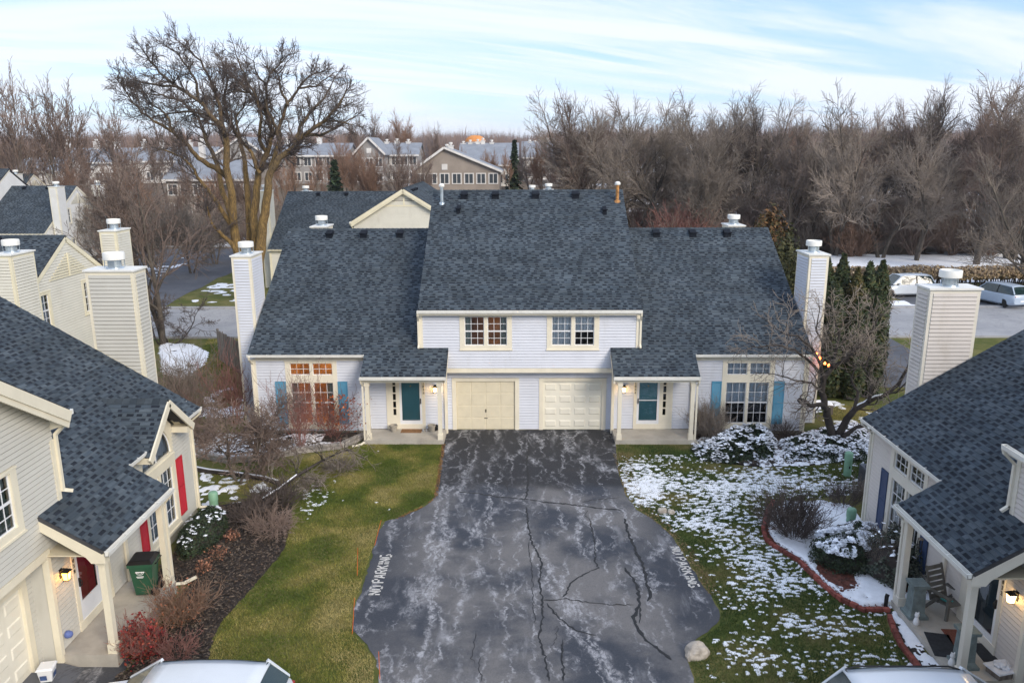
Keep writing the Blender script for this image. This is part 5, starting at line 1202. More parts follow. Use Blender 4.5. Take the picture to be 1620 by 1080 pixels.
# ---------------------------------------------------------------- slender trees between the left-hand houses
def left_trees():
    c = tree_cfg(kids=[7, 6, 5, 4], up=.07, ang=(.35, .85), rmin=.012, wob=.12, len=(.45, .72))
    a = proto_tree(401, 9, 2, .25, .12, 4, c, ('bark_mid', 'twig'), .58); b = proto_tree(402, 8, 1, .22, .1, 4, c, ('bark_mid', 'twig_grey'), .58)
    x, y = G(258, 545); tree_obj('maple_tree', 'tall bare tree with twin dark trunks beside the big cream chimney', a, (x, y, 0), .6, (1.12, 1.12, 1.25))
    x, y = G(240, 520); tree_obj('maple_tree', 'bare tree with one straight grey trunk behind the big cream chimney', b, (x-1.2, y, 0), 2.2, (1.0, 1.0, 1.2))
    s = proto_tree(403, 4.2, 3, .07, .55, 4, tree_cfg(kids=[5, 4, 4, 3], up=.0, ang=(.5, 1.1), rmin=.010, wob=.2), ('bark_dark', 'twig_dark'), .5)
    x, y = G(263, 545); tree_obj('ornamental_tree', 'small dark crooked tree on the snowy bed beside the street', s, (x, y, 0), 1., (1.2, 1.2, 1.0))
    m = proto_tree(405, 7, 3, .12, .3, 4, tree_cfg(kids=[7, 6, 5, 4], up=.06, rmin=.012), ('bark', 'twig_grey'), .5)
    for px, Y, top, lb in ((330, 50, 285, 'bare fine-twigged tree by the far kerb of the side road'), (290, 44, 300, 'bare grey tree left of the side road'), (205, 40, 270, 'bare tree behind the white gable end'), (150, 56, 265, 'bare tree in front of the white gable end'), (440, 52, 300, 'bare tree at the corner of the cream duplex across the street')):
        x = atY(px, 300, Y)[0]; H = atY(px, top, Y)[2]; tree_obj('bare_tree', lb, m, (x, Y, 0), px*.37, (H/7.6,)*3)
left_trees()
def arborvitae():
    rng = random.Random(8); ms = []
    for k in range(3):
        g = np.random.default_rng(60+k); n = 5200; t = g.random(n); a = g.uniform(0, 6.283, n); prof = np.clip(1.03-t**5, 0, 1)*.50*np.minimum(1, .6+t*2.5); k1 = 1-.4*g.random(n)**2; rr = prof*k1*(1+.35*(fbm(np.cos(a)*2+5, t*14+np.sin(a)*2, 70+k, 3)-.5)*2)
        P = np.stack([np.cos(a)*rr, np.sin(a)*rr, t*5.9+.1], -1); N = np.stack([np.cos(a), np.sin(a), np.full(n, .2)], -1)
        col = [(.030, .048, .018), (.040, .058, .020), (.022, .034, .016), (.065, .062, .020)] if k < 2 else [(.075, .07, .022), (.05, .055, .02), (.10, .075, .025)]
        ms.append(leaf_cloud('crown', P, N, (.05, .11), col, 60+k, 2.6, .45))
    tr = MB(); tr.tube([(0, 0, -.1), (0, 0, 5.2)], [.09, .02], 7); tm = tr.mesh('trunk', MATS['bark_dark'])
    for i, (px, Y, top, k) in enumerate(((1310, 6.2, 408, 0), (1336, 7.4, 402, 1), (1358, 6.4, 425, 2), (1378, 6.6, 415, 0), (1398, 7.6, 412, 1), (1326, 4.9, 440, 1), (1362, 4.6, 470, 0), (1392, 5.0, 460, 1))):
        p = atY(px, top, Y); tree_obj('arborvitae_tree', 'tall columnar evergreen in the screen beside the right white chimney', (tm, ms[k]), (p[0], Y, 0), i*1.1, (1.15, 1.15, p[2]/6.0), 'evergreen screen beside the right chimney')
    for px, Y, top, w, lb in ((1216, 13.5, 336, 2.6, 'bronze-tipped evergreen behind the right wing roof'), (1246, 12, 375, 2.2, 'dull green rounded evergreen behind the right wing roof'), (1262, 10.5, 415, 1.8, 'shorter dull green evergreen behind the right wing roof')):
        p = atY(px, top, Y); g = np.random.default_rng(px); P, N = dome_points(7000, w*.62, w*.62, p[2], px, .1, .3); t = P[:, 2]/p[2]
        o = thing('evergreen_tree', lb, 'tree', (p[0], Y, 0)); cols = [(.055, .058, .02), (.07, .065, .024), (.04, .045, .018)] if px > 1220 else [(.10, .06, .022), (.14, .07, .025), (.06, .055, .02)]
        link('crown', leaf_cloud('crown', P, N, (.07, .15), cols, px, 2.0, .5), o); link('trunk', tm, o)
arborvitae()

# ---------------------------------------------------------------- lawns, beds, snow
def gp(*pts): return [G(x, y) for x, y in pts]
LAWN_L = [(-3.5, -1.3), (-3.38, -3.4), (-3.30, -6.3), (-4.12, -7.70), (-4.78, -8.1), (-4.78, -9.1), (-4.68, -12), (-4.7, -13), (-4.5, -14), (-4.1, -14.5), (-3.74, -15.1), (-3.6, -16.2), (-7.6, -16.3),
          (-7.57, -15.2), (-7.73, -14.5), (-7.84, -13.6), (-7.58, -12), (-7.32, -9.9), (-7.59, -8.3), (-7.82, -5.9), (-8.1, -4.2), (-8.7, -3.3), (-8.4, -2.4), (-7.4, -1.95), (-6.8, -1.28)]
LAWN_L2 = gp((322, 745), (330, 768), (400, 785), (470, 770), (510, 735), (480, 725), (420, 738), (375, 744))
LAWN_R = [(3.5, -1.3), (3.3, -3), (3.25, -5), (3.30, -6.3), (3.5, -7.15), (4.0, -8.05), (4.32, -9.05), (4.56, -11.7), (4.75, -13), (4.55, -13.65), (4.05, -14.13), (3.67, -14.55), (3.52, -15.07), (3.5, -16.3), (8.4, -16.3),
          (8.55, -15.3), (8.55, -14.4), (8.7, -13.55), (8.9, -13.05), (8.3, -13.05), (7.9, -12.6), (7.68, -11.8), (7.48, -10.6), (7.05, -9.7), (7.03, -8.65), (7.55, -7.3), (8.4, -6.5), (10.3, -6.2), (11.3, -5.8), (12.5, -4.9), (13.5, -2.6), (10.6, -3.5), (8.4, -3.7), (6.9, -3.3), (6.6, -1.4)]
GR = [(.070, .105, .016), (.125, .155, .026), (.21, .205, .046), (.31, .265, .085), (.38, .32, .135)]
def lawns():
    blades('lawn_grass', 'short green and straw lawn left of the driveway', LAWN_L, 2300, 21, (.025, .06), .016, GR)
    blades('lawn_grass', 'patch of faded lawn among the left-hand shrubs', LAWN_L2, 1300, 22, (.025, .055), .016, GR)
    GR2 = [(.040, .075, .020), (.055, .095, .024), (.085, .115, .03), (.13, .14, .045), (.22, .19, .085)]
    blades('lawn_grass', 'dark green lawn dusted with snow right of the driveway', LAWN_R, 2000, 23, (.03, .065), .016, GR2)
    back = gp((330, 535), (388, 535), (388, 560), (365, 600), (330, 620), (300, 600), (310, 570)); blades('lawn_grass', 'strip of olive lawn by the left wooden fence', back, 260, 24, (.04, .09), .03, GR)
    bk = gp((1290, 660), (1330, 640), (1400, 650), (1395, 700), (1340, 700)); blades('lawn_grass', 'straw coloured lawn under the right-hand magnolia', bk, 1200, 25, (.03, .06), .02, GR[2:])
    ed = [(-3.50, -1.3), (-3.30, -6.3), (-3.5, -6.9), (-4.12, -7.75), (-4.4, -7.95), (-4.05, -7.45), (-3.42, -6.8), (-3.18, -6.1), (-3.36, -1.3)]
    chips('leaf_litter', 'rust-brown leaf litter along the left driveway edge', ed, 900, 26, (.012, .03), [(.20, .10, .03), (.16, .08, .035), (.25, .15, .06)], .015)
    ed = [(3.2, -2.2), (3.9, -2.2), (3.8, -5), (3.9, -7), (4.3, -8.2), (4.7, -10), (4.9, -12.2), (4.6, -12.3), (4.25, -9), (3.5, -7.2), (3.2, -6)]
    chips('leaf_litter', 'tan leaf litter along the right driveway edge', ed, 420, 27, (.012, .03), [(.20, .14, .06), (.15, .10, .05), (.24, .18, .09)], .012)
lawns()
MULCH_L = [(-7.6, -16.2), (-7.57, -15.2), (-7.73, -14.5), (-7.84, -13.6), (-7.58, -12), (-7.32, -9.9), (-7.59, -8.3), (-7.9, -6.9), (-9.2, -6.4), (-10.55, -6.9), (-10.55, -11.8), (-9.35, -11.8), (-9.3, -15.1), (-9.4, -16.2)]
BED_LF = gp((318, 722), (360, 729), (420, 725), (480, 713), (540, 706), (573, 690))+[(-6.7, -.02), (-11.2, -.02), (-13.5, -.02), (-14.0, -2.5)]
BED_R = [(7.64, -7.35), (7.11, -8.67), (7.13, -9.67), (7.56, -10.59), (7.75, -11.77), (7.96, -12.54), (8.35, -12.98), (8.95, -12.98), (9.2, -12.7), (10.35, -12.7), (10.35, -8.2), (10.4, -7.0), (9.6, -6.6), (8.4, -6.75)]
BED_RI = [(7.80, -7.40), (7.28, -8.67), (7.30, -9.58), (7.70, -10.48), (7.90, -11.70), (8.10, -12.42), (8.42, -12.80), (9.0, -12.8), (9.2, -12.7), (10.35, -12.7), (10.35, -8.2), (10.4, -7.0), (9.6, -6.6), (8.4, -6.75)]
BED_R2I = [(8.93, -13.5), (8.79, -14.44), (8.78, -15.37), (8.92, -16.1), (9.12, -16.1), (9.12, -12.8), (9.0, -13.0)]
BED_R2 = [(8.79, -13.54), (8.64, -14.44), (8.63, -15.39), (8.8, -16.1), (9.12, -16.1), (9.12, -12.8), (8.95, -12.95)]
BED_RF = [(6.65, -.05), (11.3, -.05), (13.5, 1.2), (16, .5), (15.5, -2.4), (13.2, -2.5), (10.6, -3.4), (8.4, -3.6), (6.9, -3.1), (6.5, -1.5)]
def mound(name, label, P, cell, amp, mat, base=.03, seed=1):
    xs, ys = [p[0] for p in P], [p[1] for p in P]
    def hf(x, y): d = polydist(x, y, P); return np.where(d > 0, base*np.clip(d/.25, 0, 1)+amp*(fbm(x*5, y*5, seed, 3)-.35), -.03)
    return tag(sheet(name, min(xs)-.1, max(xs)+.1, min(ys)-.1, max(ys)+.1, cell, hf, lambda x, y: inpoly(x, y, P), MATS[mat]), label, kind='structure')
def beds():
    mound('mulch_bed', 'dark mulch bed in front of the red-shuttered duplex', MULCH_L, .09, .05, 'mulch', .05, 3)
    mound('mulch_bed', 'planting bed under the lit window of the pale duplex', BED_LF, .10, .04, 'mulch', .16, 4)
    mound('mulch_bed', 'snowy planting bed inside the red brick edging', BED_R, .10, .03, 'red_mulch', .06, 5)
    mound('mulch_bed', 'narrow planting bed along the beige porch', BED_R2, .07, .03, 'mulch', .05, 6)
    mound('mulch_bed', 'planting bed under the right wing windows', BED_RF, .10, .06, 'mulch', .06, 7)
    br = [(.05, .035, .026), (.085, .06, .042), (.03, .024, .02), (.13, .10, .075)]
    chips('mulch_chips', 'bark chips and dead leaves on the left mulch bed', MULCH_L, 420, 31, (.015, .04), br, lambda x, y: .06+.03*fbm(x*5, y*5, 3, 2), .03)
    chips('mulch_chips', 'dead leaves on the bed under the lit window', BED_LF, 160, 32, (.015, .04), br, .17, .03)
    chips('mulch_chips', 'dead leaves on the bed under the right wing windows', BED_RF, 300, 33, (.015, .045), br, .07, .05)
    chips('mulch_chips', 'red bark chips inside the brick edging', BED_R, 160, 34, (.015, .035), [(.15, .05, .03), (.10, .04, .03), (.07, .04, .03)], .075, .02)
    def dr(x, y): # right lawn: more snow by the drive corner and along the beds, thin elsewhere
        e = lambda cx, cy, rx, ry: np.exp(-(((x-cx)/rx)**2+((y-cy)/ry)**2))
        return .372-.03*(y < -11)+.215*e(4.1, -5.3, .7, 1.7)+.13*e(9, -5.2, 3.2, 1.0)+.10*e(5.6, -7.6, 1.4, 1.5)+.09*e(6.8, -6.2, 1.6, 1.2)+.06*e(6.6, -12, 1.5, 3)-.12*np.exp(-((x-3.4)/.7)**2)*(y < -7)-.2*(y > -2.4)-.10*e(4.6, -11, .9, 3)-.08*e(5.2, -3.4, 1.3, .8)
    snow('snow', 'patchy thin snow on the lawn right of the driveway', LAWN_R, .03, dr, .010, 1.1, 15., 0.022, 3, .70, .06, .55)
    snow('snow', 'smooth snow inside the red brick edging', BED_RI, .05, lambda x, y: .74-.55*np.exp(-(((x-8.35)/.5)**2+((y+11.2)/.6)**2))-.3*np.exp(-(((x-9.7)/.8)**2+((y+11.9)/.5)**2)), .05, 1.2, 6, .06, 5, .35, .06)
    snow('snow', 'snow along the beige porch', BED_R2I, .04, .54, .02, 2, 8, .045, 6, .4, .05)
    snow('snow', 'speckled snow on the planting bed under the lit window', BED_LF, .055, lambda x, y: .66-.45*(x > -8.3)*(y > -1.4)-.4*(y > -.45), .03, 1.2, 7, .14, 7, .55)
    snow('snow', 'speckled snow among the plants under the right wing windows', BED_RF, .06, lambda x, y: .52-.3*(y > -.6)*(x < 11.2), .05, 1.0, 5, .06, 8, .55)
    snow('snow', 'snow strips by the green pedestal and the grey house corner', gp((318, 742), (322, 800), (350, 815), (420, 800), (430, 770), (395, 755)), .06, lambda x, y: .44, .03, 1.4, 6, .01, 9, .5)
    snow('snow', 'last snow specks on the lawn left of the driveway', LAWN_L, .04, lambda x, y: .20+.17*np.exp(-(((x+7.4)/1.0)**2+((y+6)/1.2)**2))+.16*np.exp(-(((x+5)/.6)**2+((y+6.5)/.6)**2)), .010, 1.1, 12, .02, 10, .6, .2)
    bd = gp((255, 545), (300, 545), (325, 560), (318, 580), (290, 600), (262, 590))
    mound('mulch_bed', 'snowy tree bed behind the big cream chimney', bd, .25, .05, 'mulch', .08, 8); snow('snow', 'snow on the tree bed behind the big cream chimney', bd, .14, .60, .05, .5, 2.4, .07, 11, .45)
    isl = gp((298, 473), (318, 461), (345, 445), (378, 431), (400, 440), (400, 491), (345, 491))
    snow('snow', 'snow on the lawn corner between the street and the side road', isl, .25, lambda x, y: .48, .05, .22, 1.2, .01, 12, .5, 1.0)
    snow('snow', 'snow under the trees left of the side road', gp((150, 440), (240, 420), (300, 405), (300, 415), (240, 445), (160, 470)), .3, .46, .05, .3, 1.2, .02, 13)
    snow('snow', 'open snow field in front of the right-hand woods', [(22, 37.5), (120, 37.5), (130, 57), (60, 57), (26, 55)], .4, .72, .10, .12, .8, .02, 14, .35, 1.)
    snow('snow', 'snow strip beside the parking bay', [(24, 27.2), (29, 27.2), (29, 34), (24, 34)], .2, .58, .06, .4, 1.5, .01, 15)
    snow('snow', 'snow between the pale duplex and the left fence', [(-16, 2), (-12.4, 2), (-12.4, 6), (-15, 6.5)], .12, .48, .04, .7, 3, .01, 16)
    snow('snow', 'snow beside the right wing under the magnolia', [(11.5, .8), (16, .5), (15.5, 4.2), (13, 4.5), (11.6, 4)], .10, .40, .04, .9, 4, .01, 17)
    snow('snow', 'snow behind the left-hand shrubs', [(-14.5, -4.5), (-10.7, -5.0), (-10.6, -6.8), (-14.5, -6.8)], .08, .42, .03, 1.2, 5, .01, 18)
beds()
def course(P, step):
    """points and headings at equal steps along a path"""
    o = []; carry = 0
    for a, b in zip(P[:-1], P[1:]):
        L = math.hypot(b[0]-a[0], b[1]-a[1]); d = carry
        while d < L: o.append((a[0]+(b[0]-a[0])*d/L, a[1]+(b[1]-a[1])*d/L, math.atan2(b[1]-a[1], b[0]-a[0]))); d += step
        carry = d-L
    return o
def edging():
    M('brick_red', (.22, .060, .045), .9, .25, 8, .4, 60, rand=.35); M('block_grey', (.30, .275, .25), .95, .25, 4, .5, 40, rand=.2)
    bm_ = MB(); bm_.box(-.097, .097, -.055, .055, -.02, .115); bk = bevel_mesh(bm_.mesh('brick', MATS['brick_red']), .010, 1)
    rng = random.Random(3)
    for P, lb in (([G(*p) for p in ((1222, 797), (1213, 812), (1207, 840), (1212, 856), (1225, 866), (1265, 891), (1300, 926), (1330, 951), (1365, 967), (1402, 967))], 'wavy red brick edging round the snowy bed'), ([G(*p) for p in ((1408, 982), (1414, 1000), (1425, 1022), (1455, 1062), (1475, 1080))], 'red brick edging of the narrow bed by the beige porch')):
        o = thing('brick_edging', lb, 'edging', (P[0][0], P[0][1], 0), 0)
        for x, y, a in course(P, .205): link('brick', bk, o, (x-P[0][0], y-P[0][1], rng.uniform(-.005, .012)), (rng.uniform(-.06, .06), rng.uniform(-.05, .05), a+rng.uniform(-.06, .06)), (1, 1, rng.uniform(.95, 1.25)))
    b2 = MB(); b2.box(-.145, .145, -.09, .09, 0, .115); bb = bevel_mesh(b2.mesh('block', MATS['block_grey']), .014, 1)
    P = [G(*p) for p in ((300, 716), (318, 724), (360, 732), (420, 728), (480, 716), (540, 709), (578, 692))]; o = thing('retaining_edge', 'low grey block retaining edge below the lit window', 'edging', (P[0][0], P[0][1], 0))
    for k in (0, 1):
        for x, y, a in course(P, .30): dx, dy = -math.sin(a)*.03*k, math.cos(a)*.03*k; link('block', bb, o, (x-P[0][0]+dx+math.cos(a)*.15*k, y-P[0][1]+dy+math.sin(a)*.15*k, .117*k+rng.uniform(0, .006)), (0, rng.uniform(-.02, .02), a+rng.uniform(-.05, .05)))
    P = [G(*p) for p in ((300, 742), (330, 748), (375, 753), (420, 760), (440, 766))]; o = thing('timber_edge', 'dark snow-topped timber edging behind the green pedestal', 'edging', (P[0][0], P[0][1], 0)); m = MB(); s = MB()
    for a, b in zip(P[:-1], P[1:]):
        m.bar((a[0]-P[0][0], a[1]-P[0][1], .07), (b[0]-P[0][0], b[1]-P[0][1], .07), .14, .14); s.bar((a[0]-P[0][0], a[1]-P[0][1]+.02, .15), (b[0]-P[0][0], b[1]-P[0][1]+.02, .15), .07, .02)
    m.build('timber', MATS['bark_dark'], o); s.build('snow_cap', MATS['snow'], o)
edging()

# ---------------------------------------------------------------- shrubs
def shrubs():
    def B(name, label, px, py, h, w, stems, mat, seed, kids=4, r=.009, lev=2, up=.1, spread=.9, base=.15, group=None, xy=None, z=0.):
        x, y = xy or G(px, py); o = thing(name, label, 'shrub', (x, y, z), 0, group); link('stems', bush_mesh(seed, h, w, stems, kids, r, mat, lev, up, spread, base), o); return o
    B('bare_shrub', 'dense dark twiggy shrub at the edge of the left lawn', 440, 803, 1.0, 1.5, 60, 'twig_dark', 501, 5, .010, 2, .02)
    B('bare_shrub', 'low tangled shrub in the snow beside the green pedestal', 396, 822, .8, 1.5, 44, 'twig_dark', 502, 5, .010, 2, .0)
    B('bare_shrub', 'spreading brown shrub below the dense twiggy shrub', 430, 840, .8, 1.5, 60, 'twig', 503, 5, .009, 2, .0)
    B('bare_shrub', 'grey brush heap at the corner of the left lawn', 537, 745, .7, 1.5, 50, 'twig_grey', 504, 5, .008, 2, -.03)
    B('bare_shrub', 'low grey brush under the leaning branch', 492, 768, .55, 1.5, 44, 'twig_grey', 505, 5, .008, 2, -.03)
    B('bare_shrub', 'upright reddish shrub in front of the lit window', 470, 705, 2.5, 1.2, 34, 'twig_red', 506, 5, .008, 2, .13, xy=(-8.95, -1.9), z=.1)
    o = B('leafy_shrub', 'rust-leaved shrub under the lit window beside the porch', 520, 692, 1.7, 1.7, 36, 'twig_red', 507, 4, .009, 2, .06, xy=(-7.9, -.75), z=.12)
    g = np.random.default_rng(4); n = 420; P = np.stack([g.normal(0, .62, n), g.normal(0, .35, n), g.uniform(.4, 1.8, n)], -1); link('leaves', leaf_cloud('leaves', P, g.normal(0, 1, (n, 3)), (.05, .09), [(.33, .075, .022), (.26, .06, .02), (.40, .12, .035)], 5, 1.5, 1.), o)
    B('bare_shrub', 'tall reddish-brown shrub at the corner by the left fence', 385, 640, 2.5, 1.7, 46, 'twig_red', 508, 5, .010, 2, .1, xy=(-12.6, 1.2))
    B('bare_shrub', 'big brown shrub between the grey house and the fence', 345, 690, 2.4, 2.0, 46, 'twig', 509, 5, .010, 2, .06, xy=(-14.2, -.6))
    B('bare_shrub', 'fine brown shrub beside the far corner of the grey house', 330, 720, 1.8, 1.8, 40, 'twig', 510, 5, .010, 2, .06, xy=(-13.0, -1.8))
    B('bare_shrub', 'grey shrub along the left fence', 320, 640, 2.2, 2.6, 70, 'twig_grey', 511, 5, .012, 2, .06, xy=(-15.8, 3.6))
    B('bare_shrub', 'tan rounded shrub beside the right-hand porch', 1130, 690, 1.25, 1.25, 85, 'twig_grey', 512, 5, .008, 2, .12, .9, .2, xy=(7.25, -.62), z=.05)
    B('bare_shrub', 'small bare shrub under the blue shutter of the right wing', 1245, 690, .75, .8, 30, 'twig_dark', 513, 4, .007, 2, .05, xy=(10.3, -.5), z=.05)
    B('bare_shrub', 'large round brown shrub standing in the snowy brick-edged bed', 1255, 850, 1.25, 1.55, 130, 'twig_dark', 514, 5, .008, 2, .1, .95, .22, z=.05)
    B('bare_shrub', 'small fine shrub in the snow behind the green pedestal', 1335, 802, .75, .95, 45, 'twig_dark', 515, 4, .007, 2, .08, z=.05)
    B('bare_shrub', 'small pale shrub at the back corner of the snowy bed', 1355, 785, .6, .8, 30, 'twig_grey', 516, 4, .007, 2, .08, z=.03)
    evergreen('evergreen_shrub', 'rounded clipped evergreen with snow on top in the brick-edged bed', (8.95, -10.55, .03), 1.02, .92, .92, 61, 9000, (.025, .06), DKGREEN, 2600)
    evergreen('evergreen_shrub', 'dark low evergreen behind the snow-topped round shrub', (9.75, -9.4, .03), .75, .6, .55, 62, 4500, (.025, .06), DKGREEN, 500)
    o = evergreen('evergreen_shrub', 'loose grey-green juniper beside the beige porch post', (9.72, -11.25, .03), .72, .95, 1.15, 63, 6500, (.03, .07), [(.07, .085, .06), (.05, .065, .05), (.09, .10, .075)], 120, rough=.3)
    link('stems', bush_mesh(64, 1.1, 1.1, 60, 4, .006, 'twig_grey', 2, .1), o)
    evergreen('evergreen_hedge', 'dark clipped hedge block under the red shutter', (-9.95, -9.25, .05), .62, 1.35, .78, 65, 9000, (.025, .06), DKGREEN, 90, rough=.06, cat='hedge')
    # barberry and the rusty shrubs of the left mulch bed
    x, y = G(228, 1035); o = B('leafy_shrub', 'deep red leaved shrub beside the grey house porch', 0, 0, .75, .9, 60, 'twig_red', 520, 4, .007, 2, .08, xy=(x, y), z=.04)
    P, N = dome_points(1500, .52, .52, .85, 521, .25, .6); link('leaves', leaf_cloud('leaves', P, N, (.035, .065), [(.20, .022, .022), (.27, .035, .028), (.14, .018, .02), (.30, .07, .04)], 6, 1.4, .9), o)
    x, y = G(288, 985); o = B('leafy_shrub', 'rusty half-bare shrub beside the grey house porch', 0, 0, .95, 1.1, 70, 'twig_warm', 522, 5, .007, 2, .08, xy=(x, y), z=.04)
    P, N = dome_points(420, .55, .55, 1.0, 523, .25, .7); link('leaves', leaf_cloud('leaves', P, N, (.03, .06), [(.30, .12, .06), (.24, .10, .06)], 7, 1.4, .9), o)
    x, y = G(283, 1040); B('bare_shrub', 'sprawling red-stemmed shrub between the red and rusty shrubs', 0, 0, .55, .9, 34, 'twig_red', 524, 4, .007, 2, .0, xy=(x, y), z=.04)
    for k, (px, py, s) in enumerate(((345, 885, .34), (322, 905, .30), (368, 855, .26))):
        x, y = G(px, py); o = thing('dried_perennial', ('rusty dried flower clump beside the dark clipped hedge', 'rusty dried flower clump below the clipped hedge', 'small rusty dried clump on the dark mulch')[k], 'plant', (x, y, .05)); P, N = dome_points(160, s, s, s*1.1, 530+k, .2, .6); link('leaves', leaf_cloud('leaves', P, N, (.03, .06), [(.22, .10, .06), (.28, .13, .08)], k, 1.4, .9), o); link('stems', bush_mesh(533+k, s, s, 14, 2, .004, 'twig_warm', 1), o)
    # leaning branch with snow on it
    rng = random.Random(12); T, C, S = Tubes(), Tubes(), Tubes(); x0, y0 = G(395, 806); pts = [G(395, 806)+(.05,), G(415, 790, .45)+(.45,), G(440, 775, .55)+(.55,), G(470, 752, .75)+(.75,), G(510, 728, 1.0)+(1.0,), G(545, 712, 1.15)+(1.15,)]
    o = thing('leaning_shrub', 'dark leaning shrub stem with a line of snow along it', 'shrub', (x0, y0, 0)); Q = [Vector((a-x0, b-y0, c)) for a, b, c in pts]; T.add(Q, [.085, .075, .065, .055, .04, .02], 6); S.add([q+Vector((0, -.01, .055)) for q in Q[1:4]], [.03, .035, .02], 5)
    cf = tree_cfg(kids=[5, 4, 3], up=-.02, rmin=.007, wob=.22, ang=(.5, 1.2))
    for q in Q[2:]:
        for k in range(5): branch(rng, T, C, q, rdir(rng, Vector((.5, .2, .5)), 1.0), rng.uniform(.5, 1.1), .02, 1, 3, cf)
    link('trunk', T.mesh('trunk', MATS['bark_dark']), o); link('crown', C.mesh('crown', MATS['twig_grey']), o); link('snow_cap', S.mesh('snow_cap', MATS['snow']), o)
    # ornamental tree by the grey house corner
    p = proto_tree(540, 4.0, 3, .085, .30, 4, tree_cfg(kids=[6, 5, 5, 4], up=.03, ang=(.5, 1.1), rmin=.008, wob=.16, len=(.5, .8)), ('bark', 'twig'), .48); tree_obj('ornamental_tree', 'small many-stemmed bare tree in front of the snowy left bed', p, (-10.25, -4.9, 0), .4, (1.05, 1.0, 1.08))
    # ground cover with snow under the right wing
    def cover(label, P, n, seed, h, snow_n):
        x, y, g = scatter(P, n*3, seed); k = min(n, len(x)); x, y = x[:k], y[:k]; z = .05+h*np.clip(polydist(x, y, P)/.5, 0, 1)*(.5+.9*fbm(x*1.6, y*1.6, seed, 3))*g.uniform(.5, 1, k); pts = np.stack([x, y, z], -1); N = np.tile([0, -.2, 1.], (k, 1))
        cx, cy = float(x.mean()), float(y.mean()); off = np.array([cx, cy, 0]); o = thing('ground_cover', label, 'ground cover', (cx, cy, 0)); link('foliage', leaf_cloud('foliage', pts-off, N, (.04, .09), DKGREEN, seed, 1.5, .7), o)
        x, y, g = scatter(P, snow_n*3, seed+1); k = min(snow_n, len(x)); x, y = x[:k], y[:k]; m = fbm(x*4, y*4, seed+5, 3) > .44; x, y = x[m], y[m]; z = .08+h*np.clip(polydist(x, y, P)/.5, 0, 1)*(.5+.9*fbm(x*1.6, y*1.6, seed, 3)); pts = np.stack([x, y, z], -1)-off; link('snow_cap', leaf_cloud('snow_cap', pts, np.tile([0, 0, 1.], (len(x), 1)), (.05, .13), [(.84, .87, .92)], seed+2, 1.5, .22), o)
    cover('dark evergreen ground cover with snow beside the right-hand porch', gp((1092, 712), (1130, 700), (1185, 682), (1230, 700), (1225, 728), (1160, 736), (1110, 730)), 9000, 71, .55, 2400)
    cover('trailing ground cover with snow round the magnolia trunk', gp((1230, 700), (1275, 690), (1330, 672), (1375, 690), (1378, 730), (1300, 734), (1240, 730)), 7000, 73, .32, 2600)
shrubs()
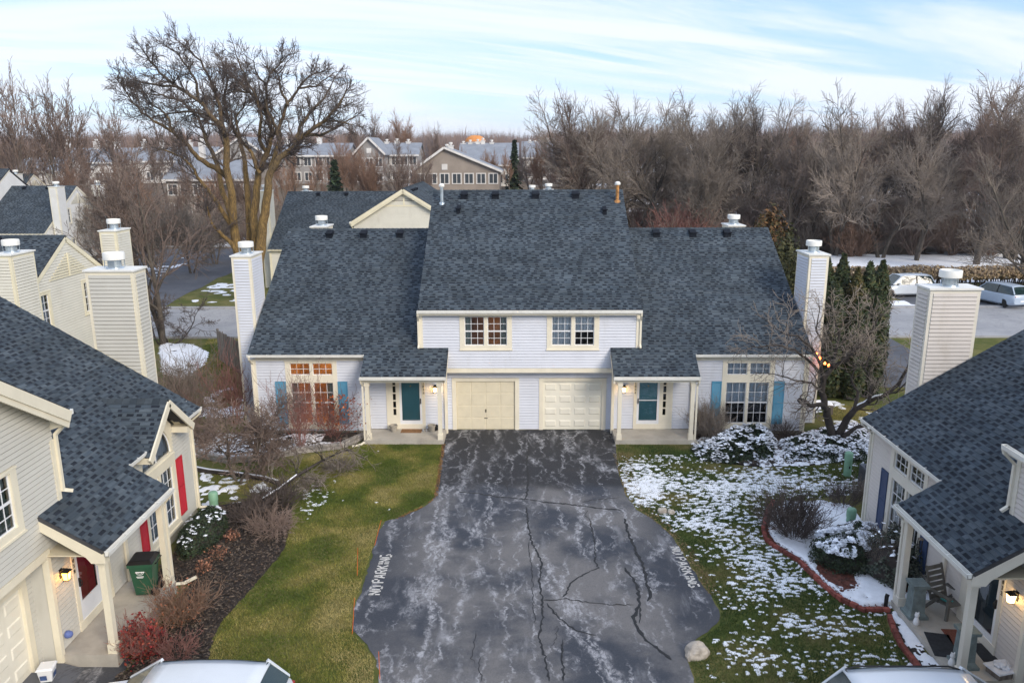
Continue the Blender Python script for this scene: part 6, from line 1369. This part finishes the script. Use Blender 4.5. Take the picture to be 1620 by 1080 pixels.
def magnolia():
    rng = random.Random(15); bx, by = G(1322, 702); T, C, S = Tubes(), Tubes(), Tubes(); o = thing('magnolia_tree', 'old dark many-limbed magnolia with snow on its limbs by the right wing', 'tree', (bx, by, 0))
    def W(zx, zy, dy): p = atY(1180+zx/5.4, 560+zy/5.4, by+dy); return Vector((p[0]-bx, p[1]-by, max(-.1, p[2])))
    L = [([(765, 800), (745, 700), (700, 560), (680, 440), (650, 330), (665, 210), (740, 110), (830, 60), (900, 10)], 0, .6, .19, .05, 1), ([(790, 800), (795, 690), (860, 560), (930, 470), (1050, 400), (1200, 340), (1300, 260), (1380, 120)], 0, -.3, .17, .05, 1), ([(800, 790), (850, 690), (940, 630), (1090, 600), (1180, 560)], -.2, -.8, .11, .04, 0),
         ([(685, 470), (640, 420), (560, 440), (490, 395)], 0, -.7, .10, .07, 0), ([(655, 330), (560, 255), (480, 232), (390, 215), (280, 180)], 0, -1.0, .05, .02, 0), ([(665, 230), (640, 80), (560, -60), (440, -150), (300, -190)], 0, -.8, .08, .02, 0), ([(740, 110), (770, -40), (800, -160), (760, -300)], .3, .8, .08, .02, 0), ([(820, 60), (960, -60), (1060, -170), (1130, -300)], .3, .2, .08, .02, 0),
         ([(1050, 400), (1080, 260), (1020, 120), (1060, -20)], -.3, .3, .07, .02, 0), ([(930, 470), (960, 320), (900, 200), (960, 60)], -.2, .8, .07, .02, 0), ([(660, 200), (560, 60), (420, -40), (240, -80), (100, -60)], .2, -.6, .07, .02, 0), ([(740, 110), (660, -60), (600, -200), (620, -330)], .3, 1.2, .06, .02, 0), ([(1200, 340), (1280, 330), (1360, 250)], -.3, -.5, .05, .02, 0)]
    cf = tree_cfg(kids=[5, 4, 3], up=.03, rmin=.0075, wob=.2, ang=(.5, 1.1), len=(.5, .8))
    for pts, d0, d1, r0, r1, sn in L:
        n = len(pts); P = [W(x, y, d0+(d1-d0)*i/(n-1)) for i, (x, y) in enumerate(pts)]; Q, Rr = [], []
        for i in range(n-1):
            for k in range(3): Q.append(P[i].lerp(P[i+1], k/3)+Vector((rng.gauss(0, .02),)*3)); Rr.append(r0+(r1-r0)*(i+k/3)/(n-1))
        Q.append(P[-1]); Rr.append(r1); T.add(Q, Rr, 8)
        if sn:
            i0 = len(Q)//3; S.add([q+Vector((0, 0, r*.72)) for q, r in zip(Q[i0:i0+9], Rr[i0:i0+9])], [.02]+[rr*.55 for rr in Rr[i0+1:i0+8]]+[.01], 6)
        for k in range(7 if r0 > .07 else 5):
            i = rng.randrange(len(Q)//3, len(Q)-1)
            if Q[i].z < 1.2: continue
            branch(rng, T, C, Q[i], rdir(rng, (Q[i+1]-Q[i])+Vector((0, 0, .02)), rng.uniform(.5, 1.1)), rng.uniform(.7, 1.5), max(.016, Rr[i]*.35), 1, 3, cf)
        branch(rng, T, C, Q[-1], Q[-1]-Q[-2], .9, r1, 1, 3, cf)
    link('trunk', T.mesh('trunk', MATS['bark_dark']), o); link('crown', C.mesh('crown', MATS['twig_grey']), o); link('snow_cap', S.mesh('snow_cap', MATS['snow']), o)
    p = W(480, 410, -.7); m = MB(); ring = [(p.x+.16*math.cos(k*.5236), p.y+.16*math.sin(k*.5236), p.z-.70) for k in range(13)]; m.tube(ring, .008, 5, False)
    for k in range(8): a = k*.785; m.tube([(p.x, p.y, p.z-.02), (p.x+.16*math.cos(a), p.y+.16*math.sin(a), p.z-.70), (p.x+.10*math.cos(a), p.y+.10*math.sin(a), p.z-.86), (p.x, p.y, p.z-.9)], .005, 4, False)
    h = m.build('basket', MATS['wood_grey']); h.location = (bx, by, 0); h.name = 'hanging_basket'; tag(h, 'empty wire hanging basket on a stub of the dark magnolia', 'basket')
magnolia()

# ---------------------------------------------------------------- small things
def one(name, label, cat, mb, mat, loc, rz=0., smooth=False, group=None):
    o = mb.build(name, MATS[mat] if isinstance(mat, str) else mat, None, smooth); o.location = loc; o.rotation_euler = (0, 0, rz); return tag(o, label, cat, group)
def rock(seed, r, sz):
    bm = bmesh.new(); bmesh.ops.create_icosphere(bm, subdivisions=3, radius=1); rng = random.Random(seed); off = Vector((rng.uniform(0, 9), rng.uniform(0, 9), 3))
    for v in bm.verts:
        k = 1+.28*mnoise.noise(v.co*1.3+off)+.10*mnoise.noise(v.co*3.5+off); v.co = Vector((v.co.x*k*r, v.co.y*k*r*.8, max(-.35, v.co.z*k)*r*sz))
    me = bpy.data.meshes.new('rock'); bm.to_mesh(me); bm.free(); me.materials.append(MATS['rock']); return me
def small_things():
    M('rock', (.40, .35, .29), .9, .3, 5, .6, 25)
    for i, (px, py, h, lb) in enumerate(((340, 813, .80, 'green utility pedestal beside the corner of the grey house'), (1340, 752, .92, 'tall green utility pedestal on the snow by the dark air conditioner'), (1345, 832, .62, 'short green utility pedestal in the snowy brick-edged bed'))):
        x, y = G(px, py); o = thing('utility_pedestal', lb, 'utility box', (x, y, 0), 0); m = MB(); r = .135
        m.lathe([(r, 0), (r, h-.30), (r+.012, h-.30), (r+.012, h-.07), (r*.85, h-.02), (r*.4, h), (.01, h)], (0, 0, 0), 18); m.build('housing', MATS['green_plastic'], o, True); c = MB(); c.box(-.02, .02, -r-.02, -r, h*.35, h*.45); c.build('latch', MATS['black_metal'], o)
    x, y = G(1102, 1036); tag(link('boulder', rock(3, .30, .75), None, (x, y, .07), (0, 0, .4)), 'rounded tan boulder at the right edge of the driveway', 'boulder')
    for px, py, r, lb in ((1048, 810, .17, 'larger pale rock where the driveway widens'), (1062, 812, .13, 'smaller pale rock beside the larger one')):
        x, y = G(px, py); tag(link('rock', rock(px, r, .7), None, (x, y, .05)), lb, 'rock')
    M('stake_orange', (.62, .13, .03), .6, .1, 5)
    for k, (a, b) in enumerate((((603, 822), (592, 862)), ((566, 866), (565, 910)), ((561, 945), (557, 1002)), ((599, 1030), (601, 1074)))):
        x, y = G(*b); p = atY(a[0], a[1], y); m = MB(); m.tube([(0, 0, -.05), (p[0]-x, 0, p[2])], [.010, .007], 6); one('driveway_stake', 'thin orange driveway stake '+('where the left driveway edge flares out', 'set back in the grass beside the painted lettering', 'at the widest point of the driveway', 'at the foot of the left lawn where the driveway narrows')[k], 'stake', m, 'stake_orange', (x, y, 0))
    # air conditioner
    M('ac_grey', (.09, .10, .115), .55, .1, 4); o = thing('air_conditioner', 'dark grey air conditioner behind the beige house corner', 'air conditioner', (11.75, -5.6, 0)); m = MB(); m.box(-.36, .36, -.36, .36, .05, .82); m.build('cabinet', MATS['ac_grey'], o)
    g = MB()
    for k in range(14): g.box(-.37, .37, -.37, .37, .10+k*.05, .115+k*.05)
    g.build('louvres', MATS['black_metal'], o); f = MB(); f.lathe([(.30, .82), (.30, .84), (.02, .85)], (0, 0, 0), 18); f.build('fan_grille', MATS['black_metal'], o)
    # wheeled bin
    M('bin_green', (.018, .085, .045), .45, .12, 4); z0 = .33; cx, cy = G(233, 936, .33); o = thing('wheeled_bin', 'dark green wheeled bin with a black lid on the grey house porch', 'bin', (cx, cy, z0), .12)
    def frust(m, w0, d0, z0_, w1, d1, z1_): m.add([(-w0, -d0, z0_), (w0, -d0, z0_), (w0, d0, z0_), (-w0, d0, z0_), (-w1, -d1, z1_), (w1, -d1, z1_), (w1, d1, z1_), (-w1, d1, z1_)], [(3, 2, 1, 0), (4, 5, 6, 7), (0, 1, 5, 4), (1, 2, 6, 5), (2, 3, 7, 6), (3, 0, 4, 7)]); return m
    bd = frust(MB(), .21, .20, .04, .29, .29, .93).build('body', MATS['bin_green'], o); bevel_mesh(bd.data, .02, 2)
    rm = MB(); rm.box(-.31, .31, -.31, -.28, .86, .94); rm.box(-.31, .31, .28, .31, .86, .94); rm.box(-.31, -.28, -.28, .28, .86, .94); rm.box(.28, .31, -.28, .28, .86, .94); rm.build('rim', MATS['bin_green'], bd)
    ld = frust(MB(), .33, .33, .945, .25, .25, 1.03).build('lid', MATS['black_metal'], o); bevel_mesh(ld.data, .015, 2)
    for sy in (-1, 1):
        w = MB(); w.lathe([(.02, -.03), (.10, -.03), (.115, -.02), (.115, .02), (.10, .03), (.02, .03)], (0, 0, 0), 16); wo = w.build('wheel', MATS['black_metal'], o, True); wo.rotation_euler = (R(90), 0, 0); wo.location = (.27, sy*.19, .115)
    h = MB(); h.tube([(.34, -.2, .90), (.38, -.2, .92), (.38, .2, .92), (.34, .2, .90)], .015, 6); h.build('handle', MATS['black_metal'], o)
    e = MB(); n = 20
    for r0, r1 in ((.085, .098), (.05, .060)):
        for k in range(n): a, b = 2*math.pi*k/n, 2*math.pi*(k+1)/n; e.quad((r0*math.cos(a), 0, r0*math.sin(a)*.8), (r1*math.cos(a), 0, r1*math.sin(a)*.8), (r1*math.cos(b), 0, r1*math.sin(b)*.8), (r0*math.cos(b), 0, r0*math.sin(b)*.8))
    e.box(-.11, .11, -.001, .001, -.013, .013); e.box(-.09, .09, -.001, .001, -.13, -.11); e.box(-.07, .07, -.001, .001, -.155, -.143); eo = e.build('emblem', MATS['white_paint'], bd); eo.location = (-.02, -.272, .72); eo.rotation_euler = (-.09, 0, 0)
    # tub by the grey house garage
    o = thing('storage_tub', 'white lidded tub beside the grey house garage', 'tub', (-10.78, -15.98, .16), .2); b = frust(MB(), .12, .12, 0, .155, .155, .30).build('tub_body', MATS['white_paint'], o); bevel_mesh(b.data, .015, 2); l = frust(MB(), .18, .18, .30, .15, .15, .345).build('lid', MATS['white_paint'], o); bevel_mesh(l.data, .012, 2)
    M('label_blue', (.05, .09, .22), .6, .2, 9); q = MB(); q.quad((-.10, -.152, .07), (.04, -.152, .07), (.04, -.166, .19), (-.10, -.166, .19)); q.quad((.139, -.08, .06), (.139, .09, .06), (.153, .09, .19), (.153, -.08, .19)); 
    for f, nm in ((0, 'label'), (1, 'label')): mm = MB(); mm.add(q.v[4*f:4*f+4], [(0, 1, 2, 3)]); mm.build(nm, MATS['label_blue'], b)
    M('tap_blue', (.12, .17, .42), .6, .1, 5); m = MB(); m.lathe([(.085, 0), (.09, .05), (.07, .12), (.02, .15)], (0, 0, 0), 12); t = one('tap_cover', 'blue foam tap cover on the grey house wall', 'tap cover', m, 'tap_blue', (-10.80, -15.1, .68)); t.rotation_euler = (0, R(90), 0)
    m = MB(); m.lathe([(.03, 0), (.035, .06), (.07, .16), (.06, .16)], (0, 0, 0), 12); t = one('flood_light', 'small white flood light under the grey house porch roof', 'light', m, 'white_paint', (-10.78, -14.85, 2.74)); t.rotation_euler = (0, R(120), 0)
    # porch things, pale duplex
    def pot(x, y, lb, r=.15):
        m = MB(); m.lathe([(r*.72, 0), (r*.98, .22), (r*1.1, .22), (r*1.1, .28), (r*.92, .28), (r*.85, .20), (.01, .20)], (0, 0, 0), 18); one('flower_pot', lb, 'pot', m, 'terracotta_grey', (x, y, .18), 0, True)
    pot(*G(623, 682, .18), 'grey flower pot below the sidelight of the teal door'); pot(*G(683, 682, .18), 'grey flower pot by the lit lantern and the boots')
    M('mat_brown', (.22, .115, .05), .95, .3, 12, .5, 80); M('mat_dark', (.02, .022, .026), .95, .3, 12, .5, 80); M('mat_rust', (.16, .05, .03), .95, .5, 30, .5, 80)
    def mat(x, y, w, d, z, lb, mt, rz=0.): 
        m = MB(); m.box(-w/2, w/2, -d/2, d/2, 0, .018); o = one('door_mat', lb, 'mat', m, mt, (x, y, z), rz); bevel_mesh(o.data, .006, 1)
    mat(*G(651, 681.5, .18), .85, .45, .18, 'brown door mat in front of the teal door', 'mat_brown')
    M('shoe_grey', (.42, .42, .43), .7, .3, 14)
    def shoe(x, y, rz, lb, mt, z=.18, tall=0., name='shoe', grp=None):
        m = MB(); m.lathe([(.02, 0), (.048, .004), (.050, .03), (.040, .055), (.01, .065)], (0, 0, 0), 10, .9, 2.6)
        if tall: m.lathe([(.045, .03), (.045, tall), (.04, tall)], (0, .06, 0), 10)
        one(name, lb, 'shoe', m, mt, (x, y, z), rz, True, grp)
    shoe(*G(669.5, 681, .18), .3, 'left grey shoe of the pair beside the brown mat', 'shoe_grey'); shoe(*G(675, 681, .18), .1, 'right grey shoe of the pair beside the brown mat', 'shoe_grey'); shoe(*G(690, 680, .18), 0, 'black rubber boot next to the flower pot', 'black_metal', .18, .22, 'boot'); shoe(*G(694.5, 680, .18), .1, 'black rubber boot against the porch post', 'black_metal', .18, .22, 'boot')
    m = MB(); m.tube([(0, 0, 0), (0, 0, 1.05), (.03, 0, 1.12), (.12, 0, 1.15), (.20, 0, 1.10), (.21, 0, 1.0), (.16, 0, .96)], .008, 6); m.tube([(0, 0, .85), (.08, 0, .92), (.15, 0, .86)], .006, 5); one('plant_hook', 'black metal plant hook beside the porch downspout', 'hook', m, 'black_metal', (-7.0, -.45, .15))
    # porch things, beige duplex
    M('plinth', (.16, .20, .20), .85, .2, 6, .3, 50)
    for x, y, lb in ((*G(1446, 972, .18), 'grey-green plinth beside the porch chair'), (*G(1523, 1050, .18), 'grey-green plinth near the black mats')):
        o = thing('plinth', lb, 'plinth', (x, y, .18)); frust(MB(), .24, .24, 0, .24, .24, .07).build('foot', MATS['plinth'], o); frust(MB(), .21, .21, .07, .17, .17, .15).build('base_moulding', MATS['plinth'], o); s = frust(MB(), .165, .165, .15, .145, .145, .82).build('shaft', MATS['plinth'], o)
        for k in range(4):
            p = MB(); p.box(-.085, .085, -.162, -.150, .26, .72); q = p.build('panel', MATS['plinth'], s); q.rotation_euler = (0, 0, k*math.pi/2)
        frust(MB(), .20, .20, .82, .21, .21, .90).build('top', MATS['plinth'], o)
    def figurine(x, y, z, lb):
        m = MB(); m.lathe([(.055, 0), (.075, .03), (.07, .10), (.045, .17), (.03, .19), (.05, .22), (.055, .26), (.03, .31), (.005, .32)], (0, 0, 0), 12)
        for s in (-1, 1): m.lathe([(.018, .29), (.012, .33), (.002, .35)], (s*.035, 0, 0), 6)
        one('cat_figurine', lb, 'figurine', m, 'white_paint', (x, y, z), 0, True)
    figurine(*G(1449, 987, .18), .18, 'white cat figurine at the foot of the plinth by the chair'); figurine(*G(1505, 1052, .18), .18, 'white cat figurine at the foot of the plinth by the mats')
    mat(*G(1490, 1020, .18), .95, .55, .18, 'black rubber mat with frost in the middle of the beige porch', 'mat_dark', 1.35); mat(*G(1515, 1010, .18), .75, .45, .18, 'rust patterned mat in front of the beige house door', 'mat_rust', 1.5); mat(*G(1562, 1032, .18), .7, .5, .18, 'dark mat below the beige house door handle', 'mat_dark', 1.5)
    M('chair_grey', (.13, .125, .11), .7, .15, 6, .15, 50); o = thing('garden_chair', 'dark grey slatted garden armchair on the beige porch', 'chair', (*G(1494, 968, .18), .18), .35)
    def cp(name, mb): return mb.build(name, MATS['chair_grey'], o)
    for s in (-1, 1):
        m = MB(); m.bar((s*.27, -.30, 0), (s*.27, -.30, .58), .07, .06, (0, 1, 0)); cp('leg', m); m = MB(); m.bar((s*.27, .36, 0), (s*.27, .05, .40), .06, .07, (0, 1, 0)); cp('leg', m)
        m = MB(); m.bar((s*.29, -.36, .60), (s*.29, .30, .57), .11, .035); cp('armrest', m)
    for k in range(5): m = MB(); m.bar((-.25, -.30+k*.12, .39-k*.022), (.25, -.30+k*.12, .39-k*.022), .105, .025); cp('seat_slat', m)
    bk = MB()
    for s in (-1, 1): bk.bar((s*.25, .22, .28), (s*.24, .48, 1.08), .05, .03, (0, -1, .3))
    bk = cp('back_frame', bk)
    for k in range(6): t = (k+.5)/6; m = MB(); m.bar((-.25, .22+.26*t, .30+.78*t), (.25, .22+.26*t, .30+.78*t), .03, .095, (0, .3, 1)); q = m.build('back_slat', MATS['chair_grey'], o)
    M('teal', (.06, .34, .33), .6, .1, 6)
    for s, rz in ((-.08, .2), (.06, -.1)):
        m = MB(); m.lathe([(.02, 0), (.05, .002), (.05, .014), (.02, .016)], (0, 0, 0), 12, .9, 2.4); q = one('flip_flop', 'teal sandal lying on the seat of the grey garden chair', 'shoe', m, 'teal', (G(1494, 968, .18)[0]+s*.94, G(1494, 968, .18)[1]-.06+s*.34, .56), .35+rz, True, 'pair of teal sandals')
    # wind chime under the eave
    m = MB(); m.tube([(0, 0, 0), (0, 0, .25)], .004, 4); o = thing('wind_chime', 'dark metal wind chime hanging under the beige porch eave', 'wind chime', (9.55, -13.05, 1.62)); l = MB(); l.tube([(0, 0, .42), (0, 0, .95)], .004, 4); l.build('cord', MATS['black_metal'], o); p = MB(); p.lathe([(.07, .40), (.07, .42), (.01, .43)], (0, 0, 0), 12); p.build('disc', MATS['wood_grey'], o)
    for k in range(5): a = k*1.257; t = MB(); t.tube([(.055*math.cos(a), .055*math.sin(a), .38), (.055*math.cos(a), .055*math.sin(a), .02+.05*k)], .011, 6); t.build('chime_tube', MATS['black_metal'], o)
    # parcel box with a plastic bag
    M('box_white', (.70, .71, .74), .7, .1, 6); o = thing('parcel_box', 'white box with a crumpled plastic bag beside the beige house wall', 'box', (*G(1584, 1066, .18), .18), .25); frust(MB(), .24, .18, 0, .25, .19, .16).build('carton', MATS['wood_grey'], o); frust(MB(), .30, .23, .16, .29, .22, .19).build('lid', MATS['box_white'], o)
    bm = bmesh.new(); bmesh.ops.create_icosphere(bm, subdivisions=3, radius=.17)
    for v in bm.verts: v.co *= 1+.35*mnoise.noise(v.co*16)+.15*mnoise.noise(v.co*40); v.co.z = max(0, v.co.z*.7)
    me = bpy.data.meshes.new('plastic_bag'); bm.to_mesh(me); bm.free(); me.materials.append(MATS['box_white']); link('plastic_bag', me, o, (.02, .02, .19))
    # orange bulbs on a wire by the right wing corner
    M('bulb_orange', (.9, .2, .04), .4, .05, 5, emit=(1, .16, .03), estr=9.); Q = [Vector(atY(px, py, .9)) for px, py in ((1286, 552), (1292, 559), (1297, 566), (1305, 574), (1311, 577), (1322, 572))]; o = thing('string_lights', 'string of glowing orange bulbs between the right wing and the magnolia', 'lights', tuple(Q[0])); m = MB(); m.tube([q-Q[0] for q in Q], .006, 5); m.build('wire', MATS['black_metal'], o)
    for q in Q[1:5]: b = MB(); b.lathe([(.015, .05), (.04, .02), (.05, -.03), (.03, -.07), (.005, -.08)], tuple(q-Q[0]), 10); b.build('bulb', MATS['bulb_orange'], o, True)
    # garden bench with snow beside the right wing
    o = thing('garden_bench', 'low wooden garden bench heaped with snow beside the right wing', 'bench', (12.9, 2.6, 0), -.2)
    for k in range(4): m = MB(); m.box(-.6, .6, -.22+k*.115, -.13+k*.115, .42, .45); m.build('seat_slat', MATS['wood_grey'], o)
    for sx in (-1, 1):
        for sy in (-1, 1): m = MB(); m.box(sx*.52-.03, sx*.52+.03, sy*.18-.03, sy*.18+.03, 0, .42); m.build('leg', MATS['wood_grey'], o)
    bm = bmesh.new(); bmesh.ops.create_grid(bm, x_segments=16, y_segments=8, size=1)
    for v in bm.verts: e = min(1-abs(v.co.x), 1-abs(v.co.y)); v.co = Vector((v.co.x*.56, v.co.y*.21, .452+.10*min(1, e*3)*(1+.4*mnoise.noise(v.co*3))))
    me = bpy.data.meshes.new('snow_cap'); bm.to_mesh(me); bm.free(); me.materials.append(MATS['snow']); link('snow_cap', me, o)
    # black corrugated drain at the beige porch
    m = MB(); m.tube([(0, 0, .02), (0, 0, .32), (.03, .02, .38)], .05, 10); one('drain_pipe', 'short black drain pipe at the corner of the beige porch', 'pipe', m, 'black_metal', (8.98, -12.86, 0), 0, True)
small_things()
def fences():
    rng = random.Random(6); pl = MB(); pl.prism([(-.065, 0), (.065, 0), (.065, 1.70), (.03, 1.76), (-.03, 1.76), (-.065, 1.70)], 'y', -.01, .01); pk = pl.mesh('fence_board', MATS['wood_grey'])
    for lb, P in (('weathered board fence behind the left wing', [(-12.35, 7.6), (-14.3, 8.0), (-17.2, 11.8)]), ('weathered board fence below the evergreen screen', [(12.4, 6.2), (13.8, 6.0), (16.6, 5.6)])):
        o = thing('board_fence', lb, 'fence', (P[0][0], P[0][1], 0))
        for a, b in zip(P[:-1], P[1:]):
            for z in (.35, 1.4): m = MB(); m.bar((a[0]-P[0][0], a[1]-P[0][1]+.05, z), (b[0]-P[0][0], b[1]-P[0][1]+.05, z), .04, .09); m.build('rail', MATS['wood_grey'], o)
        for x, y, a in course(P, .155): link('fence_board', pk, o, (x-P[0][0], y-P[0][1], rng.uniform(-.03, .05)), (rng.uniform(-.015, .015), 0, a), (1, 1, rng.uniform(.97, 1.03)))
        for x, y in P: m = MB(); m.box(-.05, .05, .02, .12, 0, 1.8); q = m.build('post', MATS['wood_grey'], o); q.location = (x-P[0][0], y-P[0][1], 0)
    # tan beech hedge beyond the parking bay
    o = thing('beech_hedge', 'long clipped hedge holding tan dead leaves beyond the parking bay', 'hedge', (48, 36, 0)); g = np.random.default_rng(3); n = 26000; x = g.uniform(-22, 24, n); a = g.uniform(0, 6.283, n); r = np.sqrt(g.random(n)); P = np.stack([x, np.cos(a)*r*.8+.35*(fbm(x*.7, x*0, 4, 3)-.5), 1.15+np.sin(a)*r*.60+.35*(fbm(x*.9, x*0+4, 6, 3)-.5)], -1)
    link('foliage', leaf_cloud('foliage', P, np.stack([0*x, np.cos(a)-.3, np.sin(a)+.3], -1), (.10, .22), [(.30, .215, .12), (.24, .17, .10), (.36, .27, .16), (.16, .11, .07)], 5, 1.5, .6), o)
    T = Tubes()
    for k in range(420): xx = -22+46*k/420+g.uniform(-.2, .2); T.add([(xx, g.uniform(-.2, .2), 0), (xx+g.uniform(-.2, .2), 0, .8), (xx+g.uniform(-.3, .3), 0, 1.5)], [.05, .04, .02], 5)
    link('stems', T.mesh('stems', MATS['bark_dark']), o)
fences()

# ---------------------------------------------------------------- cars
def car(label, loc, rz, L=4.5, W=1.8, H=1.46, paint='car_white', rails=False, suv=False, hatch=True):
    """front towards -x.  stations along the length carry half-width and height of body and of glasshouse"""
    o = thing('parked_car', label, 'car', loc, rz); hx = L/2; sill = .22; belt = .92 if not suv else 1.02
    # body: lofted rings
    st = [(-hx, .62, .34, .62), (-hx+.12, .80, .26, .70), (-hx+.55, .88, .22, .80), (-hx+1.15, .90, .20, belt-.04), (-hx+1.6, .90, .20, belt), (0, .90, .20, belt+.01), (hx-1.1, .90, .20, belt+.03), (hx-.45, .89, .22, belt+.05), (hx-.10, .85, .28, belt+.02), (hx, .78, .38, belt-.10)]
    V = []; n = 10
    for x, w, zb, zt in st:
        w *= W/1.8
        V += [(x, -w*.86, zb), (x, -w, zb+.12), (x, -w*1.0, (zb+zt)/2), (x, -w*.97, zt-.10), (x, -w*.86, zt), (x, w*.86, zt), (x, w*.97, zt-.10), (x, w, (zb+zt)/2), (x, w, zb+.12), (x, w*.86, zb)]
    Fs = [(i*n+k, i*n+(k+1) % n, (i+1)*n+(k+1) % n, (i+1)*n+k) for i in range(len(st)-1) for k in range(n)]+[tuple(range(n))[::-1], tuple(range((len(st)-1)*n, len(st)*n))]
    m = MB(); m.add(V, Fs); body = m.build('body', MATS[paint], o, True)
    # glasshouse and roof
    rear = hx-.10 if (suv or hatch) else hx-.75; x0, x1, x2, x3 = -hx+1.0, -hx+1.75, rear-.38, rear
    gs = [(x0, .74, belt), (x1, .60, H-.03), ((x1+x2)/2, .62, H), (x2, .60, H-.03), (x3, .70, belt+.08)]
    g = MB(); V = []
    for x, w, z in gs: V += [(x, -w*W/1.8, z), (x, w*W/1.8, z)]
    low = [(x0, .80, belt-.03), (x1-.1, .82, belt-.02), ((x1+x2)/2, .83, belt), (x2+.1, .82, belt+.01), (x3, .76, belt+.02)]
    for x, w, z in low: V += [(x, -w*W/1.8, z), (x, w*W/1.8, z)]
    F2 = []
    for i in range(4): F2 += [(2*i, 2*i+2, 10+2*i+2, 10+2*i), (2*i+1, 10+2*i+1, 10+2*i+3, 2*i+3)]
    F2 += [(0, 1, 3, 2), (6, 7, 9, 8)]
    g.add(V, F2); g.build('glasshouse', MATS['car_glass'], o)
    r = MB(); N = 9; RV = []
    for i in range(N):
        t = i/(N-1); x = x1-.06+(x2-x1+.12)*t; zc = H-.045+.05*math.sin(math.pi*t)
        for k in range(7): u = -1+2*k/6; RV.append((x, u*.635*W/1.8, zc+.035*(1-u*u)-(.02 if abs(u) > .99 else 0)))
    r.add(RV, [(i*7+k, (i+1)*7+k, (i+1)*7+k+1, i*7+k+1) for i in range(N-1) for k in range(6)]); rf = r.build('roof', MATS[paint], o, True); sm = rf.modifiers.new('t', 'SOLIDIFY'); sm.thickness = .03
    if rails:
        for s in (-1, 1): q = MB(); q.tube([(x1+.1, s*.56, H+.0), (x1+.3, s*.57, H+.055), (x2-.2, s*.57, H+.055), (x2+.02, s*.56, H+.0)], .018, 6); q.build('roof_rail', MATS['black_metal'], rf)
    for s in (-1, 1):
        for (a, b, w) in ((x0+.02, x1+.02, 0), (x2-.02, x3-.02, 1)):
            p = MB(); za, zb_ = (belt, H-.02) if not w else (H-.02, belt+.06); p.bar((a, s*(.77 if not w else .62)*W/1.8, za), (b, s*(.62 if not w else .73)*W/1.8, zb_), .07, .06); p.build('pillar', MATS[paint], o)
        p = MB(); xm = (x1+x2)/2; p.bar((xm, s*.835*W/1.8, belt), (xm, s*.63*W/1.8, H-.02), .08, .03); p.build('door_pillar', MATS['black_metal'], o)
        w = MB(); w.lathe([(.02, -.02), (.07, -.02), (.08, .03), (.06, .09)], (0, 0, 0), 10, 1, 1.4); q = w.build('mirror', MATS[paint], o, True); q.location = (x0+.45, s*(.92*W/1.8), belt+.06)
        for xx in (-hx+.85, hx-.85):
            t = MB(); t.lathe([(.20, -.10), (.32, -.10), (.335, -.07), (.335, .07), (.32, .10), (.20, .10)], (0, 0, 0), 20); q = t.build('wheel', MATS['tyre'], o, True); q.rotation_euler = (R(90), 0, 0); q.location = (xx, s*.80*W/1.8, .335)
            t = MB(); t.lathe([(.02, -.09), (.21, -.09), (.21, .09), (.02, .09)], (0, 0, 0), 14); u = t.build('rim', MATS['metal_galv'], q)
        t = MB(); t.box(-hx+.03, -hx+.34, s*.55-.16, s*.55+.16, .58, .70); t.build('headlight', MATS['car_glass'], o)
        t = MB(); t.box(hx-.14, hx-.015, s*.62-.14, s*.62+.14, belt-.24, belt-.06); t.build('tail_light', MATS['tail_red'], o)
    t = MB(); t.box(hx-.05, hx+.012, -.26, .26, .52, .64); t.build('number_plate', MATS['white_paint'], o)
    return o
def cars():
    M('car_white', (.66, .70, .74), .22, .02, 2, 0, 1, 0, spec=.6); M('car_blue', (.42, .50, .60), .25, .02, 2, spec=.6); M('tyre', (.015, .015, .016), .85, .1, 6); M('tail_red', (.35, .01, .01), .3, .05, 5)
    m, t, b = nt('car_glass'); b.inputs['Base Color'].default_value = (.012, .03, .03, 1); b.inputs['Roughness'].default_value = .05; b.inputs['Specular IOR Level'].default_value = .8
    car('white hatchback parked in front of the grey house garage', (-7.2, -17.72, .014), 0, 4.4, 1.78, 1.45)
    car('white crossover with black roof rails parked by the beige house', (7.75, -18.1, .014), math.pi, 4.5, 1.84, 1.58, rails=True, suv=True)
    x, y = G(1592, 494); car('pale blue-white crossover in the parking bay by the tan hedge', (x+1.2, y+3.2, .014), -math.pi/2+.25, 4.5, 1.84, 1.62, 'car_blue', suv=True)
    car('white van-like car half hidden behind the evergreen screen', (30.0, 31.5, .014), math.pi/2*0+.1, 4.6, 1.85, 1.7, 'car_white', suv=True)
cars()

# ---------------------------------------------------------------- thin winter air
def haze():
    m = bpy.data.materials.new('haze'); m.use_nodes = True; t = m.node_tree; t.nodes.clear(); o = t.nodes.new('ShaderNodeOutputMaterial'); v = t.nodes.new('ShaderNodeVolumePrincipled')
    v.inputs['Color'].default_value = (.80, .86, .95, 1); v.inputs['Density'].default_value = .00016; v.inputs['Anisotropy'].default_value = .2; t.links.new(v.outputs[0], o.inputs['Volume'])
    h = MB(); h.box(-2600, 2600, -1600, 3100, -8, 60); tag(h.build('haze', m), 'thin pale winter air', kind='stuff')
haze()
